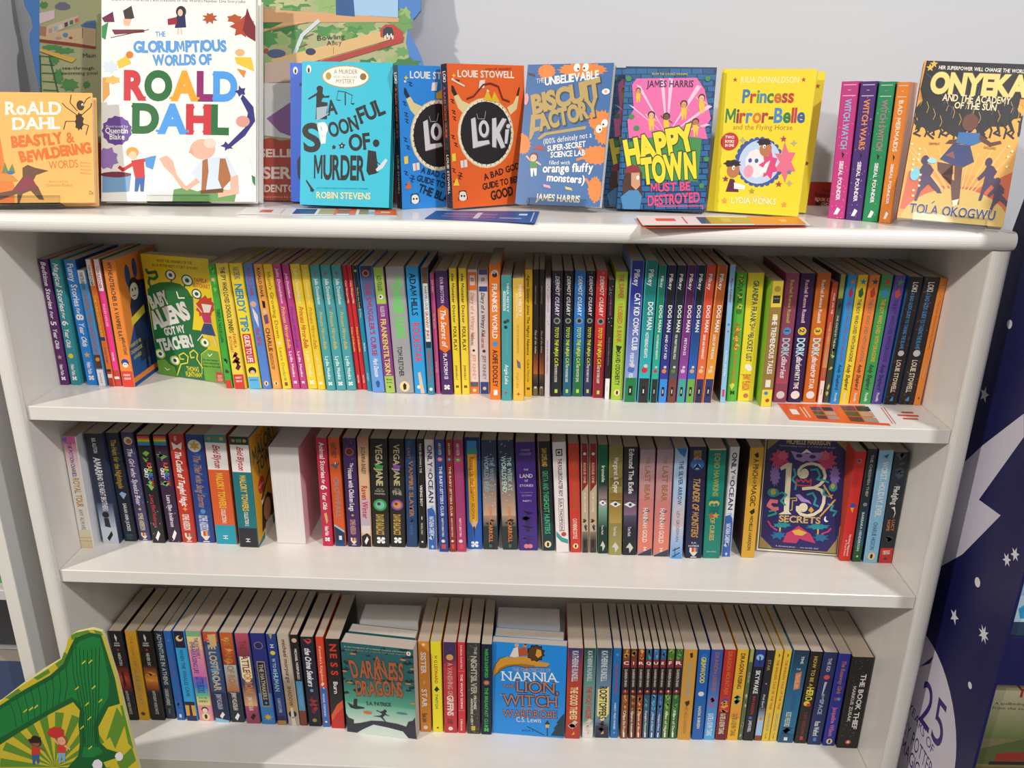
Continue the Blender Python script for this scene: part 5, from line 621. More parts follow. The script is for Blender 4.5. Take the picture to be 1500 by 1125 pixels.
[-0.6363,-0.259,0.0844,0.0244,0.1901,0.0016,0.129,[['t','N',0.06,0.13,'d83a2c',0.25,0.8],['t','E',0.16,0.22,'d83a2c',0.25,0.8],['t','S',0.25,0.32,'d83a2c',0.25,0.8],['t','S',0.34,0.41,'d83a2c',0.25,0.8],['t','Burn',0.47,0.6,'e8e4e0',0.35,0.7],['p','d9582c',[[0,0.85],[0.5,0.73],[1,0.67],[1,1],[0,1]]],['p','c4281f',[[0,0.92],[0.5,0.82],[1,0.76],[1,1],[0,1]]]],'201d1f',None,None,'cabbaa',0,'black paperback with red author capitals above a red planet, lower shelf','paperbacks on the lower shelf'],
[-0.6363,-0.1037,0.0839,0.019,0.1916,0.0004,0.129,[['s',0.5,0.035,0.2,'f6e8b0',5],['t','SISTER',0.07,0.4,'f4f0ee',0.2,0.75],['t','TO A',0.42,0.46,'f2dcc0',0.4,0.6],['t','STAR',0.48,0.76,'f4f0ee',0.2,0.75],['t','Eloise Smith',0.79,0.89,'5a3418',0.2,0.7],['c',0.5,0.95,0.24,'eee6e0']],'dc8c2c',None,None,'cabbaa',0,'caramel orange paperback with big white title, lower shelf','paperbacks on the lower shelf'],
[-0.6363,-0.0823,0.0842,0.0178,0.1918,-0.0031,0.129,[['t','M G LEONARD',0.15,0.45,'b8501f',0.3,0.65],['p','26302a',[[0.2,0.52],[0.5,0.48],[0.8,0.52],[0.6,0.53],[0.5,0.55]]],['t','TWITCH',0.57,0.73,'4a6a3c',0.3,0.6],['c',0.5,0.95,0.14,'8a6a20']],'f0e12a',None,None,'cabbaa',0,'acid yellow paperback with red author name and small black bird, lower shelf','paperbacks on the lower shelf'],
[-0.6363,-0.0596,0.0835,0.0226,0.1919,0.0021,0.129,[['b',0,0.16,'40305c',0,1],['g',0.16,0.28,'40305c','c0383c'],['d',10,'e8b050',250,0,1,0.03],['c',0.5,0.16,0.3,'e0a060'],['t','A VANISHING OF',0.22,0.58,'d8a0a0',0.3,0.75],['t','GRIFFINS',0.58,0.8,'f0e0da',0.25,0.8],['t','S.A. PATRICK',0.84,0.9,'6a2430',0.25,0.7],['c',0.5,0.95,0.2,'eee0dc']],'c0383c',None,None,'cabbaa',0,'red paperback with purple top and white lower title, lower shelf','paperbacks on the lower shelf'],
[-0.6363,-0.0398,0.0838,0.0129,0.1924,0.0011,0.129,[["t","SASKIA MARTIN",0.03,0.28,"f2d0d0",0.35,0.65],["b",0.305,0.31,"e89090",0,1],["t","THE WOLF'S SONG",0.34,0.72,"f8ecec",0.35,0.7],["b",0.74,0.745,"e89090",0,1],["t","Usborne",0.84,0.97,"f2d0d0",0.3,0.7,1]],"d2313c",None,None,"cabbaa",0,"cherry red paperback with thin white capitals, lower shelf","paperbacks on the lower shelf"],
[-0.6363,-0.0187,0.0832,0.0226,0.1923,-0.0018,0.129,[['d',60,'8a7a50',260,0,1,0.05],['d',40,'5a5648',261,0,1,0.06],['t','THE',0.04,0.12,'b8b4a8',0.55,0.8],['t','NIGHTSILVER',0.14,0.55,'b9b5aa',0.3,0.8],['t','PROMISE',0.57,0.72,'e0dcd0',0.5,0.75],['t','ANNALIESE AVERY',0.6,0.9,'dcd8cc',0.25,0.45],['b',0.91,0.96,'d8b83c',0.3,0.62]],'3c3a34',None,None,'cabbaa',0,'mottled grey paperback with pale title on a brown pattern, lower shelf','paperbacks on the lower shelf'],
[-0.6363,0.0035,0.0827,0.0178,0.1909,-0.0002,0.129,[['t','MARCUS RASHFORD',0.05,0.36,'3fc04a',0.3,0.7],['c',0.5,0.415,0.36,'7a5a4a'],['c',0.5,0.415,0.24,'c98a5a'],['t','THE BREAKFAST CLUB',0.47,0.92,'3fc04a',0.3,0.7],['m',0.945,'5ad05a']],'16203a',None,None,'cabbaa',0,'midnight blue paperback with neon green lettering, lower shelf','paperbacks on the lower shelf'],
[-0.6363,0.1547,0.0805,0.0254,0.1908,-0.01,0.129,[['g',0,0.42,'2c3570','c0402c'],['g',0.8,0.88,'c0402c','b83a30'],['b',0.88,1,'b83a30',0,1],['t','KATHERINE RUNDELL',0.03,0.36,'c9d2d8',0.3,0.75],['t','THE GOOD THIEVES',0.42,0.78,'f0dca0',0.25,0.8],['w','d8c8b8',827,4,0.8,0.92],['p','e0b83c',[[0.4,0.96],[0.6,0.92],[0.65,0.95]]]],'c0402c',None,None,'cabbaa',0,'blue and vermilion paperback with cream hand-cut title, lower shelf','paperbacks on the lower shelf'],
[-0.6363,0.1811,0.0834,0.02,0.1895,-0.0184,0.129,[['g',0,0.42,'1f4a40','6a9a94'],['g',0.8,0.88,'6a9a94','e4e2e0'],['b',0.88,1,'e4e2e0',0,1],['t','KATHERINE RUNDELL',0.03,0.36,'c9d2d8',0.3,0.75],['t','THE WOLF WILDER',0.42,0.78,'c8402f',0.25,0.8],['w','d8c8b8',852,4,0.8,0.92],['p','e0b83c',[[0.4,0.96],[0.6,0.92],[0.65,0.95]]]],'6a9a94',None,None,'cabbaa',0,'pine green paperback with red title and snowy foot, lower shelf','paperbacks on the lower shelf'],
[-0.6363,0.2059,0.0847,0.0256,0.1895,-0.0209,0.129,[['g',0,0.42,'27344c','6a8aa0'],['g',0.8,0.88,'6a8aa0','2a3348'],['b',0.88,1,'2a3348',0,1],['p','efe08a',[[0.1,0.45],[0.9,0.42],[0.95,0.72],[0.5,0.82],[0.1,0.74]]],['t','KATHERINE RUNDELL',0.03,0.36,'c9d2d8',0.3,0.75],['t','ROOFTOPPERS',0.42,0.78,'2a2c30',0.25,0.8],['w','3a2c2c',870,4,0.8,0.92],['p','e0b83c',[[0.4,0.96],[0.6,0.92],[0.65,0.95]]]],'6a8aa0',None,None,'cabbaa',0,'slate and yellow paperback with black title on a pale yellow cloud, lower shelf','paperbacks on the lower shelf'],
[-0.6363,0.2275,0.0857,0.0134,0.1896,-0.0209,0.129,[['c',0.5,0.07,0.22,'4a9ad8'],['t','PENGUIN PUPPETS',0.12,0.56,'a8404c',0.3,0.7],['t','HARRY MILES HUGHES',0.6,0.9,'d8e4ee',0.35,0.65],['c',0.5,0.94,0.16,'6ab0e0']],'1f6eb4',None,None,'cabbaa',0,'ocean blue paperback with red thin capitals, lower shelf','paperbacks on the lower shelf'],
[-0.6363,0.2446,0.085,0.0126,0.189,-0.0315,0.129,[['b',0,0.13,'8a4a1e',0,1],['w','d0a04a',270,4,0,0.12],['b',0.115,0.2,'8a2a28',0,1],['h','C',0.16,'f4f0ee',0.8],['t','DARREN SHAN',0.22,0.41,'cfc4b8',0.3,0.75],['c',0.5,0.465,0.42,'9a2a2c'],['h','1',0.465,'f4f0ee',0.4],['b',0.5,1,'8a4a1e',0,1],['w','d0a04a',280,7,0.5,0.75],['t','Cirque Du Freak',0.68,0.95,'efe6d8',0.3,0.7],['b',0.93,0.985,'f2efe8',0.35,0.6]],'241616',None,None,'cabbaa',0,'golden-brown paperback with large white letter C and disc 1, lower shelf','paperbacks on the lower shelf'],
[-0.6363,0.2582,0.0857,0.0113,0.189,-0.0365,0.129,[['b',0,0.13,'6a3a1e',0,1],['w','c8964a',271,4,0,0.12],['b',0.115,0.2,'8a2a28',0,1],['h','I',0.16,'f4f0ee',0.8],['t','DARREN SHAN',0.22,0.41,'cfc4b8',0.3,0.75],['c',0.5,0.465,0.42,'9a2a2c'],['h','2',0.465,'f4f0ee',0.4],['b',0.5,1,'6a3a1e',0,1],['w','c8964a',281,7,0.5,0.75],['t','Vampires Assistant',0.68,0.95,'efe6d8',0.3,0.7],['b',0.93,0.985,'f2efe8',0.35,0.6]],'241616',None,None,'cabbaa',0,'chestnut and gold paperback with large white letter I and disc 2, lower shelf','paperbacks on the lower shelf'],
[-0.6363,0.2701,0.0862,0.011,0.189,-0.0333,0.129,[['b',0,0.13,'9a4220',0,1],['w','dca850',272,4,0,0.12],['b',0.115,0.2,'8a2a28',0,1],['h','R',0.16,'f4f0ee',0.8],['t','DARREN SHAN',0.22,0.41,'cfc4b8',0.3,0.75],['c',0.5,0.465,0.42,'9a2a2c'],['h','3',0.465,'f4f0ee',0.4],['b',0.5,1,'9a4220',0,1],['w','dca850',282,7,0.5,0.75],['t','Tunnels of Blood',0.68,0.95,'efe6d8',0.3,0.7],['b',0.93,0.985,'f2efe8',0.35,0.6]],'241616',None,None,'cabbaa',0,'amber-brown paperback with large white letter R and disc 3, lower shelf','paperbacks on the lower shelf'],
[-0.6363,0.2819,0.0868,0.0114,0.1891,-0.0279,0.129,[['b',0,0.13,'2a5a74',0,1],['w','5a9ac0',273,4,0,0.12],['b',0.115,0.2,'8a2a28',0,1],['h','Q',0.16,'f4f0ee',0.8],['t','DARREN SHAN',0.22,0.41,'cfc4b8',0.3,0.75],['c',0.5,0.465,0.42,'9a2a2c'],['h','4',0.465,'f4f0ee',0.4],['b',0.5,1,'2a5a74',0,1],['w','5a9ac0',283,7,0.5,0.75],['t','Vampire Mountain',0.68,0.95,'efe6d8',0.3,0.7],['b',0.93,0.985,'f2efe8',0.35,0.6]],'241616',None,None,'cabbaa',0,'teal and bronze paperback with large white letter Q and disc 4, lower shelf','paperbacks on the lower shelf'],
[-0.6363,0.2934,0.0874,0.0105,0.1892,-0.0225,0.129,[['b',0,0.13,'2f6aa0',0,1],['w','6ab0d8',274,4,0,0.12],['b',0.115,0.2,'8a2a28',0,1],['h','U',0.16,'f4f0ee',0.8],['t','DARREN SHAN',0.22,0.41,'cfc4b8',0.3,0.75],['c',0.5,0.465,0.42,'9a2a2c'],['h','5',0.465,'f4f0ee',0.4],['b',0.5,1,'2f6aa0',0,1],['w','6ab0d8',284,7,0.5,0.75],['t','Trials of Death',0.68,0.95,'efe6d8',0.3,0.7],['b',0.93,0.985,'f2efe8',0.35,0.6]],'241616',None,None,'cabbaa',0,'marine blue paperback with large white letter U and disc 5, lower shelf','paperbacks on the lower shelf'],
[-0.6363,0.3044,0.0879,0.0105,0.1893,-0.0167,0.129,[['b',0,0.13,'2a5a90',0,1],['w','4a86b8',275,4,0,0.12],['b',0.115,0.2,'8a2a28',0,1],['h','E',0.16,'f4f0ee',0.8],['t','DARREN SHAN',0.22,0.41,'cfc4b8',0.3,0.75],['c',0.5,0.465,0.42,'9a2a2c'],['h','6',0.465,'f4f0ee',0.4],['b',0.5,1,'2a5a90',0,1],['w','4a86b8',285,7,0.5,0.75],['t','Vampire Prince',0.68,0.95,'efe6d8',0.3,0.7],['b',0.93,0.985,'f2efe8',0.35,0.6]],'241616',None,None,'cabbaa',0,'denim and black paperback with large white letter E and disc 6, lower shelf','paperbacks on the lower shelf'],
[-0.6363,0.3166,0.0885,0.0125,0.1893,-0.0129,0.129,[['b',0,0.13,'4a7a2c',0,1],['w','8ab85a',276,4,0,0.12],['b',0.115,0.2,'8a2a28',0,1],['h','F',0.16,'f4f0ee',0.8],['t','DARREN SHAN',0.22,0.41,'cfc4b8',0.3,0.75],['c',0.5,0.465,0.42,'9a2a2c'],['h','8',0.465,'f4f0ee',0.4],['b',0.5,1,'4a7a2c',0,1],['w','8ab85a',286,7,0.5,0.75],['t','Allies of Night',0.68,0.95,'efe6d8',0.3,0.7],['b',0.93,0.985,'f2efe8',0.35,0.6]],'241616',None,None,'cabbaa',0,'moss green paperback with large white letter F and disc 8, lower shelf','paperbacks on the lower shelf'],
[-0.6363,0.3304,0.0892,0.0132,0.1893,-0.0126,0.129,[['b',0,0.13,'2f6a30',0,1],['w','6aa04a',277,4,0,0.12],['b',0.115,0.2,'8a2a28',0,1],['h','R',0.16,'f4f0ee',0.8],['t','DARREN SHAN',0.22,0.41,'cfc4b8',0.3,0.75],['c',0.5,0.465,0.42,'9a2a2c'],['h','9',0.465,'f4f0ee',0.4],['b',0.5,1,'2f6a30',0,1],['w','6aa04a',287,7,0.5,0.75],['t','Killers of Dawn',0.68,0.95,'efe6d8',0.3,0.7],['b',0.93,0.985,'f2efe8',0.35,0.6]],'241616',None,None,'cabbaa',0,'fern green paperback with large white letter R and disc 9, lower shelf','paperbacks on the lower shelf'],
[-0.6363,0.3497,0.087,0.0216,0.1905,-0.0172,0.129,[['p','3a2c18',[[0.4,0.04],[0.65,0.03],[0.7,0.08],[0.5,0.09]]],['t','A SPRINKLE OF',0.12,0.34,'a8a48c',0.3,0.7],['t','SORCERY',0.34,0.52,'9aa49c',0.3,0.75],['p','3a2c18',[[0.3,0.57],[0.7,0.55],[0.75,0.59],[0.5,0.62]]],['t','MICHELLE HARRISON',0.62,0.93,'b8702c',0.35,0.65]],'d29a35','efe0c0',None,'cabbaa',0,'gold paperback with blue-grey title and tiny black birds, lower shelf','paperbacks on the lower shelf'],
[-0.6363,0.3735,0.0886,0.0188,0.1901,-0.0223,0.129,[['c',0.5,0.07,0.3,'1f72c8'],['t','GRIMWOOD',0.08,0.36,'e8dc3c',0.25,0.75],['c',0.5,0.48,0.3,'dfe2e0'],['t','NADIA SHIREEN',0.62,0.87,'e0dcc0',0.35,0.65]],'1a62b4',None,None,'cabbaa',0,'strong blue paperback with yellow cartoon title, lower shelf','paperbacks on the lower shelf'],
[-0.6363,0.3938,0.0891,0.0194,0.1906,-0.0144,0.129,[['g',0.3,1,'3a55a8','5ab0ea'],['t','DRAGON LEGEND',0.03,0.46,'a8683c',0.3,0.7],['w','c8486c',290,6,0.48,0.62],['t','KATIE & KEVIN TSANG',0.7,0.95,'e0ecf4',0.2,0.75]],'3a55a8',None,None,'cabbaa',0,'blue and coral paperback with orange title and a pink dragon, lower shelf','paperbacks on the lower shelf'],
[-0.6363,0.4146,0.0902,0.0191,0.1907,-0.0098,0.129,[['t','DRAGON MOUNTAIN',0.02,0.48,'d0702c',0.3,0.75],['c',0.5,0.55,0.3,'5a4a8a'],['w','e8a04a',292,5,0.52,0.68],['b',0.68,1,'6a1a20',0,1],['t','KATIE & KEVIN TSANG',0.7,0.93,'f0d8c0',0.2,0.75]],'c02f28',None,None,'cabbaa',0,'red paperback with an orange dragon above dark maroon, lower shelf','paperbacks on the lower shelf'],
[-0.6363,0.4349,0.0904,0.0184,0.1914,-0.0034,0.129,[['g',0.4,0.75,'ecc03a','e0903a'],['t','DRAGON RISING',0.04,0.42,'3a2a1c',0.3,0.75],['w','1f8a80',294,5,0.5,0.62],['t','KATIE & KEVIN TSANG',0.7,0.95,'7a5a2c',0.2,0.75]],'eab52f',None,None,'cabbaa',0,'yellow paperback with black title and a teal dragon, lower shelf','paperbacks on the lower shelf'],
[-0.6363,0.4487,0.0911,0.0071,0.1915,0.0025,0.129,[['b',0,0.13,'a8b058',0,1],['w','c2c48a',296,8,0.45,1],['t','BY ASH OAK',0.15,0.45,'c8ccb8',0.3,0.7]],'5a6a4a',None,None,'cabbaa',0,'slim olive paperback with pale zigzags, lower shelf','paperbacks on the lower shelf'],
[-0.6363,0.4623,0.0909,0.0177,0.1921,0.0047,0.129,[['b',0,0.18,'2a3a8a',0,1],['c',0.5,0.08,0.4,'9ac4f0'],['p','141420',[[0.4,0.06],[0.6,0.08],[0.55,0.17]]],['t','SKYWAKE',0.22,0.47,'f0f0f2',0.3,0.8],['t','INVASION',0.5,0.7,'b0343c',0.35,0.65],['c',0.4,0.74,0.2,'4a6ac0'],['t','JAMIE RUSSELL',0.77,0.9,'dcdce0',0.3,0.65]],'1d1b20',None,None,'cabbaa',0,'black paperback with white title and electric-blue top, lower shelf','paperbacks on the lower shelf'],
[-0.6363,0.4791,0.0918,0.0128,0.1908,0.0073,0.129,[['t','STAR',0.08,0.24,'b98a5a',0.25,0.75],['s',0.5,0.36,0.16,'b8bcc4',4],['t','Phil Earle',0.48,0.64,'c8ccd4',0.3,0.65],['g',0.62,0.78,'3a3a44','b8cce0'],['b',0.78,0.94,'a8c8e8',0,1],['c',0.5,0.75,0.3,'d8903a'],['b',0.94,1,'8a4a30',0,1]],'23242e',None,None,'cabbaa',0,'charcoal blue paperback with bronze title and pale blue foot, lower shelf','paperbacks on the lower shelf'],
[-0.6363,0.4923,0.0908,0.0123,0.1921,0.0107,0.129,[['p','3a2c18',[[0.4,0.03],[0.65,0.05],[0.5,0.08]]],['t','THE ENDLESS TALE OF THE TREE',0.1,0.64,'c8502f',0.3,0.7],['t','ADRIAN EDGE',0.68,0.88,'8aa08a',0.3,0.7],['t','Piccadilly',0.91,0.97,'8a742c',0.35,0.6]],'eac53c',None,None,'cabbaa',0,'slim yellow paperback with red title, right after the charcoal blue one, lower shelf','paperbacks on the lower shelf'],
[-0.6363,0.5057,0.0915,0.012,0.1922,0.0182,0.129,[['p','3a2c18',[[0.4,0.03],[0.65,0.05],[0.5,0.08]]],['t','THE ENDLESS TALE OF THE TREE',0.1,0.64,'c8502f',0.3,0.7],['t','ADRIAN EDGE',0.68,0.88,'8aa08a',0.3,0.7],['t','Piccadilly',0.91,0.97,'8a742c',0.35,0.6]],'eac53c',None,None,'cabbaa',0,'slim yellow paperback with red title, just left of the peacock blue one, lower shelf','paperbacks on the lower shelf'],
[-0.6363,0.5266,0.0893,0.0262,0.1947,0.0182,0.129,[['g',0,0.5,'22354a','1f6a96'],['t','TIME',0.06,0.14,'cfd8dc',0.55,0.75],['h','THE',0.2,'b8c4cc',0.3],['p','cf7a4c',[[0.35,0.24],[0.75,0.22],[0.8,0.4],[0.4,0.42]]],['t','TRAVELLERS',0.25,0.4,'e8b890',0.4,0.7],['t','HAMSTER',0.46,0.64,'2a5a7a',0.4,0.7],['t','ROSS WELFORD',0.66,0.82,'cfd8c0',0.2,0.6],['w','1a3a4a',300,6,0.82,0.95],['g',0.9,1,'22506a','1f5a80'],['b',0.94,0.975,'e0e6ea',0.35,0.6]],'1f6a96',None,None,'cabbaa',0,'peacock blue paperback with an orange ribbon and grassy foot, lower shelf','paperbacks on the lower shelf'],
[-0.6363,0.5528,0.089,0.0201,0.1933,0.0144,0.129,[['t','HOW TO BE A',0.05,0.37,'c9a83c',0.3,0.65],['t','HERO',0.38,0.52,'e8cf3c',0.2,0.85],['c',0.4,0.555,0.3,'e6c23c'],['c',0.6,0.57,0.2,'c8442f'],['t','CAT WELDON',0.65,0.9,'8a2f30',0.35,0.65],['b',0.92,0.96,'c03a3c',0.35,0.65]],'231f1e',None,None,'cabbaa',0,'black paperback with yellow title and a golden mask, lower shelf','paperbacks on the lower shelf'],
[-0.6363,0.5757,0.087,0.0227,0.1944,0.0131,0.129,[['t','THE KID',0.06,0.2,'b8bcd0',0.35,0.65],['c',0.5,0.26,0.24,'d8503f'],['p','b8bcc8',[[0.4,0.31],[0.6,0.31],[0.45,0.44],[0.35,0.46]]],['t','SPACE',0.5,0.66,'a8b4d0',0.3,0.65],['t','FROM',0.44,0.5,'a8b4d0',0.4,0.6],['t','Ross Welford',0.74,0.9,'e0e4ec',0.25,0.7],['b',0.92,0.96,'3a8ad0',0.35,0.6]],'262f5e',None,None,'cabbaa',0,'dark indigo paperback with a red balloon and silver sword, lower shelf','paperbacks on the lower shelf'],
[-0.6363,0.6004,0.0858,0.0197,0.1935,0.003,0.129,[['t','The Runaway Girls',0.07,0.42,'c8804a',0.35,0.75,1],['c',0.4,0.48,0.2,'a8404c'],['c',0.65,0.48,0.18,'5a9ad8'],['t','Jacqueline Wilson',0.57,0.89,'e07ab0',0.3,0.75],['e',0.5,0.95,0.3,'f0d9a0','20180f']],'2c35a0',None,None,'cabbaa',0,'ultramarine paperback with orange title and pink author name, lower shelf','paperbacks on the lower shelf'],
[-0.6363,0.6309,0.0818,0.035,0.191,-0.006,0.129,[['d',50,'8a8680',310,0,1,0.02],['t','THE BOOK THIEF',0.18,0.78,'efece6',0.55,0.82],['t','MARKUS ZUSAK',0.31,0.7,'dcd8d2',0.25,0.42],['c',0.5,0.93,0.15,'c85a30'],['c',0.5,0.93,0.07,'f0e6de']],'1d1b1c',None,None,'cabbaa',0,'thick black paperback with big white capitals and speckles, lower shelf','paperbacks on the lower shelf'],
[0.273,0.4789,0.0814,0.0215,0.1754,-0.0379,0.118,[['d',34,'f0e0e8',400,0.1,1,0.022],['b',0.022,0.026,'f0e0e8',0.1,0.9],['b',0.098,0.102,'f0e0e8',0.1,0.9],['t','1',0.045,0.08,'8ac0e0',0.4,0.6],['t','WITCH WATCH',0.125,0.48,'8ac0e0',0.3,0.72],['p','2a1626',[[0.4,0.5],[0.6,0.52],[0.5,0.55]]],['t','SIBEAL POUNDER',0.57,0.86,'f2ecf0',0.35,0.62],['p','f4f0f4',[[0.3,0.97],[0.5,0.915],[0.72,0.93],[0.55,0.97]]]],'c23a83',None,None,'cabbaa',0,'magenta paperback with white dots and pale blue title, display top','books standing spine out on the display top',-0.471],
[0.273,0.4981,0.0697,0.02,0.1756,-0.0359,0.118,[['d',34,'f0e0e8',401,0.1,1,0.022],['b',0.022,0.026,'f0e0e8',0.1,0.9],['b',0.098,0.102,'f0e0e8',0.1,0.9],['t','1',0.045,0.08,'e8924a',0.4,0.6],['t','WITCH WARS',0.125,0.48,'e8924a',0.3,0.72],['p','2a1626',[[0.4,0.5],[0.6,0.52],[0.5,0.55]]],['t','SIBEAL POUNDER',0.57,0.86,'f2ecf0',0.35,0.62],['p','f4f0f4',[[0.3,0.97],[0.5,0.915],[0.72,0.93],[0.55,0.97]]]],'4b2a74',None,None,'cabbaa',0,'dark violet paperback with white dots and an orange title, display top','books standing spine out on the display top',-0.471],
[0.273,0.5159,0.0588,0.019,0.1754,-0.0306,0.118,[['d',34,'f0e0e8',402,0.1,1,0.022],['b',0.022,0.026,'f0e0e8',0.1,0.9],['b',0.098,0.102,'f0e0e8',0.1,0.9],['t','1',0.045,0.08,'b07a8a',0.4,0.6],['t','WITCH SWITCH',0.125,0.48,'b07a8a',0.3,0.72],['p','2a1626',[[0.4,0.5],[0.6,0.52],[0.5,0.55]]],['t','SIBEAL POUNDER',0.57,0.86,'f2ecf0',0.35,0.62],['p','f4f0f4',[[0.3,0.97],[0.5,0.915],[0.72,0.93],[0.55,0.97]]]],'1f8a57',None,None,'cabbaa',0,'emerald paperback with white dots and a dull pink title, display top','books standing spine out on the display top',-0.471],
[0.273,0.532,0.049,0.015,0.1751,-0.0281,0.118,[['d',34,'f0e0e8',403,0.1,1,0.022],['b',0.022,0.026,'f0e0e8',0.1,0.9],['b',0.098,0.102,'f0e0e8',0.1,0.9],['t','1',0.045,0.08,'f2e2cc',0.4,0.6],['t','BAD MERMAIDS',0.125,0.48,'f2e2cc',0.3,0.72],['p','2a1626',[[0.4,0.5],[0.6,0.52],[0.5,0.55]]],['t','SIBEAL POUNDER',0.57,0.86,'f2ecf0',0.35,0.62],['p','f4f0f4',[[0.3,0.97],[0.5,0.915],[0.72,0.93],[0.55,0.97]]]],'e2832c',None,None,'cabbaa',0,'orange paperback with white dots and a cream title, display top','books standing spine out on the display top',-0.471],
]

for row in SPINES:
    spine_book(*row)
# ---------------------------------------------------------------- books facing out, boards and cards
def face_out(name, pos, rot, w, h, th, base, pages_col, spine, hard, ops, label, cat, group, spine_ops):
    root = thing(name, pos, rot, label, cat, group)
    cover, pages = Mesh(), Mesh()
    e = .0022 if hard else .0006
    # front board, spine and back board form one wrapped cover lying open to the right
    b, sp, pc = lin(base), lin(spine), lin(pages_col)
    cover.box(0, w, 0, e, 0, h, b)
    cover.box(0, w, th - e, th, 0, h, b)
    cover.box(0, e, e, th - e, 0, h, sp)
    i = .003 if hard else .0005
    pages.box(e + .0002, w - i, e + .0002, th - e - .0002, i, h - i, pc)
    ink_art(Page(cover, (0, 0, 0), (1, 0, 0), (0, 0, 1), (0, -1, 0)), ops)
    if spine_ops:
        p = Page(cover, (0, th / 2, 0), (0, -1, 0), (0, 0, 1), (-1, 0, 0))
        ink_spine(p, spine_ops, th, h)
    cover.build('cover', GLOSS, root)
    o = pages.build('page_block', PAGES, root)
    return root
def clear_stand(pos, rot, w, th, label):
    root = thing('book_stand', pos, rot, label, 'stand', 'clear acrylic stands on the display top')
    m = Mesh(); m.box(0, w, -.0034, th + .003, -.0024, -.0006); m.build('base', ACRYLIC, root)
    m = Mesh(); m.box(0, w, -.0034, -.0016, -.0006, .009); m.build('lip', ACRYLIC, root)
    m = Mesh(); m.box(0, w, th + .0012, th + .003, -.0006, .08); m.build('backrest', ACRYLIC, root)
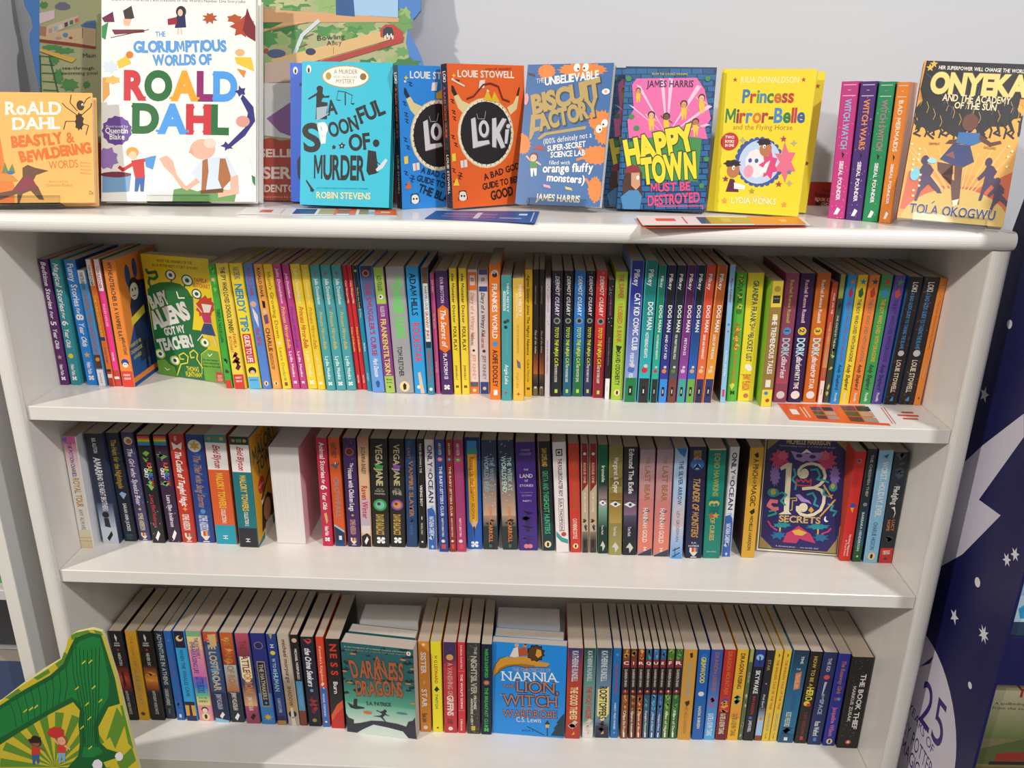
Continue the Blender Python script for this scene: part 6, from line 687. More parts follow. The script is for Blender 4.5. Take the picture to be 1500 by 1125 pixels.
HAPPY_ART = [['P','24649a',[0,361,0,374,27,375,28,361,0,361]],['P','24649a',[29,375,57,375,58,362,30,362]],['P','24649a',[59,375,86,375,87,362,60,362]],['P','1d5486',[89,375,116,376,117,363,90,362]],['P','24649a',[119,376,146,376,147,363,120,363]],['P','24649a',[148,376,175,376,176,363,149,363]],['P','24649a',[178,376,205,377,206,364,179,363]],['P','1d5486',[207,377,234,377,235,364,208,364]],['P','24649a',[0,359,12,359,12,346,0,346]],['P','1d5486',[14,359,42,360,43,346,15,346]],['P','24649a',[44,360,72,360,73,347,45,346]],['P','24649a',[74,360,101,360,102,347,75,347]],['P','24649a',[104,360,131,361,132,348,105,347]],['P','1d5486',[134,361,161,361,162,348,135,348]],['P','24649a',[163,361,190,362,191,348,164,348]],['P','24649a',[193,362,220,362,221,349,194,349]],['P','24649a',[222,362,242,362,242,349,223,349]],['P','24649a',[0,331,0,344,27,344,27,331,0,331]],['P','1d5486',[29,344,57,345,58,331,30,331]],['P','24649a',[59,345,87,345,88,332,60,331]],['P','24649a',[89,345,116,345,117,332,90,332]],['P','24649a',[119,345,146,346,147,333,120,332]],['P','1d5486',[149,346,176,346,177,333,150,333]],['P','24649a',[178,346,205,347,206,334,179,333]],['P','24649a',[208,347,234,347,236,334,209,334]],['P','24649a',[0,329,11,329,12,315,0,315]],['P','24649a',[14,329,42,329,43,316,15,315]],['P','24649a',[44,329,72,330,73,316,45,316]],['P','1d5486',[74,330,102,330,103,317,75,316]],['P','24649a',[104,330,131,330,132,317,105,317]],['P','24649a',[134,330,161,331,162,318,135,317]],['P','24649a',[164,331,191,331,192,318,165,318]],['P','1d5486',[193,331,220,332,221,319,194,318]],['P','24649a',[222,332,242,332,242,319,224,319]],['P','24649a',[0,300,0,313,26,314,27,300,0,300]],['P','24649a',[29,314,57,314,58,301,30,300]],['P','24649a',[59,314,87,315,88,301,60,301]],['P','1d5486',[89,315,117,315,118,302,90,301]],['P','24649a',[119,315,146,315,147,302,120,302]],['P','24649a',[149,316,176,316,177,303,150,302]],['P','24649a',[178,316,206,316,207,303,180,303]],['P','1d5486',[208,316,235,317,236,304,209,303]],['P','24649a',[0,298,11,298,12,285,0,285]],['P','1d5486',[14,298,42,298,43,285,15,285]],['P','24649a',[44,298,72,299,73,286,45,285]],['P','24649a',[74,299,102,299,103,286,75,286]],['P','24649a',[104,299,132,300,133,287,105,286]],['P','1d5486',[134,300,161,300,162,287,135,287]],['P','24649a',[164,301,191,301,192,288,165,287]],['P','24649a',[193,301,220,301,222,288,195,288]],['P','24649a',[223,302,242,302,242,289,224,288]],['P','24649a',[0,269,0,282,26,283,27,269,0,269]],['P','1d5486',[29,283,57,283,58,270,30,269]],['P','24649a',[59,283,87,284,88,270,60,270]],['P','24649a',[89,284,117,284,118,271,90,271]],['P','24649a',[119,284,147,285,148,272,120,271]],['P','1d5486',[149,285,176,285,177,272,150,272]],['P','24649a',[179,286,206,286,207,273,180,272]],['P','24649a',[208,286,235,287,237,273,210,273]],['P','24649a',[0,267,11,267,12,254,0,254]],['P','24649a',[14,267,42,268,43,254,15,254]],['P','24649a',[44,268,72,268,73,255,45,254]],['P','1d5486',[74,268,102,269,103,255,75,255]],['P','24649a',[104,269,132,269,133,256,105,255]],['P','24649a',[134,269,162,270,163,257,135,256]],['P','24649a',[164,270,191,270,192,257,165,257]],['P','1d5486',[194,271,221,271,222,258,195,257]],['P','24649a',[223,271,242,272,242,258,225,258]],['P','24649a',[0,251,26,252,27,238,0,238]],['P','24649a',[29,252,57,252,58,239,30,238]],['P','24649a',[59,252,87,253,88,240,60,239]],['P','1d5486',[89,253,117,254,118,240,90,240]],['P','24649a',[119,254,147,254,148,241,120,240]],['P','24649a',[149,254,177,255,178,242,150,241]],['P','24649a',[179,255,206,255,207,242,180,242]],['P','1d5486',[209,256,236,256,237,243,210,242]],['P','24649a',[0,236,11,236,12,222,0,222]],['P','1d5486',[14,236,42,237,43,223,15,222]],['P','24649a',[44,237,72,237,73,224,45,223]],['P','24649a',[74,237,102,238,103,224,75,224]],['P','24649a',[105,238,132,239,133,225,106,224]],['P','1d5486',[135,239,162,239,163,226,136,225]],['P','24649a',[164,239,192,240,193,226,166,226]],['P','24649a',[194,240,221,240,223,227,195,226]],['P','24649a',[224,240,242,241,242,228,225,227]],['P','24649a',[0,220,26,221,27,207,0,206]],['P','1d5486',[29,221,57,221,58,208,30,207]],['P','24649a',[59,221,87,222,88,209,60,208]],['P','24649a',[90,222,117,223,118,209,91,209]],['P','24649a',[120,223,147,223,148,210,121,209]],['P','1d5486',[150,223,177,224,178,211,151,210]],['P','24649a',[180,224,207,225,208,211,181,211]],['P','24649a',[209,225,236,225,238,212,210,211]],['P','24649a',[0,205,11,205,12,191,0,191]],['P','24649a',[14,205,42,205,43,192,15,191]],['P','24649a',[44,205,72,206,73,193,45,192]],['P','1d5486',[74,206,102,207,103,193,75,193]],['P','24649a',[105,207,132,208,133,194,106,193]],['P','24649a',[135,208,162,208,163,195,136,194]],['P','24649a',[165,208,192,209,193,196,166,195]],['P','1d5486',[195,209,222,210,223,196,196,196]],['P','24649a',[224,210,242,210,242,197,225,196]],['P','24649a',[0,189,26,189,27,176,0,175]],['P','24649a',[29,189,57,190,58,177,30,176]],['P','24649a',[59,190,87,191,88,177,60,177]],['P','1d5486',[90,191,117,192,118,178,91,177]],['P','24649a',[120,192,147,192,148,179,121,178]],['P','24649a',[150,192,177,193,178,180,151,179]],['P','24649a',[180,193,207,194,208,180,181,180]],['P','1d5486',[210,194,237,195,238,181,211,180]],['P','24649a',[0,173,11,173,12,160,0,160]],['P','1d5486',[14,173,42,174,42,160,14,160]],['P','24649a',[44,174,72,175,73,161,45,160]],['P','24649a',[75,175,102,176,103,162,76,161]],['P','24649a',[105,176,132,176,134,163,106,162]],['P','1d5486',[135,176,163,177,164,164,136,163]],['P','24649a',[165,177,192,178,194,164,166,164]],['P','24649a',[195,178,222,179,223,165,196,165]],['P','24649a',[225,179,242,180,242,166,226,165]],['P','24649a',[0,157,26,158,27,144,0,143]],['P','1d5486',[29,158,57,159,58,145,30,144]],['P','24649a',[59,159,87,160,88,146,60,145]],['P','24649a',[90,160,118,160,119,147,91,146]],['P','24649a',[120,160,148,161,149,148,121,147]],['P','1d5486',[150,161,178,162,179,148,151,148]],['P','24649a',[180,162,208,163,209,149,181,149]],['P','24649a',[210,163,237,164,239,150,211,149]],['P','24649a',[0,142,11,142,12,128,0,128]],['P','24649a',[13,142,42,143,42,129,14,128]],['P','24649a',[44,143,72,143,73,130,45,129]],['P','1d5486',[75,143,102,144,103,131,76,130]],['P','24649a',[105,144,133,145,134,132,106,131]],['P','24649a',[135,145,163,146,164,132,136,132]],['P','24649a',[165,146,193,147,194,133,166,132]],['P','1d5486',[195,147,223,148,224,134,196,133]],['P','24649a',[225,148,242,148,242,135,226,134]],['P','24649a',[0,125,26,126,27,113,0,112]],['P','24649a',[29,126,57,127,58,113,30,113]],['P','24649a',[59,127,87,128,88,114,60,114]],['P','1d5486',[90,128,118,129,119,115,91,114]],['P','24649a',[120,129,148,130,149,116,121,115]],['P','24649a',[150,130,178,131,179,117,152,116]],['P','24649a',[181,131,208,132,209,118,182,117]],['P','1d5486',[211,132,238,132,239,119,212,118]],['P','24649a',[0,110,11,110,12,96,0,96]],['P','1d5486',[13,110,42,111,42,97,14,96]],['P','24649a',[44,111,72,112,73,98,45,97]],['P','24649a',[75,112,103,113,104,99,76,98]],['P','24649a',[105,113,133,114,134,100,106,99]],['P','1d5486',[135,114,163,115,164,101,137,100]],['P','24649a',[166,115,193,115,194,102,167,101]],['P','24649a',[196,116,223,116,224,103,197,102]],['P','24649a',[226,116,242,117,242,104,227,103]],['P','24649a',[0,94,26,95,27,81,0,80]],['P','1d5486',[29,95,57,95,58,82,30,81]],['P','24649a',[59,96,87,96,88,83,60,82]],['P','24649a',[90,97,118,97,119,84,91,83]],['P','24649a',[120,97,148,98,149,85,121,84]],['P','1d5486',[151,98,178,99,179,86,152,85]],['P','24649a',[181,99,208,100,210,87,182,86]],['P','24649a',[211,100,238,101,240,88,212,87]],['P','24649a',[0,78,11,78,12,64,0,64]],['P','24649a',[13,78,42,79,42,65,14,64]],['P','24649a',[44,79,72,80,73,66,45,65]],['P','1d5486',[75,80,103,81,104,67,76,66]],['P','24649a',[105,81,133,82,134,68,106,67]],['P','24649a',[136,82,163,83,165,69,137,68]],['P','24649a',[166,83,194,84,195,70,167,69]],['P','1d5486',[196,84,224,85,225,71,197,70]],['P','24649a',[226,85,242,86,242,72,227,71]],['P','24649a',[0,62,26,63,27,49,0,48]],['P','24649a',[29,63,57,64,58,50,30,49]],['P','24649a',[59,64,88,65,89,51,60,50]],['P','1d5486',[90,65,118,66,119,52,91,51]],['P','24649a',[121,66,148,67,150,53,122,52]],['P','24649a',[151,67,179,68,180,54,152,53]],['P','24649a',[181,68,209,69,210,55,182,54]],['P','1d5486',[211,69,239,70,240,56,213,55]],['P','24649a',[0,46,11,46,12,32,0,32]],['P','1d5486',[13,46,42,47,42,33,14,32]],['P','24649a',[44,47,72,48,73,34,45,33]],['P','24649a',[75,48,103,49,104,35,76,34]],['P','24649a',[105,49,133,50,134,36,106,35]],['P','1d5486',[136,50,164,51,165,38,137,37]],['P','24649a',[166,51,194,52,195,39,167,38]],['P','24649a',[197,52,224,53,225,40,198,39]],['P','24649a',[227,54,242,54,242,41,228,40]],['P','24649a',[0,29,26,30,27,16,0,15]],['P','1d5486',[29,31,57,32,58,18,30,17]],['P','24649a',[59,32,88,33,89,19,60,18]],['P','24649a',[90,33,118,34,119,20,91,19]],['P','24649a',[121,34,149,35,150,21,122,20]],['P','1d5486',[151,35,179,36,180,22,152,21]],['P','24649a',[182,36,209,37,210,23,183,22]],['P','24649a',[212,37,239,38,241,24,213,23]],['P','24649a',[0,14,11,14,11,0,0,0]],['P','24649a',[13,14,41,15,42,1,14,0]],['P','24649a',[44,15,72,16,73,2,45,1]],['P','1d5486',[75,16,103,17,104,3,76,2]],['P','24649a',[106,17,134,18,135,4,107,3]],['P','24649a',[136,18,164,19,165,6,137,5]],['P','24649a',[167,20,194,21,196,7,168,6]],['P','1d5486',[197,21,225,22,226,8,198,7]],['P','24649a',[227,22,242,23,242,8,228,8]],['P','e36aa8',[31,349,192,353,215,323,238,248,224,223,234,195,21,192,14,239,29,268,20,332]],['P','f0c0da',[124,200,32,333,44,329]],['P','f0c0da',[124,200,15,280,27,276]],['P','f0c0da',[124,200,14,239,26,235]],['P','f0c0da',[124,200,94,350,106,346]],['P','f0c0da',[124,200,118,352,130,348]],['P','f0c0da',[124,200,194,335,206,331]],['P','f0c0da',[124,200,227,284,239,280]],['P','f0c0da',[124,200,227,235,239,232]],['P','3f8a4a',[16,179,43,188,130,205,218,197,217,81,50,86,22,119]],['T','FROM THE AWARD-WINNING','d9c04a',72,358,167,359,6],['T','JAMES HARRIS','2a1c3c',60,327,184,329,17,{'b':1}],['P','e9bf3a',[72,232,76,213,80,213,80,229,84,214,87,216,87,232]],['P','e9bf3a',[71,246,86,246,87,231,72,231]],['P','e8b48a',[71,246,61,255,63,258,74,247]],['P','e8b48a',[86,246,96,239,95,237,83,243]],['C','2a2026',78,255,10,10],['C','e8b48a',78,253,7,8],['C','17161a',75,253,1,1],['C','17161a',81,253,1,1],['P','e9bf3a',[113,229,117,209,120,209,121,226,125,211,128,212,128,229]],['P','e9bf3a',[112,243,126,243,128,228,113,227]],['P','7a4a34',[112,243,102,252,104,255,115,244]],['P','7a4a34',[126,243,137,236,136,233,124,240]],['C','2a2026',119,252,10,10],['C','7a4a34',119,250,7,8],['C','17161a',116,250,1,1],['C','17161a',121,250,1,1],['P','e9bf3a',[158,262,161,243,165,243,165,260,169,244,172,246,172,262]],['P','e9bf3a',[157,276,171,276,173,261,157,261]],['P','d99a6c',[157,276,146,285,149,288,159,277]],['P','d99a6c',[171,276,181,269,180,267,168,273]],['C','4a2a3a',163,285,10,10],['C','d99a6c',163,283,7,8],['C','17161a',161,283,1,1],['C','17161a',166,283,1,1],['P','e9bf3a',[204,279,208,260,211,260,211,277,215,262,219,263,218,279]],['P','e9bf3a',[203,293,217,293,219,278,203,278]],['P','e8b48a',[203,293,192,302,195,305,205,294]],['P','e8b48a',[217,293,227,286,226,284,214,290]],['C','2a2026',209,302,9,10],['C','e8b48a',209,300,7,8],['C','17161a',207,300,1,1],['C','17161a',212,300,1,1],['P','e9bf3a',[193,218,196,200,200,200,200,216,203,202,207,203,206,219]],['P','e9bf3a',[192,231,205,232,207,217,192,217]],['P','b87a54',[192,231,182,240,184,243,194,233]],['P','b87a54',[205,232,215,225,214,223,203,229]],['C','3a2a20',198,240,9,9],['C','b87a54',198,238,7,7],['C','17161a',195,238,1,1],['C','17161a',200,238,1,1],['P','e9bf3a',[33,300,36,286,39,286,39,298,42,287,45,288,44,300]],['P','e9bf3a',[33,311,44,311,45,299,33,299]],['P','d99a6c',[33,311,25,318,27,320,35,312]],['P','d99a6c',[44,311,52,306,51,304,42,309]],['C','6a4a2a',38,318,7,8],['C','d99a6c',38,316,5,6],['C','17161a',36,316,1,1],['C','17161a',40,316,1,1],['T','HAPPY','ecd832',23,121,201,170,62,{'b':2,'o':'3a4a24','j':0.06}],['T','TOWN','ecd832',70,72,210,96,63,{'b':2,'o':'3a4a24','j':0.06}],['T','MUST BE','e0487a',91,50,198,58,22,{'b':1,'j':0.05}],['T','DESTROYED','e0487a',87,12,226,28,26,{'b':1,'j':0.05}],['L','e0487a',3,[111,11,235,17,236,7]],['P','4a2c22',[17,102,26,118,52,118,64,99,64,62,71,32,19,31,11,64]],['P','c99a78',[34,99,57,101,61,66,50,53,36,65]],['P','8a2f3a',[15,98,20,115,37,122,54,117,61,101]],['P','4a86b8',[8,32,31,52,56,53,68,37,64,1,19,0]],['C','f6f3ee',53,87,4,6],['C','3f8a4a',10,348,8,7],['C','3f8a4a',40,219,8,7],['C','3f8a4a',228,71,7,7],['C','3f8a4a',235,142,7,7],['C','3f8a4a',221,351,7,7],['C','3f8a4a',24,249,8,7]]
MIRROR_ART = [['P','d3bd1c',[0,377,5,377,20,0,1,0]],['P','b8483a',[36,356,39,352,43,352,40,349,42,345,37,347,34,344,34,349,30,352,35,352]],['T','JULIA DONALDSON','f3ecc0',51,343,202,343,15,{'j':0.05}],['P','b8483a',[213,357,215,353,219,353,216,350,218,345,214,348,210,345,211,350,207,352,211,353]],['T','Princess','4a86b0',63,291,194,294,33,{'b':1,'m':['3f7aa8','c0392f','5a9a4a','4a86b0','3f7a4a','c8692c','a83a4a','c0392f']}],['T','Mirror-Belle','2f7a4a',23,238,228,244,36,{'b':1,'m':['2f7a4a','8a2f3c','c0392f','4a86b0','d9762c','a83a4a','7a4a2c','3f86c0','2f7a4a','c0392f','b83a5a','3a5a9a']}],['T','and the Flying Horse','b8702c',46,221,201,224,13],['C','c0312f',41,189,24,24],['T','TWO','f6f3ee',28,197,52,197,7,{'b':1}],['T','BOOKS','f6f3ee',29,186,53,186,7,{'b':1}],['T','IN ONE','f6f3ee',31,175,54,176,7,{'b':1}],['C','3d56a0',184,141,7,7],['C','3d56a0',184,126,7,7],['C','3d56a0',181,113,7,7],['C','3d56a0',175,101,7,8],['C','3d56a0',165,91,7,8],['C','3d56a0',154,84,7,8],['C','3d56a0',141,80,7,8],['C','3d56a0',127,79,8,8],['C','3d56a0',113,82,8,8],['C','3d56a0',100,88,8,8],['C','3d56a0',89,97,8,8],['C','3d56a0',79,109,8,8],['C','3d56a0',73,122,8,8],['C','3d56a0',69,136,8,8],['C','3d56a0',69,150,8,8],['C','3d56a0',73,164,8,8],['C','3d56a0',79,176,8,8],['C','3d56a0',88,185,8,7],['C','3d56a0',100,192,7,7],['C','3d56a0',113,196,7,7],['C','3d56a0',127,197,7,7],['C','3d56a0',140,194,7,7],['C','3d56a0',153,187,7,7],['C','3d56a0',165,179,7,7],['C','3d56a0',174,167,7,7],['C','3d56a0',180,154,7,7],['C','bcd2ee',127,138,55,58],['P','e0708a',[209,142,223,118,205,117,200,87,186,115,167,115,180,140,164,162,182,161,186,192,199,166,217,166]],['P','e9e4ea',[147,135,149,123,145,113,141,103,132,100,124,95,115,98,105,101,99,111,92,121,91,133,89,145,94,154,98,164,106,167,115,172,124,168,133,166,139,156,146,147]],['P','d8487a',[169,132,177,115,165,112,163,93,152,104,141,98,142,122,125,130,139,140,133,162,147,154,154,171,160,152,173,149]],['C','e9a0b4',101,112,13,17],['C','3d56a0',102,141,5,6],['C','3d56a0',119,141,5,6],['C','b8764e',139,172,16,19],['P','2a2026',[148,191,153,186,144,184,139,181,131,183,121,181,119,186,112,190,118,193,119,198,129,198,136,200,142,197,151,195]],['P','f6f3ee',[144,135,155,144,147,110,132,111]],['C','f6f3ee',135,179,4,5],['C','17161a',136,178,2,2],['C','b8764e',60,114,17,21],['P','2a2026',[74,132,80,127,69,125,63,121,53,123,41,122,39,127,30,130,38,134,39,139,51,139,61,142,67,138,78,137]],['P','5a1f3a',[54,91,65,89,82,56,46,55]],['P','f6f3ee',[66,81,97,74,96,63,68,64]],['C','f6f3ee',60,120,4,6],['C','17161a',61,119,2,2],['P','b83a5a',[181,209,184,203,190,203,186,199,188,193,182,196,178,192,178,199,173,202,179,203]],['P','8a2f3c',[41,98,44,93,50,92,46,88,48,82,42,85,37,81,38,88,32,92,39,92]],['P','a83a4a',[184,91,187,85,193,85,189,81,191,75,185,78,180,74,181,80,176,84,182,85]],['P','d9a04a',[204,38,207,33,213,33,209,28,211,22,206,25,201,21,201,28,196,32,202,32]],['P','b0b08a',[74,203,78,197,84,194,78,191,76,185,72,191,66,193,72,197]],['P','b0b08a',[209,199,212,193,219,191,213,188,211,182,207,188,201,190,207,193]],['P','4a86b0',[207,122,209,117,214,117,211,114,213,109,208,111,204,109,204,114,200,117,205,117]],['P','b0b08a',[211,95,214,89,221,86,215,83,213,77,210,83,203,86,209,89]],['P','b0a03a',[115,69,118,64,124,63,120,59,122,53,116,56,111,52,112,59,107,62,113,63]],['P','d9a04a',[44,40,48,34,54,34,50,30,52,23,46,26,41,23,42,29,36,33,43,34]],['T','illustrated by','f3ecc0',106,43,155,44,6],['T','LYDIA MONKS','f3ecc0',65,25,183,27,16,{'b':1,'j':0.08}]]
FACES = [
['hardback_book',[-0.6891,0.0027,0.2832],[-0.4082,0.0,0.1999],0.17,0.1504,0.018,'f0b765','e9e2d6','e8702a',1,[['P','ef7f2d',[60,0,141,0,141,48,117,114,108,181,63,192]],['T','RoALD','f5efe6',124,240,260,241,33,{'b':1,'sf':1}],['T','DAHL','f5efe6',141,199,256,202,31,{'b':1,'sf':1}],['T','BEASTLY &','e0702c',139,150,293,165,28,{'b':2,'j':0.12}],['T','BEWILDERING','e0702c',160,110,334,138,27,{'b':2,'j':0.12}],['T','WORDS','e0702c',228,91,301,96,21,{'j':0.1}],['T','illustrated text','dc9a50',306,107,332,105,5],['T','illustrated text','dc9a50',306,98,332,96,5],['T','illustrated text','dc9a50',306,88,332,86,5],['T','illustrated text','dc9a50',305,79,331,76,5],['T','Illustrated by','dc9a50',227,55,274,55,6],['T','Quentin Blake','d98f4c',218,44,284,44,8],['T','Ox','7a4a22',326,21,337,21,11],['P','3a2a1c',[315,222,317,212,313,208,312,198,307,202,304,196,301,203,296,204,297,214,295,222,298,228,297,239,302,239,305,248,308,242,312,244,313,235,318,231]],['C','4a3420',310,266,10,14],['C','e8e2d2',316,268,4,4],['L','3a2a1c',2,[301,239,273,261,264,272]],['L','3a2a1c',2,[312,239,336,262,338,273]],['L','3a2a1c',2,[299,222,272,222,266,199]],['L','3a2a1c',2,[313,216,329,211,322,185]],['L','3a2a1c',2,[302,250,284,273,287,295]],['L','3a2a1c',2,[314,262,326,284,336,290]],['P','6e4a34',[105,28,136,34,162,70,162,95,175,103,193,95,226,87,195,75,187,58,199,44,214,8,201,9,181,33,161,25,153,0,148,0,148,25,105,8]],['P','8a3a48',[159,59,172,75,187,64,197,44,171,36,136,31]],['P','d98b3c',[106,78,137,75,151,59,121,56,106,59]],['P','6a8a4a',[111,81,119,109,127,84,137,106,144,81]],['C','3b6fae',132,82,9,5]],'orange hardback with white and orange lettering, left end of the display top','book','books displayed cover out on top',None],
["hardback_book",[-0.5316,0.0701,0.2803],[-0.3616,-0.0055,0.0694],0.212,0.2899,0.012,"f2efe9","e9e4da","b8313a",1,[["T","Explore the characters and creations of the World's Number One Storyteller","4a463f",28,559,397,556,8],["T","THE","5b9bdc",148,459,175,460,14,{"b":1}],["T","GLORIUMPTIOUS","5b9bdc",88,416,342,420,29,{"b":2,"j":0.1}],["T","WORLDS OF","5b9bdc",143,379,302,384,27,{"b":2,"j":0.06}],["T","ROALD","c9313a",66,286,368,284,74,{"b":2,"sf":1,"m":["c9313a","1f6a35","efa32f","8a1f6a","4a9be6"]}],["T","DAHL","1f6a35",89,194,344,191,74,{"b":2,"sf":1,"m":["1f6a35","4a9be6","c9313a","1f6a35"]}],["P","6a4a9c",[80,197,83,186,76,178,73,169,64,165,57,157,47,158,38,155,29,160,19,162,14,171,6,177,6,187,1,196,6,205,5,216,15,221,19,231,29,232,37,238,47,235,57,235,64,228,73,224,76,215,83,207]],["T","Illustrated by","e6dff0",13,205,73,205,7],["T","Quentin","f6f3ee",11,189,72,189,15,{"b":1}],["T","Blake","f6f3ee",23,172,63,172,15,{"b":1}],["P","6a1a44",[1,510,31,528,36,499,8,498]],["P","2d8a4a",[1,487,19,499,11,449,1,455]],["P","3a3638",[59,531,82,545,90,511,65,502]],["P","e7b89f",[59,508,82,508,76,488,62,490]],["P","7a2a3c",[28,478,116,479,118,471,36,464]],["L","3a2f2c",2,[25,455,130,479]],["P","232a5a",[206,518,229,521,232,486,201,484]],["C","2a2a34",218,530,14,16],["C","e7c0a6",216,527,7,10],["P","9a2338",[181,509,206,515,207,495,182,492]],["L","e7c0a6",3,[210,484,209,465]],["L","e7c0a6",3,[218,484,220,465]],["P","b0542c",[310,513,319,506,306,506,306,496,297,503,288,496,286,505,276,506,285,513,276,520,289,520,289,528,297,524,305,528,307,520,318,520]],["P","b0482c",[408,491,422,476,402,475,396,460,383,469,366,464,369,482,351,490,368,499,365,517,383,511,397,524,401,505,420,505]],["P","7a2a30",[388,479,400,543,408,520,423,491,423,448,400,462]],["P","b0542c",[381,511,385,504,373,503,366,498,358,503,346,504,349,511,345,518,357,520,366,525,374,520,385,518]],["P","e9c23c",[42,389,70,407,82,384,48,369]],["C","d9762c",77,408,10,10],["P","cfdde8",[40,375,46,366,33,364,28,355,19,361,8,360,10,370,0,374,0,375,8,380,7,390,19,387,28,394,33,385,46,384]],["P","d29a4a",[3,343,20,346,23,297,3,274]],["P","e6b85a",[48,337,51,331,40,329,31,325,22,329,10,331,15,337,11,343,23,345,31,350,40,345,51,343]],["P","e9c23c",[365,404,411,404,420,364,371,386]],["C","e8b27a",380,417,13,10],["P","d98a3c",[371,372,397,366,391,346]],["P","2c2d7a",[388,300,417,265,422,225,394,184,348,146,343,155,394,207,402,248,382,288]],["C","d99a8a",388,224,19,16],["P","2c2d7a",[392,308,395,299,385,300,378,293,374,302,366,308,377,313,377,325,385,316,395,318]],["P","2c2d7a",[354,155,361,147,348,149,339,141,339,151,326,155,336,160,340,168,348,160,360,163]],["P","9a7ac0",[42,119,47,106,34,102,29,89,17,94,5,89,0,98,0,139,5,148,17,145,30,150,34,136,45,131]],["P","7aa6cf",[3,73,82,79,76,27,3,24]],["P","7a2f4a",[82,74,81,76,78,77,73,79,66,80,58,81,49,82,40,82,31,82,22,81,14,80,7,79,2,77,0,76,0,72,2,71,7,69,14,68,22,67,31,66,40,66,49,66,58,67,66,68,73,69,78,71,81,72]],["P","c9302f",[82,113,116,119,119,67,93,64]],["C","e8a04a",85,136,17,15],["C","efcaa8",86,128,11,11],["L","c9302f",9,[88,105,59,87,48,96]],["L","c9302f",9,[113,113,141,122]],["P","2f62a8",[93,64,119,67,116,27,107,27,106,53,100,27,91,27]],["P","4a96d8",[119,119,150,128,141,88,122,96]],["P","6a9a5a",[198,33,229,39,263,28,286,36,371,31,365,0,195,0]],["P","e9b39c",[158,119,178,128,195,114,206,74,232,42,263,68,272,56,235,30,218,39,195,73,172,96]],["P","cfdcea",[246,79,280,120,343,126,371,74,354,63,337,86,331,34,274,28,269,56]],["P","a86a3c",[277,114,291,120,294,85,286,28,274,28]],["P","a86a3c",[325,120,340,120,357,63,331,34,320,62]],["P","e9b39c",[354,68,374,74,377,22,320,11,320,28,354,34]],["C","e9b39c",277,146,34,28],["P","e0a08c",[246,151,239,137,255,128]],["C","f2d2c0",297,163,16,14],["P","6e4526",[272,31,334,37,334,25,272,21]],["P","dce8ea",[397,132,405,126,422,74,422,46,411,63]],["P","2f7a3a",[412,74,422,69,422,43,415,54]]],"large white hardback with multicoloured block lettering and red spine","book","books displayed cover out on top",None],
['hardback_book',[-0.5336,0.0951,0.2785],[-0.3531,0.005,0.092],0.212,0.29,0.012,'f2efe9','e9e4da','b8313a',1,[],'duplicate of the large white hardback, standing directly behind it','book','books displayed cover out on top',None],
['paperback_book',[-0.2586,0.0843,0.2788],[-0.229,0.0072,-0.09],0.1268,0.1919,0.02,'31bcd6','1c8f9a','2ab4cc',0,[['C','f3efe6',19,363,7,11],['C','17161a',19,360,3,7],['C','b39a5a',123,345,67,30],['C','efece4',123,345,64,27],['C','b8963c',75,346,8,10],['C','8a6a24',172,346,9,9],['T','A MURDER','8a7a5a',90,352,156,353,11],['T','MOST UNLADYLIKE','9a8a6a',90,341,155,342,5],['T','MYSTERY','8a7a5a',97,327,149,328,11],['T','A','17161a',76,243,102,247,37,{'b':1}],['T','S','17161a',13,144,55,149,71,{'b':1}],['T','P','dfe9ee',59,168,83,174,52,{'b':1}],['T','OON','17161a',85,184,164,208,37,{'b':1,'sf':1}],['T','FUL','17161a',170,223,237,252,41,{'b':1,'sf':1}],['T','OF','17161a',140,150,197,157,41,{'b':1,'sf':1}],['T','MURDER','17161a',39,72,182,73,62,{'b':1}],['P','141416',[50,319,60,316,59,300,65,293,79,295,78,289,60,288,56,278,74,276,73,232,41,231,42,279,42,294,20,282,19,286,43,301]],['C','141416',51,312,9,8],['P','9fb3bb',[43,262,74,267,71,246,81,249,73,243,45,227,50,211,44,220]],['P','e6eef0',[58,213,73,217,71,168,66,166]],['L','17161a',2,[102,307,123,305,144,296]],['L','17161a',3,[123,303,124,270]],['P','17161a',[98,284,113,284,105,281]],['P','17161a',[138,276,151,276,145,271]],['L','17161a',1,[103,306,99,284]],['L','17161a',1,[143,297,140,276]],['P','17161a',[94,165,97,161,101,160,98,157,99,153,95,154,90,152,91,157,88,160,92,161]],['P','17161a',[117,172,120,167,127,166,123,161,123,155,117,157,111,154,112,160,107,165,114,166]],['C','f6f3ee',117,162,2,2],['P','17161a',[191,153,213,150,217,124,222,95,214,91,195,86,188,97,190,135]],['C','17161a',213,172,9,10],['P','c9d6da',[214,102,241,132,247,127,234,106,218,96]],['L','17161a',2,[213,139,217,122,227,115]],['P','17161a',[15,67,19,67,35,47,41,41,37,35,30,37,29,45]],['T','NOT EVERYONE IS PLAYING HAPPY FAMILIES','1a6a7c',47,45,194,48,3],['T','ROBIN STEVENS','e0dca8',48,19,201,21,17,{'b':1}]],'turquoise paperback with black murder mystery lettering and an oval badge','book','books displayed cover out on top',None],
['paperback_book',[-0.2836,0.1272,0.2769],[-0.165,0.0052,-0.1114],0.1267,0.1897,0.018,'2a62d6','dcd4c8','2456c4',0,[['C','e9e6e0',16,359,7,10],['C','17161a',16,357,3,6],['P','14224a',[19,115,29,130,31,72,25,60,20,76]],['C','14224a',31,322,4,5]],'blue paperback half hidden behind the turquoise murder mystery','book','books displayed cover out on top',None],
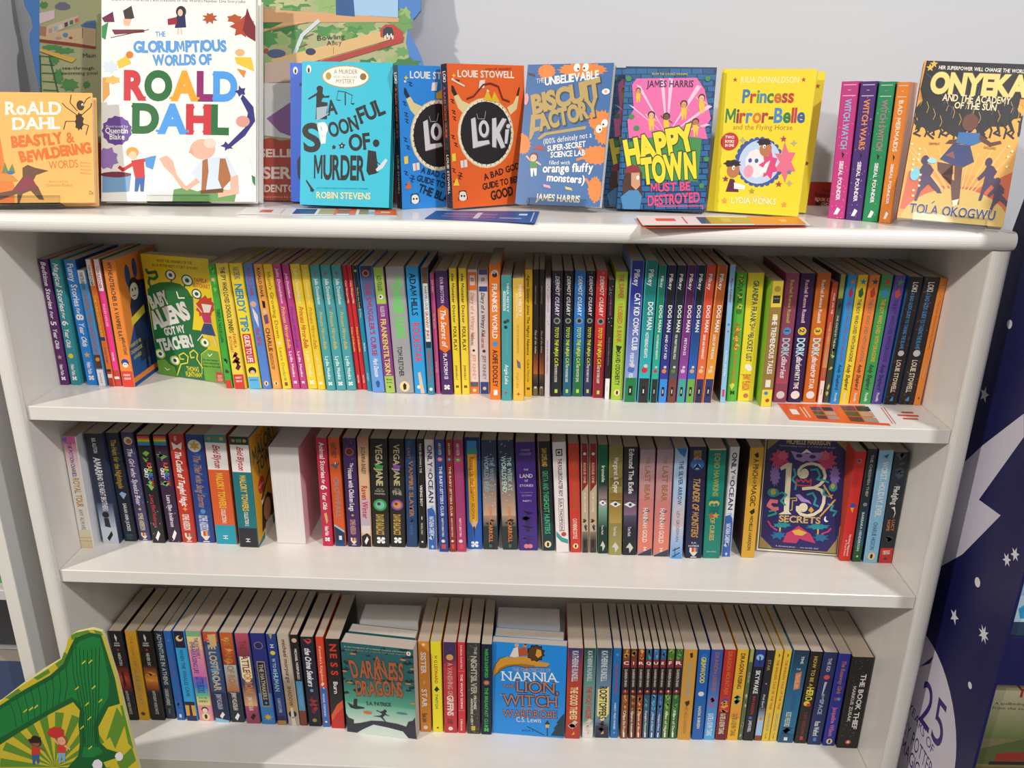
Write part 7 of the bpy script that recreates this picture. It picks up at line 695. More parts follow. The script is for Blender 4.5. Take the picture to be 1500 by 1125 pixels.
['paperback_book',[-0.1173,0.0949,0.2733],[0.0063,0.0,0.5],0.125,0.1882,0.022,'2389e0','ddd5ca','1d1a1d',0,[['T','LOUIE STOWELL','f3ede2',33,345,198,342,17,{'b':1}],['P','1c2a4a',[15,321,20,319,32,296,22,292,14,306]],['P','e3d39a',[20,292,32,298,43,282,65,273,46,248,31,264]],['P','1c2a4a',[210,316,216,319,212,297,204,294]],['P','e3d39a',[205,294,212,294,206,260,187,244,176,264,195,275]],['C','dfcb98',113,196,84,95],['C','f0e6cc',113,196,81,92],['C','1b191c',113,196,75,85],['P','7a6a4a',[188,198,192,198,190,192]],['P','7a6a4a',[187,183,191,183,189,177]],['P','7a6a4a',[184,168,187,168,185,162]],['P','7a6a4a',[178,154,181,154,179,148]],['P','7a6a4a',[170,142,173,142,171,136]],['P','7a6a4a',[160,131,163,131,162,125]],['P','7a6a4a',[149,122,152,122,150,116]],['P','7a6a4a',[136,116,140,116,138,110]],['P','7a6a4a',[123,112,126,112,125,106]],['P','7a6a4a',[110,111,113,111,111,105]],['P','7a6a4a',[96,113,100,113,98,107]],['P','7a6a4a',[83,117,87,117,85,111]],['P','7a6a4a',[71,124,75,124,73,118]],['P','7a6a4a',[61,133,64,133,62,127]],['P','7a6a4a',[52,144,55,144,53,138]],['P','7a6a4a',[45,157,48,157,46,151]],['P','7a6a4a',[39,171,43,171,41,165]],['P','7a6a4a',[36,185,40,185,38,179]],['P','7a6a4a',[36,200,39,200,37,194]],['P','7a6a4a',[37,215,41,215,39,209]],['P','7a6a4a',[41,229,44,229,42,223]],['P','7a6a4a',[47,242,50,242,48,237]],['P','7a6a4a',[55,254,58,254,56,249]],['P','7a6a4a',[64,265,67,265,65,259]],['P','7a6a4a',[75,273,78,273,76,268]],['P','7a6a4a',[87,280,90,280,88,274]],['P','7a6a4a',[99,283,103,283,101,278]],['P','7a6a4a',[112,285,116,285,114,279]],['P','7a6a4a',[126,283,129,284,127,278]],['P','7a6a4a',[138,280,142,280,140,274]],['P','7a6a4a',[150,273,154,274,152,268]],['P','7a6a4a',[161,265,164,265,163,259]],['P','7a6a4a',[171,254,174,254,172,248]],['P','7a6a4a',[178,242,182,242,180,236]],['P','7a6a4a',[184,228,187,228,186,222]],['P','7a6a4a',[187,214,191,214,189,208]],['P','55535a',[70,231,83,236,89,172,122,175,125,166,74,154]],['C','55535a',108,205,16,23],['C','1b191c',105,207,7,14],['P','55535a',[132,233,145,234,146,207,164,234,176,231,155,195,172,155,159,152,145,180,144,154,132,156]],['P','55535a',[173,203,184,204,178,165,169,165]],['C','55535a',181,212,6,6],['P','d6d3da',[67,233,80,239,86,174,119,177,123,168,72,156]],['C','d6d3da',105,207,16,23],['C','1b191c',105,207,7,14],['P','d6d3da',[130,235,142,237,143,209,161,237,174,233,152,198,169,158,156,154,143,183,141,156,129,159]],['P','d6d3da',[170,205,181,207,175,167,167,167]],['C','d6d3da',179,214,6,6],['L','cfccd4',1,[85,248,89,234,107,234,112,255]],['T','A BAD GODS','10203a',57,99,164,68,15,{'b':1}],['T','GUIDE TO TAKING','10203a',44,77,199,33,16,{'b':1}],['T','THE BLAME','10203a',47,47,163,1,22,{'b':1}],['L','12305a',2,[13,258,23,255,16,250,24,246]],['L','12305a',2,[15,241,24,239,18,234,25,230]],['L','12305a',2,[9,193,19,190,12,185,20,181]],['L','12305a',2,[16,172,26,169,19,165,27,160]],['L','12305a',2,[8,104,18,101,11,96,19,92]],['L','12305a',2,[11,68,21,65,14,61,22,56]],['L','12305a',2,[24,85,34,81,27,77,35,72]],['L','12305a',2,[10,286,19,283,13,279,21,275]],['L','12305a',2,[27,335,37,333,30,328,38,324]],['L','12305a',2,[28,92,38,89,31,85,39,80]],['P','f0d23c',[21,351,23,347,28,345,23,343,21,339,19,343,15,345,19,347]],['C','f0e6cc',18,336,3,3],['P','f0d23c',[9,142,20,144,21,124,10,122]],['P','e8e0dc',[33,123,53,126,54,106,35,103]],['L','c9302f',2,[43,125,44,104]],['P','d9692c',[10,56,21,78,29,55]],['C','f2e9dc',38,26,12,13],['L','12305a',2,[26,15,28,40,47,41,52,18]],['C','12305a',34,27,3,3],['C','12305a',43,27,3,3],['P','e8e0dc',[95,334,111,336,108,314,92,313]],['P','e0a92c',[106,306,127,320,127,293,106,293]]],'bright blue paperback with a round black emblem, between turquoise and orange books','book','books displayed cover out on top',[['d',40,'8a4a3a',5,0,1,0.05],['t','LOKI',0.05,0.12,'efeef0',0.3,0.75],['t','A BAD GODS GUIDE',0.15,0.5,'d8532c',0.3,0.6],['t','LOUIE STOWELL',0.62,0.9,'e5ddc4',0.3,0.65]]],
['paperback_book',[-0.0452,0.0888,0.2763],[-0.0637,0.0,0.64],0.125,0.1887,0.017,'ea6420','ddd5ca','1d1a1d',0,[['T','LOUIE STOWELL','f3ede2',32,344,215,344,17,{'b':1}],['P','2a1c1c',[11,323,17,321,29,298,18,295,10,308]],['P','e3d39a',[17,295,30,300,42,284,66,275,45,250,28,266]],['P','2a1c1c',[229,318,235,321,230,299,221,296]],['P','e3d39a',[222,296,230,296,222,262,200,246,189,266,211,277]],['C','dfcb98',117,198,93,94],['C','f0e6cc',117,198,90,91],['C','1b191c',117,198,84,84],['P','7a6a4a',[202,200,205,200,203,194]],['P','7a6a4a',[200,185,204,185,202,179]],['P','7a6a4a',[195,170,199,170,197,164]],['P','7a6a4a',[188,156,192,156,190,150]],['P','7a6a4a',[179,144,183,143,181,137]],['P','7a6a4a',[168,133,172,133,170,127]],['P','7a6a4a',[155,125,159,124,157,118]],['P','7a6a4a',[142,119,145,118,143,112]],['P','7a6a4a',[127,115,131,115,128,109]],['P','7a6a4a',[112,114,116,114,114,108]],['P','7a6a4a',[97,116,101,116,99,110]],['P','7a6a4a',[83,121,87,121,85,115]],['P','7a6a4a',[70,128,74,128,72,122]],['P','7a6a4a',[59,137,62,137,60,131]],['P','7a6a4a',[49,148,53,148,50,142]],['P','7a6a4a',[41,160,45,160,43,154]],['P','7a6a4a',[36,174,39,174,37,168]],['P','7a6a4a',[33,188,36,188,34,182]],['P','7a6a4a',[32,203,36,203,34,197]],['P','7a6a4a',[34,218,38,218,36,212]],['P','7a6a4a',[39,232,42,232,40,226]],['P','7a6a4a',[45,245,49,245,47,239]],['P','7a6a4a',[54,257,57,257,55,251]],['P','7a6a4a',[64,267,68,267,66,261]],['P','7a6a4a',[77,275,80,275,78,270]],['P','7a6a4a',[90,282,93,282,91,276]],['P','7a6a4a',[104,285,108,285,105,280]],['P','7a6a4a',[118,287,122,287,120,281]],['P','7a6a4a',[133,286,137,286,135,280]],['P','7a6a4a',[147,282,151,282,149,276]],['P','7a6a4a',[160,275,164,275,162,270]],['P','7a6a4a',[172,267,176,267,174,261]],['P','7a6a4a',[183,256,186,256,184,250]],['P','7a6a4a',[191,244,195,244,193,238]],['P','7a6a4a',[197,230,201,230,199,224]],['P','7a6a4a',[201,215,204,215,202,209]],['P','55535a',[70,234,85,239,90,175,127,178,130,168,74,157]],['C','55535a',112,207,17,23],['C','1b191c',109,210,8,14],['P','55535a',[139,235,153,236,154,209,175,236,189,232,164,197,182,157,167,154,153,183,151,156,137,159]],['P','55535a',[184,204,196,206,189,167,180,167]],['C','55535a',194,214,7,6],['P','d6d3da',[68,236,82,241,87,177,124,180,127,170,71,159]],['C','d6d3da',109,210,17,23],['C','1b191c',109,210,8,14],['P','d6d3da',[137,237,151,239,151,211,172,238,186,235,161,200,179,160,165,156,150,185,148,159,135,161]],['P','d6d3da',[181,207,194,208,186,169,177,169]],['C','d6d3da',191,216,7,6],['L','cfccd4',1,[87,250,91,237,112,236,117,257]],['T','A BAD GODS','22140f',106,71,239,102,17,{'b':1}],['T','GUIDE TO BEING','22140f',100,45,246,65,17,{'b':1}],['T','GOOD','22140f',128,15,203,26,24,{'b':1}],['L','22140f',2,[8,260,19,257,12,253,20,249]],['L','22140f',2,[10,244,20,241,13,237,21,233]],['L','22140f',2,[3,196,13,193,6,189,15,184]],['L','22140f',2,[11,176,21,173,14,169,23,164]],['L','22140f',2,[1,109,11,105,4,101,13,96]],['L','22140f',2,[3,74,14,70,7,66,15,61]],['L','22140f',2,[18,90,28,86,21,82,29,77]],['L','22140f',2,[6,288,16,285,9,281,17,277]],['L','22140f',2,[25,337,36,335,28,330,37,326]],['L','22140f',2,[22,97,33,93,26,89,34,84]],['P','f0d23c',[19,353,21,349,26,347,21,345,19,341,17,345,12,347,17,349]],['C','f0e6cc',15,338,3,3],['P','f0d23c',[2,146,14,148,15,128,3,126]],['P','e8e0dc',[28,127,50,130,51,110,30,108]],['L','c9302f',2,[39,129,40,108]],['P','f0d23c',[2,62,15,83,22,61]],['C','f2e9dc',32,32,14,13],['L','22140f',2,[18,21,22,46,42,46,47,23]],['C','22140f',28,33,3,3],['C','22140f',37,32,3,3],['P','e8e0dc',[100,336,118,338,114,317,96,315]],['L','7a1f1c',5,[56,288,79,295,111,325,134,329,161,321,174,288,198,281]],['P','e6bc2c',[110,286,124,313,137,288,147,308,165,279]],['P','f3efe6',[121,308,125,314,131,307]],['L','e8e4e0',4,[11,338,51,321]],['T','GOD OF ASGARD!','8a2a1a',119,362,207,365,6]],'orange paperback with a round black emblem, right of its blue twin','book','books displayed cover out on top',[['d',40,'8a4a3a',5,0,1,0.05],['t','LOKI',0.05,0.12,'efeef0',0.3,0.75],['t','A BAD GODS GUIDE',0.15,0.5,'d8532c',0.3,0.6],['t','LOUIE STOWELL',0.62,0.9,'e5ddc4',0.3,0.65]]],
['paperback_book',[0.0396,0.1234,0.28],[-0.284,-0.0234,-0.3357],0.1243,0.1938,0.014,'2f66a2','d9d2c8','2c5a90',0,[['P','e0812f',[224,369,234,365,218,363,223,359,208,358,207,353,190,355,184,350,169,352,157,351,147,354,131,353,127,357,111,358,110,362,93,364,100,368,86,372,103,374,95,379,106,381,106,385,125,384,127,387,183,387,187,385,203,386,206,381,220,380,219,376,231,373]],['P','e0812f',[80,368,86,364,81,361,82,357,76,356,77,351,70,352,68,348,62,351,58,347,54,351,48,350,46,354,39,354,40,359,32,361,36,365,31,368,35,372,32,376,37,378,37,382,43,382,44,386,50,385,52,387,56,387,59,385,62,387,65,387,67,384,72,384,74,380,80,378,79,374,85,371]],['P','e0812f',[248,167,248,167,242,173,238,167,233,176,227,171,224,183,217,182,217,193,211,198,212,208,206,215,211,223,206,234,213,237,211,248,217,248,218,260,224,256,228,263,233,256,238,263,242,252,248,256,248,256]],['P','e0812f',[248,120,243,120,240,113,231,118,224,113,218,118,209,116,205,121,196,121,195,127,185,129,191,135,181,139,190,144,185,149,193,152,191,158,202,158,203,165,213,161,219,166,226,163,234,167,239,161,248,162,248,162]],['P','e0812f',[248,48,248,48,248,48,248,37,248,37,248,37,248,28,246,28,247,18,242,19,240,13,235,18,232,11,229,19,225,15,222,22,217,23,217,31,212,34,213,41,209,47,212,53,209,60,214,63,213,71,217,71,218,79,223,77,225,83,229,79,233,84,236,76,240,76,241,68,247,68,247,59,248,58]],['P','e0812f',[28,167,32,162,28,158,29,152,25,150,25,144,20,145,18,139,13,143,10,138,6,143,1,141,0,144,0,190,1,190,4,195,8,190,12,194,16,189,20,189,21,183,27,181,25,175,31,172]],['P','e0812f',[227,236,231,231,227,228,229,222,225,220,224,215,220,216,219,211,215,214,212,209,209,214,205,212,203,217,198,217,198,224,194,226,195,232,192,236,194,240,192,246,196,248,195,254,199,255,200,261,204,259,206,263,210,259,213,263,216,257,220,258,221,252,226,251,225,244,229,241]],['L','e0812f',7,[58,368,35,373]],['L','e0812f',7,[64,359,42,347]],['L','e0812f',7,[194,148,165,164]],['L','e0812f',7,[195,135,169,126]],['L','e0812f',7,[17,175,1,197]],['L','e0812f',7,[8,180,1,192]],['L','e0812f',7,[231,39,201,76]],['L','e0812f',7,[233,22,232,10]],['P','f6f3ee',[154,377,154,379,153,382,152,384,151,386,149,387,149,387,141,387,141,387,139,386,138,384,137,382,136,379,136,377,136,375,137,372,138,370,139,368,141,367,143,366,145,366,147,366,149,367,151,368,152,370,153,372,154,375]],['P','f6f3ee',[179,377,179,379,178,382,177,384,176,386,174,387,174,387,166,387,166,387,164,386,163,384,162,382,161,379,161,377,161,375,162,372,163,370,164,368,166,367,168,366,170,366,172,366,174,367,176,368,177,370,178,372,179,375]],['C','f6f3ee',225,211,9,11],['C','f6f3ee',239,226,9,11],['C','17161a',149,373,3,3],['C','17161a',166,374,3,3],['C','17161a',228,209,3,3],['C','17161a',236,223,3,3],['T','THE','c9d6e2',31,335,54,338,13],['T','UNBELIEVABLE','f6f3ee',57,330,210,347,21,{'b':1}],['T','BISCUIT','2f3a44',33,251,224,297,48,{'b':2,'o':'2f3a44'}],['T','BISCUIT','b59a58',31,253,222,299,48,{'b':2}],['P','b59a58',[24,180,24,249,54,251,54,238,38,235,39,214,53,216,53,206,39,202,31,180]],['T','ACTORY','2f3a44',59,204,221,247,43,{'b':2,'o':'2f3a44'}],['T','ACTORY','b59a58',56,206,218,249,43,{'b':2}],['P','b59a58',[49,184,68,199,188,219,187,210,76,193,56,180]],['T','(100% definitely not a','f6f3ee',69,167,207,188,15],['T','SUPER-SECRET','f6f3ee',83,148,192,163,15,{'b':1}],['T','SCIENCE LAB','f6f3ee',94,131,192,139,15,{'b':1}],['T','filled with','f6f3ee',91,112,152,113,11],['T','orange fluffy','f6f3ee',75,90,219,96,22,{'b':1}],['T','monsters)','f6f3ee',89,67,198,63,20,{'b':1}],['T','JAMES HARRIS','e2dcc0',62,12,190,10,18,{'b':1}],['P','e8e4e0',[36,102,41,77,46,77,46,99,52,79,57,81,56,103]],['P','3f8a3c',[34,120,54,121,57,101,35,100]],['P','e2b79c',[34,120,19,133,23,136,38,122]],['P','e2b79c',[54,121,68,112,67,108,50,117]],['C','6a2a30',43,132,13,13],['C','e2b79c',43,129,10,10],['C','17161a',40,129,1,1],['C','17161a',47,130,1,1],['P','a82f38',[41,154,47,164,65,163,76,150]],['C','efe6d8',234,311,11,8],['C','d9a0a0',234,311,4,4],['P','e39aa6',[12,292,12,296,11,299,10,302,9,305,8,306,7,308,5,308,3,308,2,306,1,305,0,302,0,302,0,282,0,282,1,279,2,278,3,276,5,276,7,276,8,278,9,279,10,282,11,285,12,288]],['P','e8a0b4',[79,57,99,54,103,46,82,50]],['P','d9c06a',[143,53,163,49,167,42,147,45]],['P','4a2f24',[1,366,22,362,25,354,5,359]]],'blue paperback with gold biscuit title and orange furry shapes','book','books displayed cover out on top',None],
['paperback_book',[0.1832,0.1122,0.2768],[-0.1614,0.0019,-0.1357],0.1214,0.1904,0.02,'17395e','d9d2c8','17395e',0,HAPPY_ART,'blue-brick paperback with yellow town title and pink burst, in front of its twin','book','books displayed cover out on top',None],
['paperback_book',[0.1671,0.1455,0.2761],[-0.1554,-0.0017,-0.1586],0.1214,0.1898,0.018,'17395e','d9d2c8','17395e',0,HAPPY_ART,'blue-brick paperback mostly hidden behind its twin, left edge showing','book','books displayed cover out on top',None],
['paperback_book',[0.31,0.1161,0.2759],[-0.1371,-0.0044,-0.363],0.1223,0.1889,0.014,'ead52b','d9d4cc','e2cc22',0,MIRROR_ART,'yellow paperback with curly coloured title and round horse picture','book','books displayed cover out on top',None],
['paperback_book',[0.3307,0.1586,0.2757],[-0.1057,0.0024,-0.3439],0.1248,0.1867,0.014,'ead52b','d9d4cc','e2cc22',0,[['P','b8483a',[234,343,237,339,242,339,238,335,240,330,236,333,232,330,232,335,228,338,233,339]],['P','7a2f3c',[233,140,236,136,240,136,237,132,239,128,235,130,231,128,232,132,228,135,232,136]]],'yellow paperback peeking out behind its twin beside the red card','book','books displayed cover out on top',None],
["paperback_book",[0.5334,0.0178,0.2851],[-0.3744,0.035,-0.3255],0.1212,0.2041,0.013,"e09a3c","d9d2c8","2a2018",0,[["G","e6a948","eaae4a",[0,122,242,122,242,306,0,306]],["P","cf5a2c",[3,24,9,123,90,91,176,94,242,139,242,7,188,14]],["L","efc27a",2,[133,37,1,190]],["L","efc27a",2,[133,37,4,174]],["L","efc27a",2,[133,37,23,157]],["L","efc27a",2,[133,37,34,184]],["L","efc27a",2,[133,37,53,167]],["L","efc27a",2,[133,37,65,194]],["L","efc27a",2,[133,37,83,177]],["L","efc27a",2,[133,37,101,161]],["L","efc27a",2,[133,37,113,187]],["L","efc27a",2,[133,37,131,171]],["L","efc27a",2,[133,37,142,197]],["L","efc27a",2,[133,37,160,181]],["L","efc27a",2,[133,37,178,164]],["L","efc27a",2,[133,37,189,191]],["L","efc27a",2,[133,37,207,174]],["L","efc27a",2,[133,37,218,201]],["L","efc27a",2,[133,37,236,184]],["P","d6b45a",[242,0,242,36,231,50,211,65,187,77,160,85,132,87,104,85,77,77,53,65,33,50,18,31,9,10,8,0]],["P","e09a3c",[0,0,0,1,121,0]],["P","16141c",[5,408,240,408,242,392,242,328,231,332,229,294,242,278,242,275,224,270,210,250,177,248,155,222,132,259,124,230,96,218,67,236,42,224,22,237,6,227,8,256,0,273,0,286,11,306,2,335]],["L","16141c",5,[1,261,15,227,5,219,22,213]],["L","16141c",5,[33,250,46,229,36,221,53,208]],["L","16141c",5,[66,240,76,231,66,223,83,217]],["L","16141c",5,[92,267,106,233,97,225,114,213]],["L","16141c",5,[124,256,136,235,127,228,143,221]],["L","16141c",5,[156,246,166,238,156,230,173,217]],["L","16141c",5,[182,272,195,240,186,232,202,226]],["L","16141c",5,[213,262,224,242,215,234,232,221]],["L","16141c",5,[241,252,241,244,241,236,241,230]],["L","16141c",4,[3,273,3,246,16,232,12,222]],["L","e0b04a",1,[5,320,11,306,8,291]],["L","16141c",4,[22,260,24,247,34,225,31,212]],["L","e0b04a",1,[22,303,29,288,26,274]],["L","16141c",4,[41,247,45,249,52,218,46,221]],["L","e0b04a",1,[40,286,47,271,44,257]],["L","16141c",4,[55,263,53,249,67,230,64,211]],["L","e0b04a",1,[58,269,65,254,62,240]],["L","16141c",4,[74,250,74,251,85,223,80,221]],["L","e0b04a",1,[66,310,73,296,70,281]],["L","16141c",4,[88,266,95,252,99,235,98,211]],["L","e0b04a",1,[84,293,90,279,88,264]],["L","16141c",4,[107,253,102,253,117,228,113,220]],["L","e0b04a",1,[101,276,108,262,105,247]],["L","16141c",4,[120,269,123,254,135,221,128,230]],["L","e0b04a",1,[110,317,116,302,113,288]],["L","16141c",4,[139,256,143,255,149,233,146,220]],["L","e0b04a",1,[127,300,133,286,131,271]],["L","16141c",4,[153,272,151,256,166,226,160,229]],["L","e0b04a",1,[144,283,151,269,148,254]],["L","16141c",4,[171,260,171,257,180,239,178,219]],["L","e0b04a",1,[152,323,159,309,156,295]],["L","16141c",4,[184,275,191,258,198,232,193,228]],["L","e0b04a",1,[169,307,176,292,173,278]],["L","16141c",4,[202,263,199,259,212,244,210,219]],["L","e0b04a",1,[186,290,193,276,190,261]],["L","16141c",4,[216,278,219,260,229,237,225,228]],["L","e0b04a",1,[194,330,201,316,198,301]],["L","16141c",4,[234,266,239,262,241,230,239,237]],["L","e0b04a",1,[211,313,218,299,215,285]],["L","16141c",4,[241,281,241,262,241,242,241,227]],["L","e0b04a",1,[228,297,234,283,232,268]],["L","3a4a6a",2,[9,374,24,363,23,346]],["L","3a4a6a",2,[29,349,44,338,43,321]],["L","3a4a6a",2,[49,324,64,313,62,296]],["L","3a4a6a",2,[69,300,84,288,82,271]],["L","3a4a6a",2,[76,352,91,341,89,324]],["L","3a4a6a",2,[96,327,110,316,109,299]],["L","3a4a6a",2,[115,303,130,292,128,275]],["L","3a4a6a",2,[122,355,137,344,135,327]],["L","3a4a6a",2,[142,330,156,319,155,302]],["L","3a4a6a",2,[161,306,175,295,174,278]],["L","3a4a6a",2,[168,358,183,347,181,330]],["L","3a4a6a",2,[187,333,202,322,200,305]],["L","3a4a6a",2,[206,309,220,298,219,281]],["L","3a4a6a",2,[213,361,227,349,226,333]],["P","e0b04a",[242,315,242,315,242,298,240,296,240,303,234,307,241,308]],["P","e0b04a",[241,296,242,294,242,280,238,277,239,284,233,288,239,289]],["P","e0b04a",[14,400,18,394,24,393,20,388,23,381,16,385,11,381,12,388,6,392,12,393]],["P","e0b04a",[21,408,22,408,25,404,32,403,27,398,30,391,24,395,19,391,19,398,13,403,20,403]],["T","HER SUPERPOWER WILL CHANGE THE WORLD","e6e2da",36,387,235,385,9,{"b":1}],["T","ONYEKA","e8cf7e",26,327,240,328,49,{"b":2,"o":"4a3a1c"}],["T","AND THE ACADEMY","ecdcae",57,307,210,306,17,{"b":1}],["T","OF THE SUN","ecdcae",87,289,181,288,16,{"b":1}],["P","5a2f24",[81,198,89,208,110,212,112,224,128,230,129,201,103,199]],["C","6a382a",129,255,18,22],["P","2d6aa8",[107,229,154,230,166,211,142,197,105,202]],["P","5a2f24",[155,227,183,208,203,214,207,207,183,198,155,213]],["P","24336e",[99,199,138,197,153,157,126,138,75,158]],["P","8a4a3a",[86,169,102,180,109,161]],["P","5a2f24",[71,150,107,146,111,122,85,118,122,104,131,46,121,45,111,93,75,129]],["P","5a2f24",[112,142,129,143,136,47,125,46]],["P","e8dcc0",[119,55,134,61,132,44,123,41]],["P","3a2450",[41,146,55,142,66,128,60,113,81,90,93,72,84,71,59,93,44,72,39,47,33,47,38,86,39,116,26,100,21,107,35,130]],["C","3a2450",42,153,9,12],["P","3a2450",[185,153,198,149,208,136,202,122,222,101,232,84,224,83,201,104,188,84,184,61,178,61,182,98,184,125,172,110,167,117,180,138]],["C","3a2450",186,159,8,11],["P","3a2450",[212,107,222,104,231,93,226,81,242,64,242,64,242,51,225,66,214,50,210,30,205,30,209,61,210,84,200,71,196,77,207,95]],["C","3a2450",212,113,7,9],["C","7ac4d8",24,115,11,17],["C","9ad4e0",58,152,11,7],["C","f3e6b8",233,189,3,3],["C","f3e6b8",15,152,3,3],["C","f3e6b8",227,150,3,3],["C","f3e6b8",37,114,3,3],["C","f3e6b8",27,73,3,3],["C","f3e6b8",25,180,3,3],["C","f3e6b8",226,175,3,3],["C","f3e6b8",16,139,3,3],["C","f3e6b8",37,100,3,3],["C","f3e6b8",28,59,3,3],["C","f3e6b8",224,201,3,3],["C","f3e6b8",26,166,3,3],["C","f3e6b8",16,125,3,3],["C","f3e6b8",38,86,3,3],["C","f3e6b8",5,191,3,3],["C","f3e6b8",26,152,3,3],["T","'GRIPPING'","5a3a1c",43,192,69,193,6],["T","DAZZLING","5a3a1c",169,192,196,191,6],["T","TOLA OKOGWU","24306a",26,16,220,15,23,{"b":1,"o":"f0e2b0"}],["L","24306a",2,[75,44,80,50]]],"orange paperback of a dancing girl with huge black hair, far right","book","books displayed cover out on top",None],
['paperback_book',[-0.5222,0.1466,0.0003],[0.0069,-0.0135,-0.3034],0.1235,0.1926,0.02,'eccf27','cfc4b4','e8cc26',0,[['P','1f6f3a',[0,0,0,78,5,275,25,290,56,301,100,306,132,302,157,287,174,259,168,211,155,162,184,162,203,110,187,0]],['L','1f6f3a',9,[12,340,18,327,48,333,52,320,39,310,20,312,15,297,21,282]],['T','FROM THE WINNERS OF THE','5a4a12',59,364,187,364,9],['T','BLUE PETER BEST STORY AWARD','5a4a12',40,350,207,350,8],['T','PAMELA','d0502c',187,312,233,312,13,{'b':1}],['T','BUTCHART','d0502c',180,297,241,294,13,{'b':1}],['P','6aa63a',[0,0,0,46,30,54,47,39,66,32,70,0]],['P','6aa63a',[176,0,178,86,202,103,240,101,246,28,246,3,194,0]],['L','e6d83a',2,[168,19,176,86,203,105,240,101]],['C','1f5f34',102,327,20,16],['C','f6f3ee',102,327,15,13],['C','1f5f34',102,327,7,6],['C','1f5f34',161,315,21,18],['C','f6f3ee',161,315,17,14],['C','1f5f34',161,315,8,7],['C','1f5f34',189,276,18,16],['C','f6f3ee',189,276,14,12],['C','1f5f34',189,276,7,6],['P','b8c83a',[36,70,36,74,34,77,32,80,29,83,25,84,21,86,17,86,13,86,9,84,5,83,2,80,0,77,0,77,0,63,0,63,2,60,5,57,9,56,13,54,17,54,21,54,25,56,29,57,32,60,34,63,36,66]],['C','f6f3ee',17,70,14,12],['C','1f5f34',17,70,7,6],['C','b8c83a',71,54,19,16],['C','f6f3ee',71,54,14,12],['C','1f5f34',71,54,7,6],['C','b8c83a',196,125,18,15],['C','f6f3ee',196,125,13,12],['C','1f5f34',196,125,6,6],['L','1f6f3a',6,[103,314,101,302]],['L','1f6f3a',6,[150,300,143,288]],['L','1f6f3a',6,[173,266,167,260]],['L','e6d83a',4,[70,3,92,44,118,51,124,72,109,83,90,73,93,61,107,62]],['L','e6d83a',4,[174,40,156,68,162,85,149,96,133,86,135,69,148,73]],['L','f6f3ee',4,[116,278,120,258,143,260]],['L','f6f3ee',3,[27,26,34,18,45,23]],['L','f6f3ee',3,[201,89,206,82,217,91]],['T','BABY','dcdcd8',14,217,82,239,38,{'b':2,'j':0.06}],['T','ALIENS','dcdcd8',11,152,154,198,50,{'b':2,'j':0.06}],['T','GOT MY','dcdcd8',49,134,127,151,22,{'b':2,'j':0.06}],['T','TEACHER!','dcdcd8',20,81,151,109,35,{'b':2,'j':0.06}],['P','c8402c',[246,245,244,241,246,231,236,224,231,213,219,211,209,203,202,212,188,207,189,220,179,225,185,236,182,246,193,254,198,264,209,266,220,275,227,265,241,269,240,257,246,254]],['P','efe2d8',[202,247,239,246,228,222,207,220]],['P','c03a78',[196,213,229,214,230,189,202,188]],['P','2f4a7a',[201,186,229,187,238,149,182,152]],['L','efe2d8',3,[179,245,200,220]],['L','efe2d8',3,[191,151,169,128]],['L','efe2d8',3,[228,150,238,117]],['T','My new teacher','1c3a1c',180,66,235,68,6],['T','were normal by','1c3a1c',181,56,238,58,6],['T','aliens in the mask','1c3a1c',179,45,241,48,6],['T','THOMAS','e6d83a',113,23,159,26,16,{'b':1}],['T','FLINTHAM','e6d83a',107,6,166,8,15,{'b':1}],['P','d0402f',[221,33,246,33,246,3,222,1]],['T','NOSY','f6f3ee',227,15,244,16,9],['T','CROW','f6f3ee',225,4,244,5,9]],'yellow paperback with a dark green alien, facing out on the upper shelf','book','paperbacks facing out on the shelves',None],
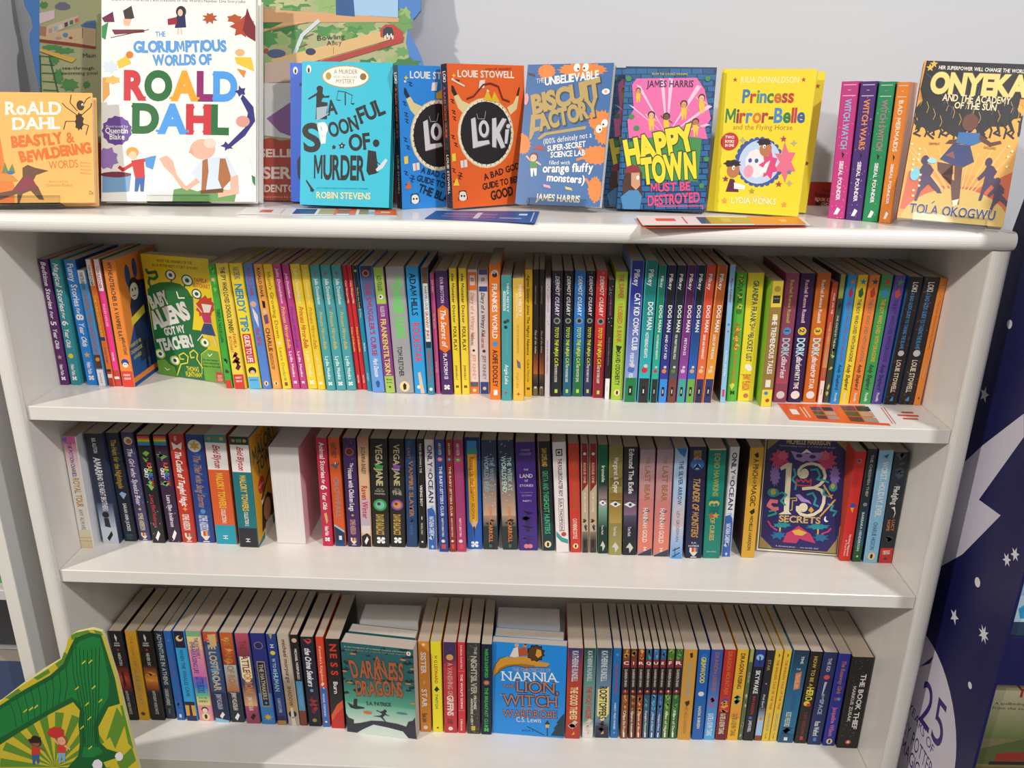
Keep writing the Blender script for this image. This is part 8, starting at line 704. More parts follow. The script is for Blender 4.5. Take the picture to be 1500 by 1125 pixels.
['paperback_book',[0.4411,0.1139,-0.2673],[-0.1539,-0.0097,-0.0888],0.126,0.1901,0.018,'e3ded2','c9bfb0','e3ded2',0,[['P','1d1c22',[2,372,183,380,251,380,251,3,4,7]],['P','9a8552',[6,378,167,380,248,380,248,6,7,10]],['P','2a2560',[42,374,214,377,246,349,252,144,252,103,245,54,220,11,49,11,9,49,7,166,6,339]],['T','MICHELLE HARRISON','cdb678',64,362,196,364,17,{'b':1}],['T','The bestselling author of A PINCH OF MAGIC','b8a8b0',43,353,215,354,5],['P','c8406a',[68,312,80,300,63,298,67,279,52,289,44,273,37,288,23,286,29,302,13,309,28,317,21,330,34,330,39,344,49,333,61,342,64,328,75,324]],['P','c8406a',[211,316,225,304,209,301,210,287,198,290,189,279,183,294,168,290,172,306,158,313,170,322,163,337,180,333,183,349,193,338,205,347,207,332,221,329]],['P','d8607a',[69,323,72,316,64,314,62,306,55,311,47,308,46,316,39,322,45,328,45,337,53,336,59,340,63,333,73,332]],['P','d8607a',[195,331,200,322,192,320,189,312,181,317,174,315,174,325,166,329,173,335,171,344,179,342,185,348,190,341,198,339]],['P','a88ac8',[79,340,103,335,129,333,153,338,178,339,170,318,142,306,130,311,120,305,94,313]],['C','2a2560',106,325,10,6],['C','2a2560',147,324,10,6],['P','f6f3ee',[110,332,127,348,146,334,128,337]],['P','8a72b8',[50,256,55,247,48,244,51,232,45,234,46,221,40,230,38,217,34,229,30,226,30,238,23,237,26,248,21,254,24,260,20,272,26,272,24,286,31,277,32,289,36,283,40,290,41,275,47,280,47,268,52,265]],['P','8a72b8',[230,267,238,258,232,254,234,244,228,247,229,231,223,242,221,231,218,242,213,235,212,249,207,249,208,259,203,265,208,271,202,283,210,281,207,296,213,290,214,301,218,294,222,298,224,288,230,290,229,279,236,276]],['P','e0d5b8',[50,283,70,299,86,300,90,139,99,130,58,127,74,138,69,282,55,274]],['L','e0d5b8',9,[110,261,109,277,117,290,132,299,149,302,168,298,183,285,191,264,188,249,177,234,160,223]],['C','e0d5b8',127,268,13,16],['L','e0d5b8',5,[110,261,117,254,128,253]],['P','e0d5b8',[123,222,163,228,166,219,125,212]],['L','e0d5b8',10,[162,223,183,216,194,197,194,174,187,150,168,134,147,128,128,132,116,145,115,159]],['C','e0d5b8',133,155,14,15],['L','2a9a98',6,[93,282,100,263,91,246,105,232,103,212]],['L','2a9a98',6,[144,281,165,284,175,263,168,251,190,249,204,242]],['L','2a9a98',6,[49,192,63,201,78,194,62,173,78,158]],['L','2a9a98',6,[140,198,158,205,169,188,165,168,180,161]],['L','2a9a98',6,[207,171,223,168,218,152,236,149,227,132]],['L','2a9a98',6,[28,135,46,140,51,129,26,119]],['L','2a9a98',6,[193,225,191,202,206,199]],['C','2a9a98',36,199,18,15],['C','c9b24a',36,201,8,10],['C','2a9a98',218,227,13,13],['C','c9b24a',217,231,6,9],['L','d9767a',12,[53,169,32,171,25,155,42,144,57,147]],['L','b8423a',4,[105,249,105,228,149,228,149,250,140,240,132,249,126,239,118,248,111,240,105,249]],['P','a88ac8',[104,196,118,199,134,186,149,179,158,168,143,173,126,174]],['L','c9a24a',3,[90,183,109,186,111,177,98,176,99,144,92,143]],['L','d9a24a',5,[188,235,218,191]],['L','d9a24a',4,[206,195,220,203]],['L','d9a24a',5,[187,128,229,188]],['P','d9a24a',[149,147,157,160,167,148,159,138]],['T','SECRETS','c9a868',62,103,189,104,21,{'b':1}],['C','f6f3ee',208,121,8,10],['C','2a2560',212,125,7,10],['P','c03a64',[79,34,89,67,105,76,124,93,151,75,163,68,182,37,139,46,131,50,122,33]],['P','d9b048',[105,74,125,81,152,71,138,60,116,61]],['L','d9b048',5,[67,85,68,49]],['L','d9b048',5,[185,86,187,47]],['P','2a8a98',[94,93,102,90,88,88,85,83,73,85,62,82,57,85,42,85,51,90,44,94,59,95,60,101,72,98,83,103,86,98,99,98]],['P','2a8a98',[210,95,218,92,202,90,198,85,184,86,169,83,167,88,145,87,158,92,147,95,164,97,167,102,182,101,196,104,202,100,221,101]],['P','2a6a9a',[79,58,91,52,74,51,72,41,61,49,46,43,48,51,36,55,52,59,45,68,60,64,69,71,74,65,88,65]],['P','2a6a9a',[211,59,224,53,208,52,204,44,194,48,180,45,183,53,168,56,182,61,178,70,192,67,202,75,206,65,221,67]],['L','c8406a',5,[27,103,40,84,59,73]],['L','c8406a',5,[196,70,217,80,225,92]],['T','A thousand pieces . . . one terrible thief','d9d0dc',58,18,192,17,5]],'navy paperback with a giant cream number 13 facing out on the middle shelf','book','paperbacks facing out on the shelves',None],
['paperback_book',[-0.2417,0.078,-0.636],[0.0161,-0.0008,-0.1132],0.1256,0.1915,0.026,'2a6468','cdbfb4','24585c',0,[['G','56a88a','2c6a6c',[0,134,251,134,251,237,0,237]],['G','d2e4da','6ab89a',[0,38,251,38,251,134,0,134]],['P','d6e6de',[0,0,251,0,251,38,0,38]],['P','1c3038',[138,239,147,246,153,239,159,250,172,240,158,234,149,232]],['P','1c3038',[216,250,226,259,233,250,239,263,251,253,251,250,239,246,229,243]],['P','1c3038',[0,264,0,277,5,271,12,283,26,272,10,266,1,263]],['P','1c3038',[151,210,156,214,159,210,162,216,169,210,162,207,157,206]],['P','1c3038',[107,327,114,333,119,327,124,336,135,327,123,323,116,322]],['P','1c3038',[139,374,144,378,148,374,151,380,159,374,151,371,146,370]],['P','1c3038',[48,193,58,201,64,193,70,205,83,194,69,189,60,187]],['P','1c3038',[27,212,32,216,35,212,39,218,46,213,38,210,33,209]],['P','1c3038',[151,354,155,357,158,354,161,359,166,354,160,352,156,351]],['P','1c3038',[211,347,216,351,220,347,224,354,231,347,223,345,218,343]],['P','1c3038',[233,227,239,232,243,227,247,234,251,231,251,225,247,224,241,222]],['P','1c3038',[226,289,234,296,240,289,245,299,251,294,251,287,244,285,236,283]],['P','1c3038',[30,186,38,193,45,186,50,197,63,187,49,182,41,180]],['P','1c3038',[229,222,235,227,239,222,243,230,251,224,251,223,242,219,237,218]],['P','1c3038',[85,339,90,343,94,339,97,345,104,339,96,336,91,335]],['P','1c3038',[3,303,11,310,17,303,22,313,33,304,21,299,13,297]],['P','1c3038',[0,236,1,237,10,230,0,226,0,226]],['P','1c3038',[61,213,68,219,73,213,78,222,88,214,77,210,70,208]],['P','1c3038',[63,278,72,285,78,278,84,288,96,278,83,274,74,272]],['P','1c3038',[0,174,4,178,7,174,10,179,16,174,9,172,5,171]],['P','1c3038',[178,224,182,227,185,224,188,229,194,224,188,222,184,221]],['P','1c3038',[185,315,192,322,198,315,203,325,214,316,202,312,195,310]],['P','1c3038',[0,347,0,351,2,353,6,349,9,355,17,349,9,347,4,345]],['P','1c3038',[225,352,234,359,240,352,246,363,251,359,251,350,245,348,237,346]],['P','1c3038',[219,212,225,217,229,212,233,219,243,212,233,209,227,207]],['P','1c3038',[72,271,81,278,87,271,93,282,106,271,92,266,84,264]],['P','1c3038',[6,220,15,227,22,220,28,231,41,220,27,215,18,213]],['P','1c3038',[201,378,206,382,214,382,218,378,220,382,234,382,238,379,223,374,214,371]],['P','1c3038',[9,297,17,303,23,297,28,306,40,297,27,293,19,291]],['P','1c3038',[213,324,223,332,230,324,236,336,251,325,235,320,226,317]],['P','1c3038',[128,317,134,322,138,317,142,325,151,318,141,314,136,313]],['P','1c3038',[40,349,45,353,48,349,51,355,59,349,51,346,46,345]],['P','1c3038',[160,193,165,197,169,193,172,199,179,193,171,190,166,189]],['P','1c3038',[0,166,0,176,4,171,9,181,20,172,8,168,1,166]],['C','e08a3c',41,340,11,3],['C','e08a3c',215,338,11,3],['C','e08a3c',23,218,11,3],['C','e08a3c',230,240,11,3],['P','e08a3c',[16,264,16,265,15,265,14,266,12,266,10,267,7,267,5,267,3,267,0,267,0,267,0,261,0,261,3,261,5,261,7,261,10,261,12,262,14,262,15,263,16,263]],['P','e08a3c',[251,307,250,307,248,307,246,307,243,307,241,306,239,306,238,305,237,305,237,304,237,303,238,303,239,302,241,302,243,301,246,301,248,301,250,301,251,301]],['P','e08a3c',[251,160,250,161,247,161,245,161,243,161,240,161,238,160,236,160,235,159,234,159,234,158,234,157,235,157,236,156,238,156,240,155,243,155,245,155,247,155,250,155,251,156]],['T','In the footprints of a master fantasy adventurer','d9e0d8',13,365,227,369,5],['T','and the quirk of a classic fairytale legend','b8a868',13,353,223,358,5],['C','f0e6dc',235,366,8,9],['C','d8503f',235,366,3,4],['T','A','b0633c',115,311,138,312,28,{'b':1}],['T','DARKNESS','b0633c',36,241,212,254,69,{'b':1,'j':0.12,'o':'4a3430'}],['T','OF','b0633c',111,233,132,233,16,{'b':1}],['T','DRAGONS','b0633c',44,170,209,184,59,{'b':1,'j':0.12,'o':'4a3430'}],['T','S.A. PATRICK','2a3a44',78,128,166,134,16,{'b':1}],['P','1c2a34',[8,132,29,120,33,149,45,151,43,120,66,118,70,112,38,105,18,109]],['C','d8703c',79,96,16,7],['C','3a8a98',202,110,20,5],['P','262a3c',[132,97,120,105,111,108,113,112,126,106,140,115,145,99,159,91,141,94,133,83,144,65,140,65,125,82,96,83,123,89]],['C','262a3c',142,111,6,7],['P','2c2c3e',[0,0,0,84,8,64,27,57,26,40,50,46,91,62,130,66,185,62,216,54,224,77,240,84,248,100,251,4,222,4,203,31,152,40,98,46,61,21,35,0]]],'green paperback with black dragons and copper title facing out on the lower shelf','book','paperbacks facing out on the shelves',None],
['paperback_book',[0.0138,0.0871,-0.6358],[-0.0153,-0.0075,-0.0601],0.1261,0.1909,0.016,'1e8fe6','cdbfb2','1a80d0',0,[['P','d79a34',[1,244,3,267,12,293,26,316,47,325,71,322,100,329,128,332,147,316,192,310,196,302,186,293,148,291,129,294,114,285,81,292,52,283,37,276,23,259,8,244]],['P','a8702a',[52,283,81,292,114,285,148,291,143,298,100,300,52,293,26,277,7,244,23,259,37,276]],['L','2a1c14',2,[1,244,3,267,12,293,26,316,47,325]],['L','2a1c14',2,[8,244,23,259,37,276,52,283,81,292,114,285,148,291,186,293,196,302]],['P','2a1a10',[174,349,179,339,169,333,170,321,159,320,152,312,143,317,134,314,130,324,120,326,121,337,114,344,120,353,118,364,129,367,132,379,142,377,149,381,152,381,158,375,169,377,168,364,179,360]],['P','5a3a1c',[170,349,174,340,167,335,166,325,157,325,151,317,144,320,135,317,131,326,123,329,126,338,118,345,125,352,122,362,131,364,135,373,143,371,150,379,156,370,165,372,166,362,173,357]],['P','dca13c',[151,364,165,360,168,340,156,328,147,338]],['P','b8552c',[85,362,113,369,123,337,85,328]],['P','e8e0d6',[73,361,87,367,90,328,76,324,59,326]],['P','d8a884',[90,374,90,376,89,378,88,380,87,381,87,381,79,381,79,381,78,380,77,378,76,376,76,374,76,372,77,370,78,368,79,367,80,366,81,365,83,365,85,365,86,366,87,367,88,368,89,370,90,372]],['P','c98a5a',[118,377,118,379,117,381,117,381,105,381,105,381,104,379,104,377,104,375,105,373,106,371,107,370,108,369,109,368,111,368,113,368,114,369,115,370,116,371,117,373,118,375]],['P','4a2f1c',[118,381,118,381,106,381,106,381,106,380,107,379,107,378,108,377,109,376,111,376,112,376,113,376,115,376,116,377,117,378,117,379,118,380]],['T','THE CHRONICLES OF','c9a88a',69,268,200,274,14],['T','NARNIA','f2f0ea',34,226,223,234,38,{'sf':1}],['T','THE','c08a72',36,196,76,198,14,{'o':'2a3a6a'}],['T','LION,','b8805f',84,184,228,186,45,{'o':'2a3a6a','sf':1}],['T','THE','c08a72',142,163,179,165,15],['T','WITCH','b8805f',38,122,225,130,46,{'o':'2a3a6a','sf':1}],['T','AND THE','c08a72',97,105,180,109,13],['T','WARDROBE','b8805f',38,73,226,83,30,{'o':'2a3a6a','sf':1}],['T','C.S. Lewis','eae6e0',85,56,171,60,20],['T','BOOK 2','1a4a7a',105,16,145,18,8],['L','16384a',4,[193,54,194,5]],['P','e0b84a',[186,54,200,55,198,40,188,39]],['P','1c2a34',[183,53,193,72,203,55]],['P','16384a',[206,7,220,36,215,38,229,61,224,63,241,92,251,107,252,7]],['L','16384a',3,[122,39,152,23,182,7]]],'bright blue paperback with a leaping golden lion facing out on the lower shelf','book','paperbacks facing out on the shelves',None],
['paperback_book',[-0.2365,0.1062,-0.636],[0,0,-0.113],0.118,0.1905,0.022,'2a6468','d9d0c6','2a6468',0,[],'white-edged spare copy right behind the green dragon paperback, lower shelf','book','spare copies behind the lower shelf covers',None],
['paperback_book',[-0.222,0.1345,-0.636],[0,0,0],0.102,0.191,0.05,'dcdad8','e6e3e0','dcdad8',0,[],'rear white spare copy behind the green dragon paperback, near the back panel','book','spare copies behind the lower shelf covers',None],
['paperback_book',[0.0155,0.1068,-0.636],[0,0,-0.06],0.118,0.1905,0.024,'1e8fe6','d3cabf','1e8fe6',0,[],'white-edged spare copy right behind the blue lion paperback, lower shelf','book','spare copies behind the lower shelf covers',None],
['paperback_book',[0.018,0.142,-0.636],[0,0,0],0.11,0.191,0.046,'dcdad8','e6e3e0','dcdad8',0,[],'rear white spare copy behind the blue lion paperback, near the back panel','book','spare copies behind the lower shelf covers',None],
]
STANDS = [[[-0.6474,0.0112,0.2832],[-0.4082,0.0,0.1999],0.085,0.018,'clear acrylic stand holding the orange hardback at the far left'],[[-0.4682,0.0745,0.2807],[-0.3616,-0.0055,0.0694],0.085,0.012,'clear acrylic stand holding the large white hardback'],[[0.0581,0.1169,0.2805],[-0.284,-0.0234,-0.3357],0.085,0.014,'clear acrylic stand holding the blue biscuit paperback with furry shapes'],[[0.5505,0.012,0.2845],[-0.3744,0.035,-0.3255],0.085,0.013,'clear acrylic stand holding the dancing girl paperback at the far right']]
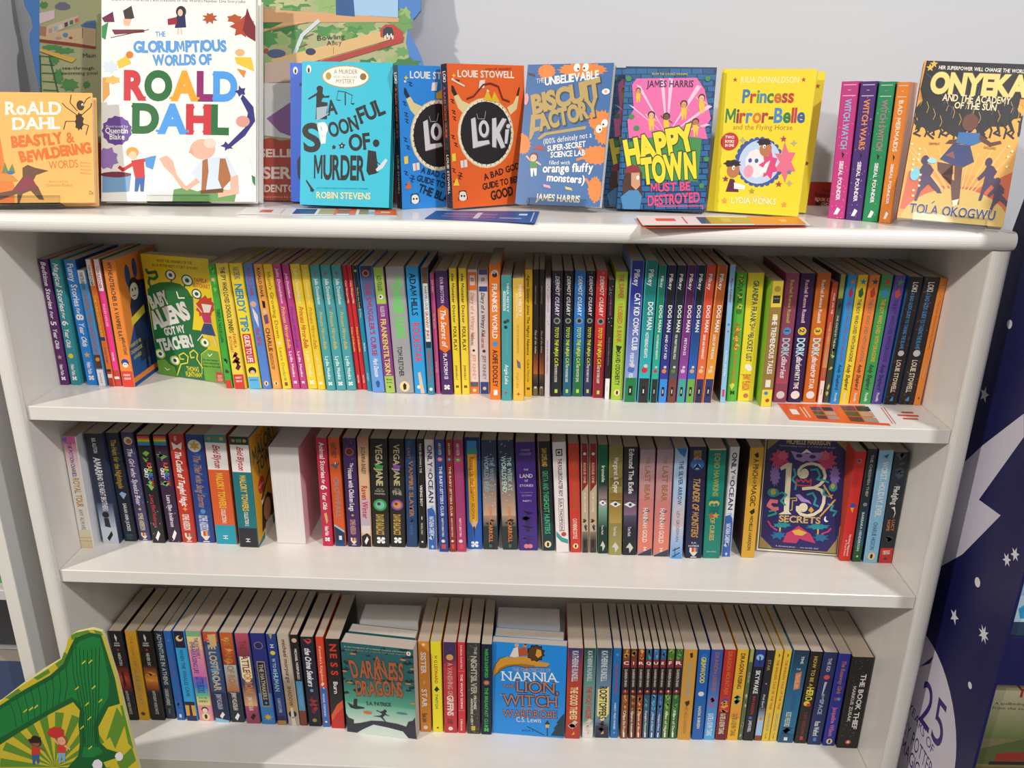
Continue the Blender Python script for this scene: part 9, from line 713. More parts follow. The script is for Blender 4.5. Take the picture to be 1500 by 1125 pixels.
BOARDS = [
['shelf_card',[0.481,0.2163,0.2718],[-0.0874,0,0.0],[0,0,120,0,120,72,0,72],0.0008,'a8321f',[['T','MARCUS','3a1c18',40,43,80,40,9,{'b':1}],['T','RASHFORD','3a1c18',20,30,81,27,9,{'b':1}],['T','BOOK CLUB','e6ded6',21,17,82,14,9,{'b':1}],['T','CHOICE','e6ded6',41,3,79,1,9,{'b':1}],['P','4a1a14',[34,0,27,0,22,14,37,14]],['C','e2d8c8',29,16,3,3]],'small dark red shelf card with white capitals, leaning behind the witch books','card'],
['display_board',[-0.6634,0.1484,0.2746],[-0.2967,0.0,0.0],[4,0,1,116,-2,304,-12,353,-22,402,-31,447,-31,471,-21,491,-27,520,-45,553,-61,627,-56,705,6,783,388,824,886,809,1084,753,1135,658,1120,581,1119,552,1103,531,1084,517,1086,494,1096,469,1111,446,1125,415,1138,368,1143,291,1124,134,1096,3],0.005,'4a7ec0',[['P','a8ab80',[0,690,1030,700,1056,604,1039,566,1072,523,1082,501,1078,460,1094,388,1112,170,0,103,0,103]],['P','4f8a4c',[885,489,903,480,875,478,864,469,844,475,819,472,822,483,800,488,820,494,818,505,845,501,864,509,875,500,902,499]],['P','6a9a5a',[893,481,900,471,885,470,881,460,872,467,860,464,861,475,849,481,859,488,861,497,872,494,881,502,885,492,896,490]],['P','b4b888',[715,561,720,549,709,546,705,533,697,544,688,540,686,552,677,561,687,569,687,582,697,577,705,588,708,574,719,573]],['P','8fae6e',[990,639,999,627,975,623,964,610,943,617,917,615,922,631,893,638,920,647,918,662,943,659,963,668,976,656,999,652]],['P','4f8a4c',[952,474,960,468,946,468,943,461,934,466,921,463,921,470,913,473,924,476,922,483,934,480,942,485,947,480,958,479]],['P','6a9a5a',[898,633,906,626,893,625,888,618,878,622,866,620,867,628,856,633,867,638,866,647,878,644,888,650,892,641,905,641]],['P','3f7a44',[697,515,704,503,687,500,681,488,668,496,652,492,651,505,638,514,650,523,651,536,668,534,681,541,688,530,707,528]],['P','b4b888',[906,466,917,454,897,452,889,440,875,448,858,446,861,459,845,465,859,472,857,485,875,482,888,490,897,480,916,478]],['P','8fae6e',[891,570,904,557,878,553,867,537,844,547,818,545,823,561,800,569,820,579,817,595,844,592,865,601,875,586,904,584]],['P','4f8a4c',[1035,448,1043,441,1028,440,1022,433,1012,438,996,434,999,443,987,447,998,452,997,460,1011,459,1023,465,1027,455,1041,455]],['P','6a9a5a',[813,630,825,621,799,620,793,610,775,617,752,613,752,623,734,629,754,634,750,645,774,643,792,648,803,640,827,639]],['P','3f7a44',[1053,541,1068,528,1039,527,1029,514,1009,520,984,518,983,532,959,540,986,548,982,563,1009,559,1029,569,1041,557,1066,553]],['P','b4b888',[697,588,710,579,681,578,673,566,652,573,628,571,626,581,609,587,630,593,629,603,653,601,672,608,683,599,708,597]],['P','8fae6e',[1088,538,1093,527,1082,526,1079,513,1070,522,1061,519,1062,531,1052,538,1060,545,1060,557,1070,554,1078,563,1082,552,1091,548]],['P','4f8a4c',[1001,574,1006,567,996,565,993,557,986,563,976,560,977,569,966,574,977,578,974,589,985,586,992,591,996,583,1007,582]],['P','6a9a5a',[1083,434,1088,427,1078,425,1073,418,1065,423,1054,420,1054,429,1045,434,1053,439,1054,446,1065,445,1073,449,1077,442,1088,441]],['P','3f7a44',[734,632,749,625,720,625,713,617,696,622,671,619,675,627,656,631,670,636,672,643,696,640,713,646,722,639,745,638]],['P','b4b888',[914,522,920,510,908,508,902,497,893,505,881,501,882,514,871,521,881,529,881,541,893,538,902,547,906,535,920,534]],['P','8fae6e',[731,463,738,454,726,452,722,443,713,449,702,445,703,456,695,462,702,469,703,478,713,476,721,482,726,474,736,472]],['P','4f8a4c',[783,572,802,559,772,558,764,542,742,552,715,549,720,564,691,571,718,579,717,592,742,589,763,601,775,587,799,584]],['P','6a9a5a',[809,394,815,385,801,384,796,374,787,380,773,377,776,388,764,393,775,399,775,408,786,408,796,413,801,404,813,402]],['P','3f7a44',[1034,467,1040,454,1032,449,1027,434,1018,445,1009,443,1009,458,1000,467,1010,475,1008,491,1018,485,1026,497,1030,483,1042,482]],['P','b4b888',[779,575,797,567,768,566,761,558,744,563,721,560,722,569,705,574,720,580,720,589,743,587,761,593,772,585,791,583]],['P','8fae6e',[798,628,805,618,794,616,790,604,782,612,771,609,771,621,763,628,771,635,771,647,782,642,790,652,794,641,805,639]],['P','4f8a4c',[786,476,795,466,776,466,771,456,760,463,743,459,743,469,729,475,744,482,744,491,759,489,771,496,778,487,794,485]],['P','6a9a5a',[1090,513,1100,501,1082,497,1074,484,1059,492,1039,489,1043,505,1027,513,1042,521,1039,536,1059,531,1074,544,1079,526,1100,526]],['P','3f7a44',[771,605,787,592,757,592,749,578,729,585,702,581,705,596,685,604,708,612,705,625,730,621,749,632,761,621,788,618]],['P','b4b888',[799,595,805,582,784,579,776,566,758,573,737,570,737,585,721,594,737,603,735,620,758,616,775,623,786,612,806,608]],['P','8fae6e',[779,374,792,364,765,363,757,351,738,359,713,355,714,367,689,373,711,381,712,392,737,390,756,397,764,385,791,385]],['P','4f8a4c',[850,620,855,607,847,603,842,589,835,599,826,596,826,611,818,620,827,628,825,644,835,638,842,653,846,637,854,633]],['P','6a9a5a',[783,446,786,434,774,431,769,417,758,426,746,424,745,437,733,445,744,454,744,468,758,463,768,472,773,460,787,458]],['P','3f7a44',[930,566,933,556,922,552,918,539,908,549,896,545,896,558,887,566,898,573,896,587,908,581,917,593,922,580,932,577]],['P','b4b888',[715,583,726,570,704,569,698,555,684,565,663,558,668,575,651,582,667,590,664,605,683,601,699,613,705,598,725,595]],['P','8fae6e',[954,570,968,564,939,563,932,554,912,561,887,558,891,566,866,570,886,574,888,581,911,580,930,585,942,579,968,578]],['P','4f8a4c',[690,571,701,565,681,565,676,557,662,562,644,560,647,567,631,570,648,574,644,581,662,579,675,583,681,577,700,577]],['P','6a9a5a',[762,543,774,536,750,536,745,528,730,534,709,530,709,538,694,542,710,547,709,554,729,552,744,557,751,550,772,549]],['P','3f7a44',[850,393,863,382,837,380,828,366,808,377,780,372,783,385,760,391,782,399,782,410,807,407,827,417,839,406,865,403]],['P','b4b888',[968,483,974,478,962,477,958,471,950,475,938,473,939,479,930,482,938,486,938,492,949,491,958,495,962,489,975,489]],['P','8fae6e',[701,385,710,372,689,368,679,354,663,365,640,359,641,375,625,384,640,394,639,410,662,406,680,417,689,403,707,398]],['P','4f8a4c',[694,465,705,453,687,449,678,439,665,449,647,443,647,456,634,464,650,471,647,485,664,483,679,492,686,479,704,477]],['P','6a9a5a',[811,360,815,351,806,348,802,337,794,346,784,342,785,354,776,360,785,366,784,378,794,374,802,383,805,371,816,370]],['P','3f7a44',[1003,392,1012,381,993,378,984,367,967,376,944,370,948,384,929,391,945,399,946,410,966,409,983,417,994,406,1013,403]],['P','b4b888',[1020,388,1027,376,1011,373,1004,363,993,372,977,366,978,380,965,387,976,395,977,407,992,404,1004,414,1010,401,1026,399]],['P','8fae6e',[1065,401,1073,389,1055,388,1050,375,1037,382,1023,380,1020,392,1010,400,1020,409,1020,422,1037,416,1049,429,1056,416,1072,413]],['P','4f8a4c',[1054,487,1063,479,1044,476,1034,468,1019,473,1001,472,999,481,985,486,999,492,998,502,1018,500,1034,506,1043,498,1065,496]],['P','6a9a5a',[920,475,926,465,916,463,912,450,904,458,894,455,895,468,885,475,893,483,895,493,904,491,912,500,915,487,925,485]],['P','3f7a44',[1112,399,1122,391,1100,389,1091,380,1074,386,1053,383,1051,392,1035,398,1051,404,1054,413,1074,412,1092,419,1100,409,1123,408]],['P','b4b888',[994,484,1001,472,985,470,979,457,967,467,951,462,952,476,938,483,953,491,948,507,965,504,979,513,986,500,1003,497]],['P','4f8a4c',[698,475,706,468,688,467,682,459,668,464,649,460,650,469,638,474,653,479,652,486,668,486,682,491,687,482,706,482]],['P','6a9a5a',[984,508,993,495,974,491,966,477,949,487,929,484,933,500,914,507,933,515,928,532,949,527,964,538,972,523,992,521]],['P','3f7a44',[785,646,793,636,779,634,774,621,764,631,750,626,752,639,739,646,752,652,749,665,763,663,774,670,779,659,792,656]],['P','b4b888',[779,601,797,589,768,587,758,575,739,586,712,580,716,593,690,600,717,606,714,618,737,617,758,627,766,612,792,611]],['P','8fae6e',[867,393,875,382,861,380,856,368,845,378,830,373,830,385,818,392,830,399,828,413,844,407,856,418,862,407,878,404]],['P','4f8a4c',[780,525,792,511,766,508,756,494,738,507,713,500,714,515,696,524,717,533,711,550,737,543,755,555,765,541,788,538]],['P','6a9a5a',[1055,542,1068,534,1048,532,1041,524,1026,530,1004,526,1007,536,992,541,1007,546,1007,554,1025,552,1041,560,1049,551,1069,550]],['P','3f7a44',[755,506,765,493,741,489,730,477,712,489,688,483,692,498,667,505,691,513,689,526,711,523,729,534,738,520,763,518]],['P','b4b888',[981,377,987,371,974,369,970,361,958,366,945,365,945,372,935,376,947,381,943,389,959,386,969,392,973,384,987,383]],['P','8fae6e',[869,571,876,562,860,562,856,553,847,559,834,554,836,565,826,571,836,576,834,586,847,583,856,591,860,581,875,580]],['P','4f8a4c',[945,509,953,496,938,493,932,479,921,490,907,486,909,501,893,508,908,516,905,531,920,528,931,536,938,524,953,522]],['P','6a9a5a',[1088,522,1093,517,1082,516,1079,511,1071,514,1061,512,1062,519,1054,522,1062,526,1061,531,1071,530,1079,534,1082,528,1093,528]],['P','3f7a44',[1053,640,1066,631,1043,629,1037,618,1020,625,997,620,999,633,981,639,998,647,996,659,1021,653,1036,661,1046,653,1067,650]],['P','8fae6e',[692,609,701,604,683,603,677,597,662,600,644,599,648,606,631,609,648,612,647,618,663,616,676,621,684,616,702,615]],['P','4f8a4c',[1025,584,1030,578,1018,578,1015,571,1006,575,995,573,995,580,986,583,997,586,996,592,1006,591,1014,595,1018,590,1031,589]],['P','6a9a5a',[957,523,964,512,945,509,936,498,920,505,898,501,902,515,882,522,903,528,899,541,920,538,935,545,942,534,962,533]],['P','3f7a44',[1035,375,1045,368,1019,368,1013,360,997,366,976,362,978,370,956,374,975,379,977,386,996,386,1012,389,1021,383,1041,382]],['P','b4b888',[872,599,878,589,868,589,865,577,858,584,849,582,849,593,843,599,850,604,849,615,858,611,864,619,868,610,878,608]],['P','8fae6e',[979,600,985,592,973,590,967,581,957,587,942,584,945,595,931,599,944,605,942,615,957,611,967,619,973,610,986,608]],['P','4f8a4c',[64,434,71,430,55,429,52,425,38,427,24,425,20,429,6,430,11,433,6,436,19,438,25,441,38,440,51,441,55,438,69,437]],['P','4f8a4c',[98,424,105,420,91,419,85,415,73,417,61,414,58,419,42,419,50,424,43,428,58,429,61,433,73,431,87,434,91,430,104,428]],['P','4f8a4c',[110,327,117,319,103,316,100,307,88,311,77,308,72,316,60,318,68,326,62,333,72,337,76,345,88,341,99,344,103,337,116,334]],['P','4f8a4c',[148,327,150,323,145,321,143,317,139,319,134,316,133,321,128,322,130,327,128,331,133,333,134,337,139,336,143,338,145,333,150,332]],['P','4f8a4c',[23,555,26,551,20,550,19,544,13,546,8,544,6,549,0,550,0,551,3,555,0,559,6,560,7,566,13,562,19,565,21,561,27,559]],['P','4f8a4c',[56,399,59,393,52,390,50,383,43,388,36,384,35,391,26,392,31,399,27,405,33,408,36,415,43,411,49,414,51,407,59,406]],['P','4f8a4c',[68,351,72,341,64,337,62,326,55,331,49,327,47,338,38,340,43,350,38,360,47,363,49,373,55,367,62,375,65,364,72,360]],['P','c9b087',[0,470,167,498,167,435,109,444,0,457]],['P','8a3a2c',[0,457,109,446,167,437,167,430,0,448]],['P','d9c0c8',[0,531,45,541,45,516,0,500]],['P','a8785c',[0,494,21,492,19,464,0,467]],['P','c8b4a0',[21,494,116,527,117,505,20,467]],['C','6f6a80',69,551,23,10],['P','6f6a80',[47,545,59,563,79,563,92,546]],['P','c08a7a',[27,486,37,489,38,477,28,473]],['P','8ab0b8',[43,492,53,495,53,483,43,479]],['P','d9c8b0',[58,498,68,501,69,489,59,485]],['P','4a4550',[74,504,84,507,85,495,75,491]],['P','3f7a5c',[90,510,100,513,101,501,90,498]],['P','c8603c',[105,516,116,519,116,507,106,504]],['P','5a7aa8',[122,498,142,510,167,513,167,488,127,493]],['L','3a3a44',2,[128,490,128,461]],['C','5a86a8',77,469,8,7],['C','b08a90',56,460,10,4],['C','a8483c',93,461,6,4],['P','dcb048',[0,422,0,429,0,429,110,402,96,390]],['L','4a3a1c',1,[1,420,96,389,110,402]],['L','3a6a3a',3,[2,408,43,406]],['L','3a6a3a',3,[4,384,45,382]],['L','3a6a3a',3,[6,359,48,358]],['L','3a6a3a',3,[8,335,50,333]],['L','3a6a3a',3,[10,310,52,309]],['L','2f5a34',4,[1,411,4,301]],['L','2f5a34',4,[28,409,55,301]],['T','Main','3a3a30',129,405,167,406,12],['T','see-through','2a2a28',67,370,162,371,9],['T','swimming pool','2a2a28',64,355,172,357,9],['P','d2a878',[661,484,740,522,965,550,966,529,810,517,663,492]],['P','cf9f72',[658,550,1057,529,1057,517,658,512]],['P','9cc0e0',[920,627,1053,628,1054,530,928,536]],['P','2f5a8c',[873,626,920,627,929,531,874,535]],['L','c8d0d4',11,[825,520,775,476,741,389]],['L','8a5a44',3,[783,471,808,481]],['L','8a5a44',3,[766,442,791,452]],['L','8a5a44',3,[756,418,781,428]],['P','d4b07a',[686,407,1043,501,1058,491,1058,475,811,402,687,371]],['P','a8423a',[811,399,1073,477,1070,460,824,385]],['P','b8403a',[1004,474,1003,498,1018,510,1042,510,1057,499,1070,489,1068,472,1048,465]],['P','2f3a44',[1011,476,1011,496,1023,504,1038,501,1043,484,1043,474]],['C','f6f3ee',1018,474,2,6],['C','f6f3ee',1024,479,2,6],['C','f6f3ee',1029,474,2,6],['C','f6f3ee',1035,479,2,6],['C','f6f3ee',1040,474,2,6],['T','Bowling','3a3a30',820,462,900,468,14],['T','Alley','3a3a30',848,447,892,451,14],['L','3a3a30',1,[868,443,868,424]],['C','2f3a5a',801,430,15,10],['C','4a5a7a',701,424,27,12],['C','a8483c',671,431,7,7],['P','c8b0a0',[667,397,756,408,757,345,667,339]],['P','8a5f94',[683,242,750,287,753,189,713,198]],['L','5a3a64',2,[688,237,750,277]],['L','5a3a64',2,[700,227,751,257]],['P','d2cfc8',[664,339,752,340,753,179,666,188]],['P','8a5f94',[673,237,752,291,756,184,713,198]],['P','a8452f',[0,0,0,153,0,153,666,178,688,183,713,174,758,179,1112,182,1165,0,1165,0]],['T','BESTSELLING','dcc8bc',563,125,799,128,22,{'b':1}],['T','SERIES','dcc8bc',664,64,809,66,32,{'b':1}],['T','BY ANDY DENTON','dcc8bc',538,23,780,27,20,{'b':1}],['T','illustrations by series','d0b0a0',664,8,772,10,6]],'blue-edged cut-out display board with green foliage and wooden decks against wall','display board'],
['display_board',[-1.0,-0.16,-1.05],[-0.06,0,0],[370,0,370,1129,610,1269,681,1327,749,1378,815,1422,834,1461,844,1488,854,1500,869,1509,891,1515,916,1522,942,1514,949,1497,956,1443,968,1367,981,1221,996,1052,1016,825,1116,0],0.006,'e0dc9a',[['P','c9b52c',[611,1269,678,1322,745,1370,816,1422,835,1462,845,1492,856,1503,869,1510,916,1522,942,1516,950,1496,955,1450,969,1367,980,1220,996,1051,1012,884,532,797,373,789,442,1161]],['P','5d8a2c',[628,1283,673,1317,679,1308,642,1278]],['P','5d8a2c',[723,1355,772,1387,775,1374,734,1347]],['P','5d8a2c',[794,1405,816,1422,826,1445,833,1440,826,1406,801,1389]],['P','5d8a2c',[853,1500,869,1510,906,1520,912,1508,875,1499,854,1484]],['P','5d8a2c',[921,1522,942,1516,947,1504,926,1509]],['P','5d8a2c',[909,1147,956,1265,977,1214,933,1118,923,1159]],['P','5d8a2c',[932,1070,984,1126,991,1079,960,1049,939,1048]],['P','5d8a2c',[967,1271,974,1271,988,1121,975,1138]],['P','5d8a2c',[741,1044,572,1036,579,1069]],['P','5d8a2c',[741,1044,590,1098,606,1128]],['P','5d8a2c',[741,1044,623,1154,645,1179]],['P','5d8a2c',[741,1044,667,1199,693,1216]],['P','5d8a2c',[741,1044,717,1228,745,1237]],['P','5d8a2c',[741,1044,770,1240,796,1238]],['P','5d8a2c',[741,1044,819,1233,842,1222]],['P','5d8a2c',[741,1044,861,1207,879,1188]],['P','5d8a2c',[741,1044,892,1166,903,1139]],['P','5d8a2c',[741,1044,909,1112,911,1081]],['P','5d8a2c',[741,1044,909,1051,903,1018]],['P','145c2a',[428,1090,444,1173,608,1256,681,1308,773,1365,818,1406,846,1462,864,1493,910,1512,941,1506,950,1450,963,1362,967,1277,931,1264,892,1193,890,1140,908,1117,946,1104,954,1089,923,1082,891,1068,898,1045,776,1039,818,1089,831,1143,834,1202,845,1249,829,1277,754,1233,653,1165,585,1117]],['P','1a7a38',[432,1108,438,1144,606,1241,684,1294,776,1351,826,1395,860,1463,878,1485,918,1500,936,1493,941,1438,945,1355,936,1298,898,1239,877,1192,875,1139,896,1105,863,1085,828,1084,846,1144,849,1203,859,1244,844,1277,827,1294,756,1251,657,1186,589,1141]],['L','0e4a22',2,[640,1266,646,1229,646,1182]],['L','0e4a22',2,[663,1282,668,1242,666,1195]],['L','0e4a22',2,[687,1299,690,1256,686,1207]],['L','0e4a22',2,[710,1315,712,1270,706,1220]],['L','0e4a22',2,[733,1331,734,1283,726,1232]],['L','0e4a22',2,[756,1348,756,1297,746,1245]],['L','0e4a22',2,[779,1364,777,1310,765,1257]],['L','0e4a22',2,[802,1380,799,1323,785,1269]],['L','0e4a22',2,[825,1396,821,1337,804,1281]],['L','0e4a22',2,[851,1469,843,1373,848,1272,846,1179,838,1120]],['L','0e4a22',2,[862,1465,854,1374,856,1272,851,1179,844,1120]],['L','0e4a22',2,[873,1461,864,1374,864,1273,857,1180,850,1120]],['L','0e4a22',2,[884,1457,875,1375,872,1273,862,1180,856,1121]],['L','0e4a22',2,[895,1453,886,1375,880,1273,868,1180,862,1121]],['L','0e4a22',2,[908,1458,897,1376,888,1274,873,1180,868,1121]],['L','0e4a22',2,[920,1463,908,1376,896,1274,879,1181,874,1121]],['L','0e4a22',2,[932,1468,918,1377,904,1274,884,1181,880,1122]],['P','d2c52e',[872,1409,884,1421,885,1416,873,1406]],['P','d2c52e',[892,1413,904,1424,905,1420,893,1409]],['P','d2c52e',[840,1321,853,1333,853,1328,841,1318]],['P','d2c52e',[890,1326,902,1338,903,1333,891,1323]],['P','d2c52e',[863,1268,875,1280,876,1275,863,1264]],['P','d2c52e',[904,1281,916,1293,917,1288,904,1278]],['P','d2c52e',[675,1237,688,1249,688,1244,675,1233]],['P','d2c52e',[693,1245,706,1257,707,1252,694,1241]],['P','d2c52e',[710,1253,722,1265,723,1260,710,1249]],['P','d2c52e',[864,1219,876,1231,876,1226,864,1215]],['P','d2c52e',[837,1186,849,1198,850,1193,837,1182]],['P','d2c52e',[852,1116,865,1128,865,1123,853,1112]],['P','e6e0e6',[954,1092,952,1085,948,1080,943,1076,938,1077,933,1078,931,1085,929,1091,932,1098,936,1104,941,1106,947,1108,951,1104,954,1099]],['P','e6e0e6',[887,1059,885,1050,879,1044,873,1039,866,1039,860,1042,858,1050,856,1058,860,1066,865,1074,871,1077,878,1079,883,1074,888,1068]],['P','3a5a9a',[678,1089,675,1050,681,1050,689,1084,689,1053,695,1056,701,1090]],['P','c23a2c',[682,1116,705,1117,702,1087,676,1086]],['P','8a5a3c',[682,1116,669,1135,674,1141,687,1119]],['P','8a5a3c',[705,1117,720,1104,717,1099,700,1112]],['C','2a1c1a',697,1135,16,20],['C','8a5a3c',696,1131,12,15],['C','17161a',692,1130,1,2],['C','17161a',700,1131,1,2],['P','2a1c1a',[675,1142,714,1150,706,1129,678,1128]],['P','7aaad0',[758,1098,755,1060,761,1060,768,1093,769,1063,775,1066,781,1099]],['P','c8402c',[762,1126,785,1127,782,1097,756,1096]],['P','e0a882',[762,1126,748,1144,754,1150,767,1129]],['P','e0a882',[785,1127,799,1114,796,1108,779,1121]],['C','b8442c',776,1144,16,20],['C','e0a882',775,1140,12,15],['C','17161a',771,1140,1,2],['C','17161a',779,1140,1,2],['P','c0342c',[786,1171,786,1163,778,1158,773,1152,763,1151,754,1149,747,1152,739,1155,738,1162,736,1168,741,1175,744,1182,753,1185,760,1190,769,1188,778,1188,782,1182,788,1178]]],'large cut-out board of a green dinosaur leg on yellow rays, lower left','display board'],
]
LEAVES = [
['leaflet',[[0.434,0.0191],[0.6331,0.0004],[0.647,0.0847],[0.4341,0.0839]],0.0,1,[['e8662a',0,0.6,0,1],['e8662a',0.6,0.68,0.0,0.12],['f2efee',0.05,0.1,0.35,0.65],['f2c8b0',0.13,0.14,0.2,0.8],['f2c8b0',0.155,0.165,0.2,0.8],['5a3a3a',0.204,0.276,0.17,0.363],['3f5a3a',0.204,0.276,0.403,0.597],['4a3f5a',0.204,0.276,0.637,0.83],['b09a8a',0.284,0.356,0.17,0.363],['c8a07a',0.284,0.356,0.403,0.597],['2f3a3a',0.284,0.356,0.637,0.83],['5a3a3a',0.424,0.516,0.12,0.363],['3f5a3a',0.424,0.516,0.403,0.647],['4a3f5a',0.424,0.516,0.687,0.93],['b09a8a',0.524,0.616,0.12,0.363],['c8a07a',0.524,0.616,0.403,0.647],['2f3a3a',0.524,0.616,0.687,0.93],['d8553a',0.7,0.705,0.1,0.9],['d8553a',0.72,0.725,0.1,0.9],['d8553a',0.8,0.9,0.35,0.42],['d8553a',0.78,0.92,0.5,0.57],['d8553a',0.82,0.9,0.65,0.72]],['ece9e8'],'orange and white leaflet with small photos lying on the upper shelf'],
['leaflet',[[-0.3245,0.019],[-0.1149,0.0328],[-0.1248,0.086],[-0.3326,0.0795]],0.2731,1,[['d8553a',0.12,0.2,0.3,0.7],['e8b8b0',0.26,0.27,0.1,0.9],['2f3f78',0.34,0.48,0.1,0.9],['b8a868',0.5,0.6,0.1,0.9],['e8662a',0.6,0.62,0,1],['a86a4a',0.62,0.7,0.2,0.9],['e8662a',0.7,0.74,0,1],['9a8a5a',0.76,0.82,0.1,0.9],['9ab0c0',0.82,0.86,0.1,0.6],['e8662a',0.86,1,0,1],['f0d0c0',0.9,0.96,0.4,0.6]],['e8e6e6'],'white and orange leaflet lying flat below the turquoise murder mystery'],
['bookmark',[[-0.0745,0.0108],[0.0697,-0.0117],[0.0745,0.0948],[-0.0683,0.0833]],0.2731,1,[['2a5aa0',0,1,0,1],['7a7ab0',0.12,0.62,0.55,0.7],['8a6a90',0.12,0.62,0.3,0.42],['c8d4e4',0.42,0.47,0.2,0.8],['b8c8e0',0.66,0.86,0.3,0.36],['e0e8f0',0.82,0.9,0.6,0.75],['cfdcec',0.95,0.96,0.1,0.9]],['1f4a90'],'blue printed bookmark lying in front of the orange round-emblem book'],
['leaflet',[[0.2034,-0.0294],[0.4137,-0.0022],[0.421,0.0614],[0.2041,0.0471]],0.2731,1,[['e05f2c',0,1,0,1]],['e05f2c'],'bottom leaflet of the fanned pile in front of the yellow books','leaflets in the fanned pile on top'],
['leaflet',[[0.2064,-0.0214],[0.4167,0.0058],[0.424,0.0694],[0.2071,0.0551]],0.2742,1,[['f2efef',0,1,0,1]],['f2efef'],'second lowest leaflet of the fanned pile in front of the yellow books','leaflets in the fanned pile on top'],
['leaflet',[[0.2094,-0.0254],[0.4197,0.0018],[0.427,0.0654],[0.2101,0.0511]],0.2753,1,[['ece8e8',0,1,0,1]],['ece8e8'],'second highest leaflet of the fanned pile in front of the yellow books','leaflets in the fanned pile on top'],
['leaflet',[[0.2034,-0.0294],[0.4137,-0.0022],[0.421,0.0614],[0.2041,0.0471]],0.2764,1,[['f0e4e4',0,0.4,0,1],['d8553a',0.1,0.22,0.4,0.7],['d8553a',0.27,0.28,0.1,0.9],['3a4a78',0.36,0.42,0.1,0.9],['b8a03a',0.42,0.68,0.1,0.9],['e8892a',0.68,1,0,1],['d0b85a',0.5,0.56,0.3,0.8],['f0b070',0.86,0.9,0.3,0.7]],['eae4e2'],'topmost leaflet of the fanned pile in front of the yellow books','leaflets in the fanned pile on top'],
]
for f in FACES:
    face_out(*f)
for f in STANDS:
    clear_stand(*f)
def board(name, pos, rot, outline, th, edge, ops, label, cat, holes=None):
    root = thing(name, pos, rot, label, cat)
    m = Mesh()
    H = .0005
    pts = [(outline[i] * H, outline[i + 1] * H) for i in range(0, len(outline), 2)]
    m.solid([[(u, 0, v) for u, v in pts], [(u, th, v) for u, v in pts]], lin(edge))
    ink_art(Page(m, (0, 0, 0), (1, 0, 0), (0, 0, 1), (0, -1, 0)), ops)
    m.build('printed_board', INK, root)
    return root
for f in BOARDS:
    r = board(*f)
    w = max(f[3][::2]) * .0005
    m = Mesh(); m.box(w * .45, w * .55, f[4] + .0005, f[4] + .002, .002, min(.3, max(f[3][1::2]) * .0004), lin('8a7a66'))
    m.build('back_strut', INK, r)
def leaf(name, q, z, n, ops, edge, label, group=None):
    """a leaflet (or a small fanned pile in one fold) lying flat: q are its corners, front left first"""
    c = [sum(p[i] for p in q) / 4 for i in (0, 1)]
    root = thing(name, (c[0], c[1], z), (0, 0, 0), label, 'leaflet', group)
    m = Mesh()
    L = [(p[0] - c[0], p[1] - c[1]) for p in q]
    for k in range(n):
        m2 = m
        z0, z1 = .0003 + k * .0012, .0003 + k * .0012 + .0005
        sh = (k % 2) * .004
        m2.solid([[(a + sh * .5, b + sh, zz) for a, b in L] for zz in (z0, z1)], lin(edge[k % len(edge)]))
    top = z1 + .00003
    sh = ((n - 1) % 2) * .004
    def B(u, v):
        a = [(1 - u) * (1 - v), u * (1 - v), u * v, (1 - u) * v]
        return (sum(a[i] * L[i][0] for i in range(4)) + sh * .5, sum(a[i] * L[i][1] for i in range(4)) + sh)
    for k, (col, u0, u1, v0, v1) in enumerate(ops):
        m.face([B(*p) + (top + .00002 * k,) for p in ((u0, v0), (u1, v0), (u1, v1), (u0, v1))], lin(col))
    m.build('sheet', GLOSS, root)
for f in LEAVES:
    leaf(*f)
# ---------------------------------------------------------------- neighbouring bookcase on the left
nb = thing('bookcase', (-.727, .27, ZB), (0, 0, 0), 'tall plain white bookcase whose side panel shows at the far left', 'bookcase')
def npart(name, b, mat=GREY, bev=.0008):
    m = Mesh(); m.box(b[0] + .727, b[1] + .727, b[2] - .27, b[3] - .27, b[4] - ZB, b[5] - ZB, bev=bev); return m.build(name, mat, nb)
NX, NY = -.727, 0.0054
npart('side_panel', (NX - .02, NX, NY, .2745, ZB, .78))
npart('side_panel', (-1.52, -1.50, NY, .2745, ZB, .78))
npart('back_panel', (-1.50, NX - .02, .265, .2745, ZB, .78))
npart('lit_edge_strip', (NX - .0205, NX, NY - .0016, NY - .0001, ZB, .78), GLOSSWHITE, .0004)  # added strip, paler than the panel to stand for light on the front edge
npart('shade_sheet', (NX - .0235, NX - .0201, NY + .002, .26, -.62, -0.3148 - .0185), DARK_SHADE, .0004)  # this and the next are added dark sheets standing for shade in the compartment
npart('shade_sheet', (-1.49, NX - .024, .258, .2645, -.62, -0.3148 - .0185), DARK_SHADE, .0004)
for z in (-.98, -.62, -0.3148, .08, .45, .765):
    npart('shelf', (-1.4999, NX - .0201, NY, .265, z - .018, z))
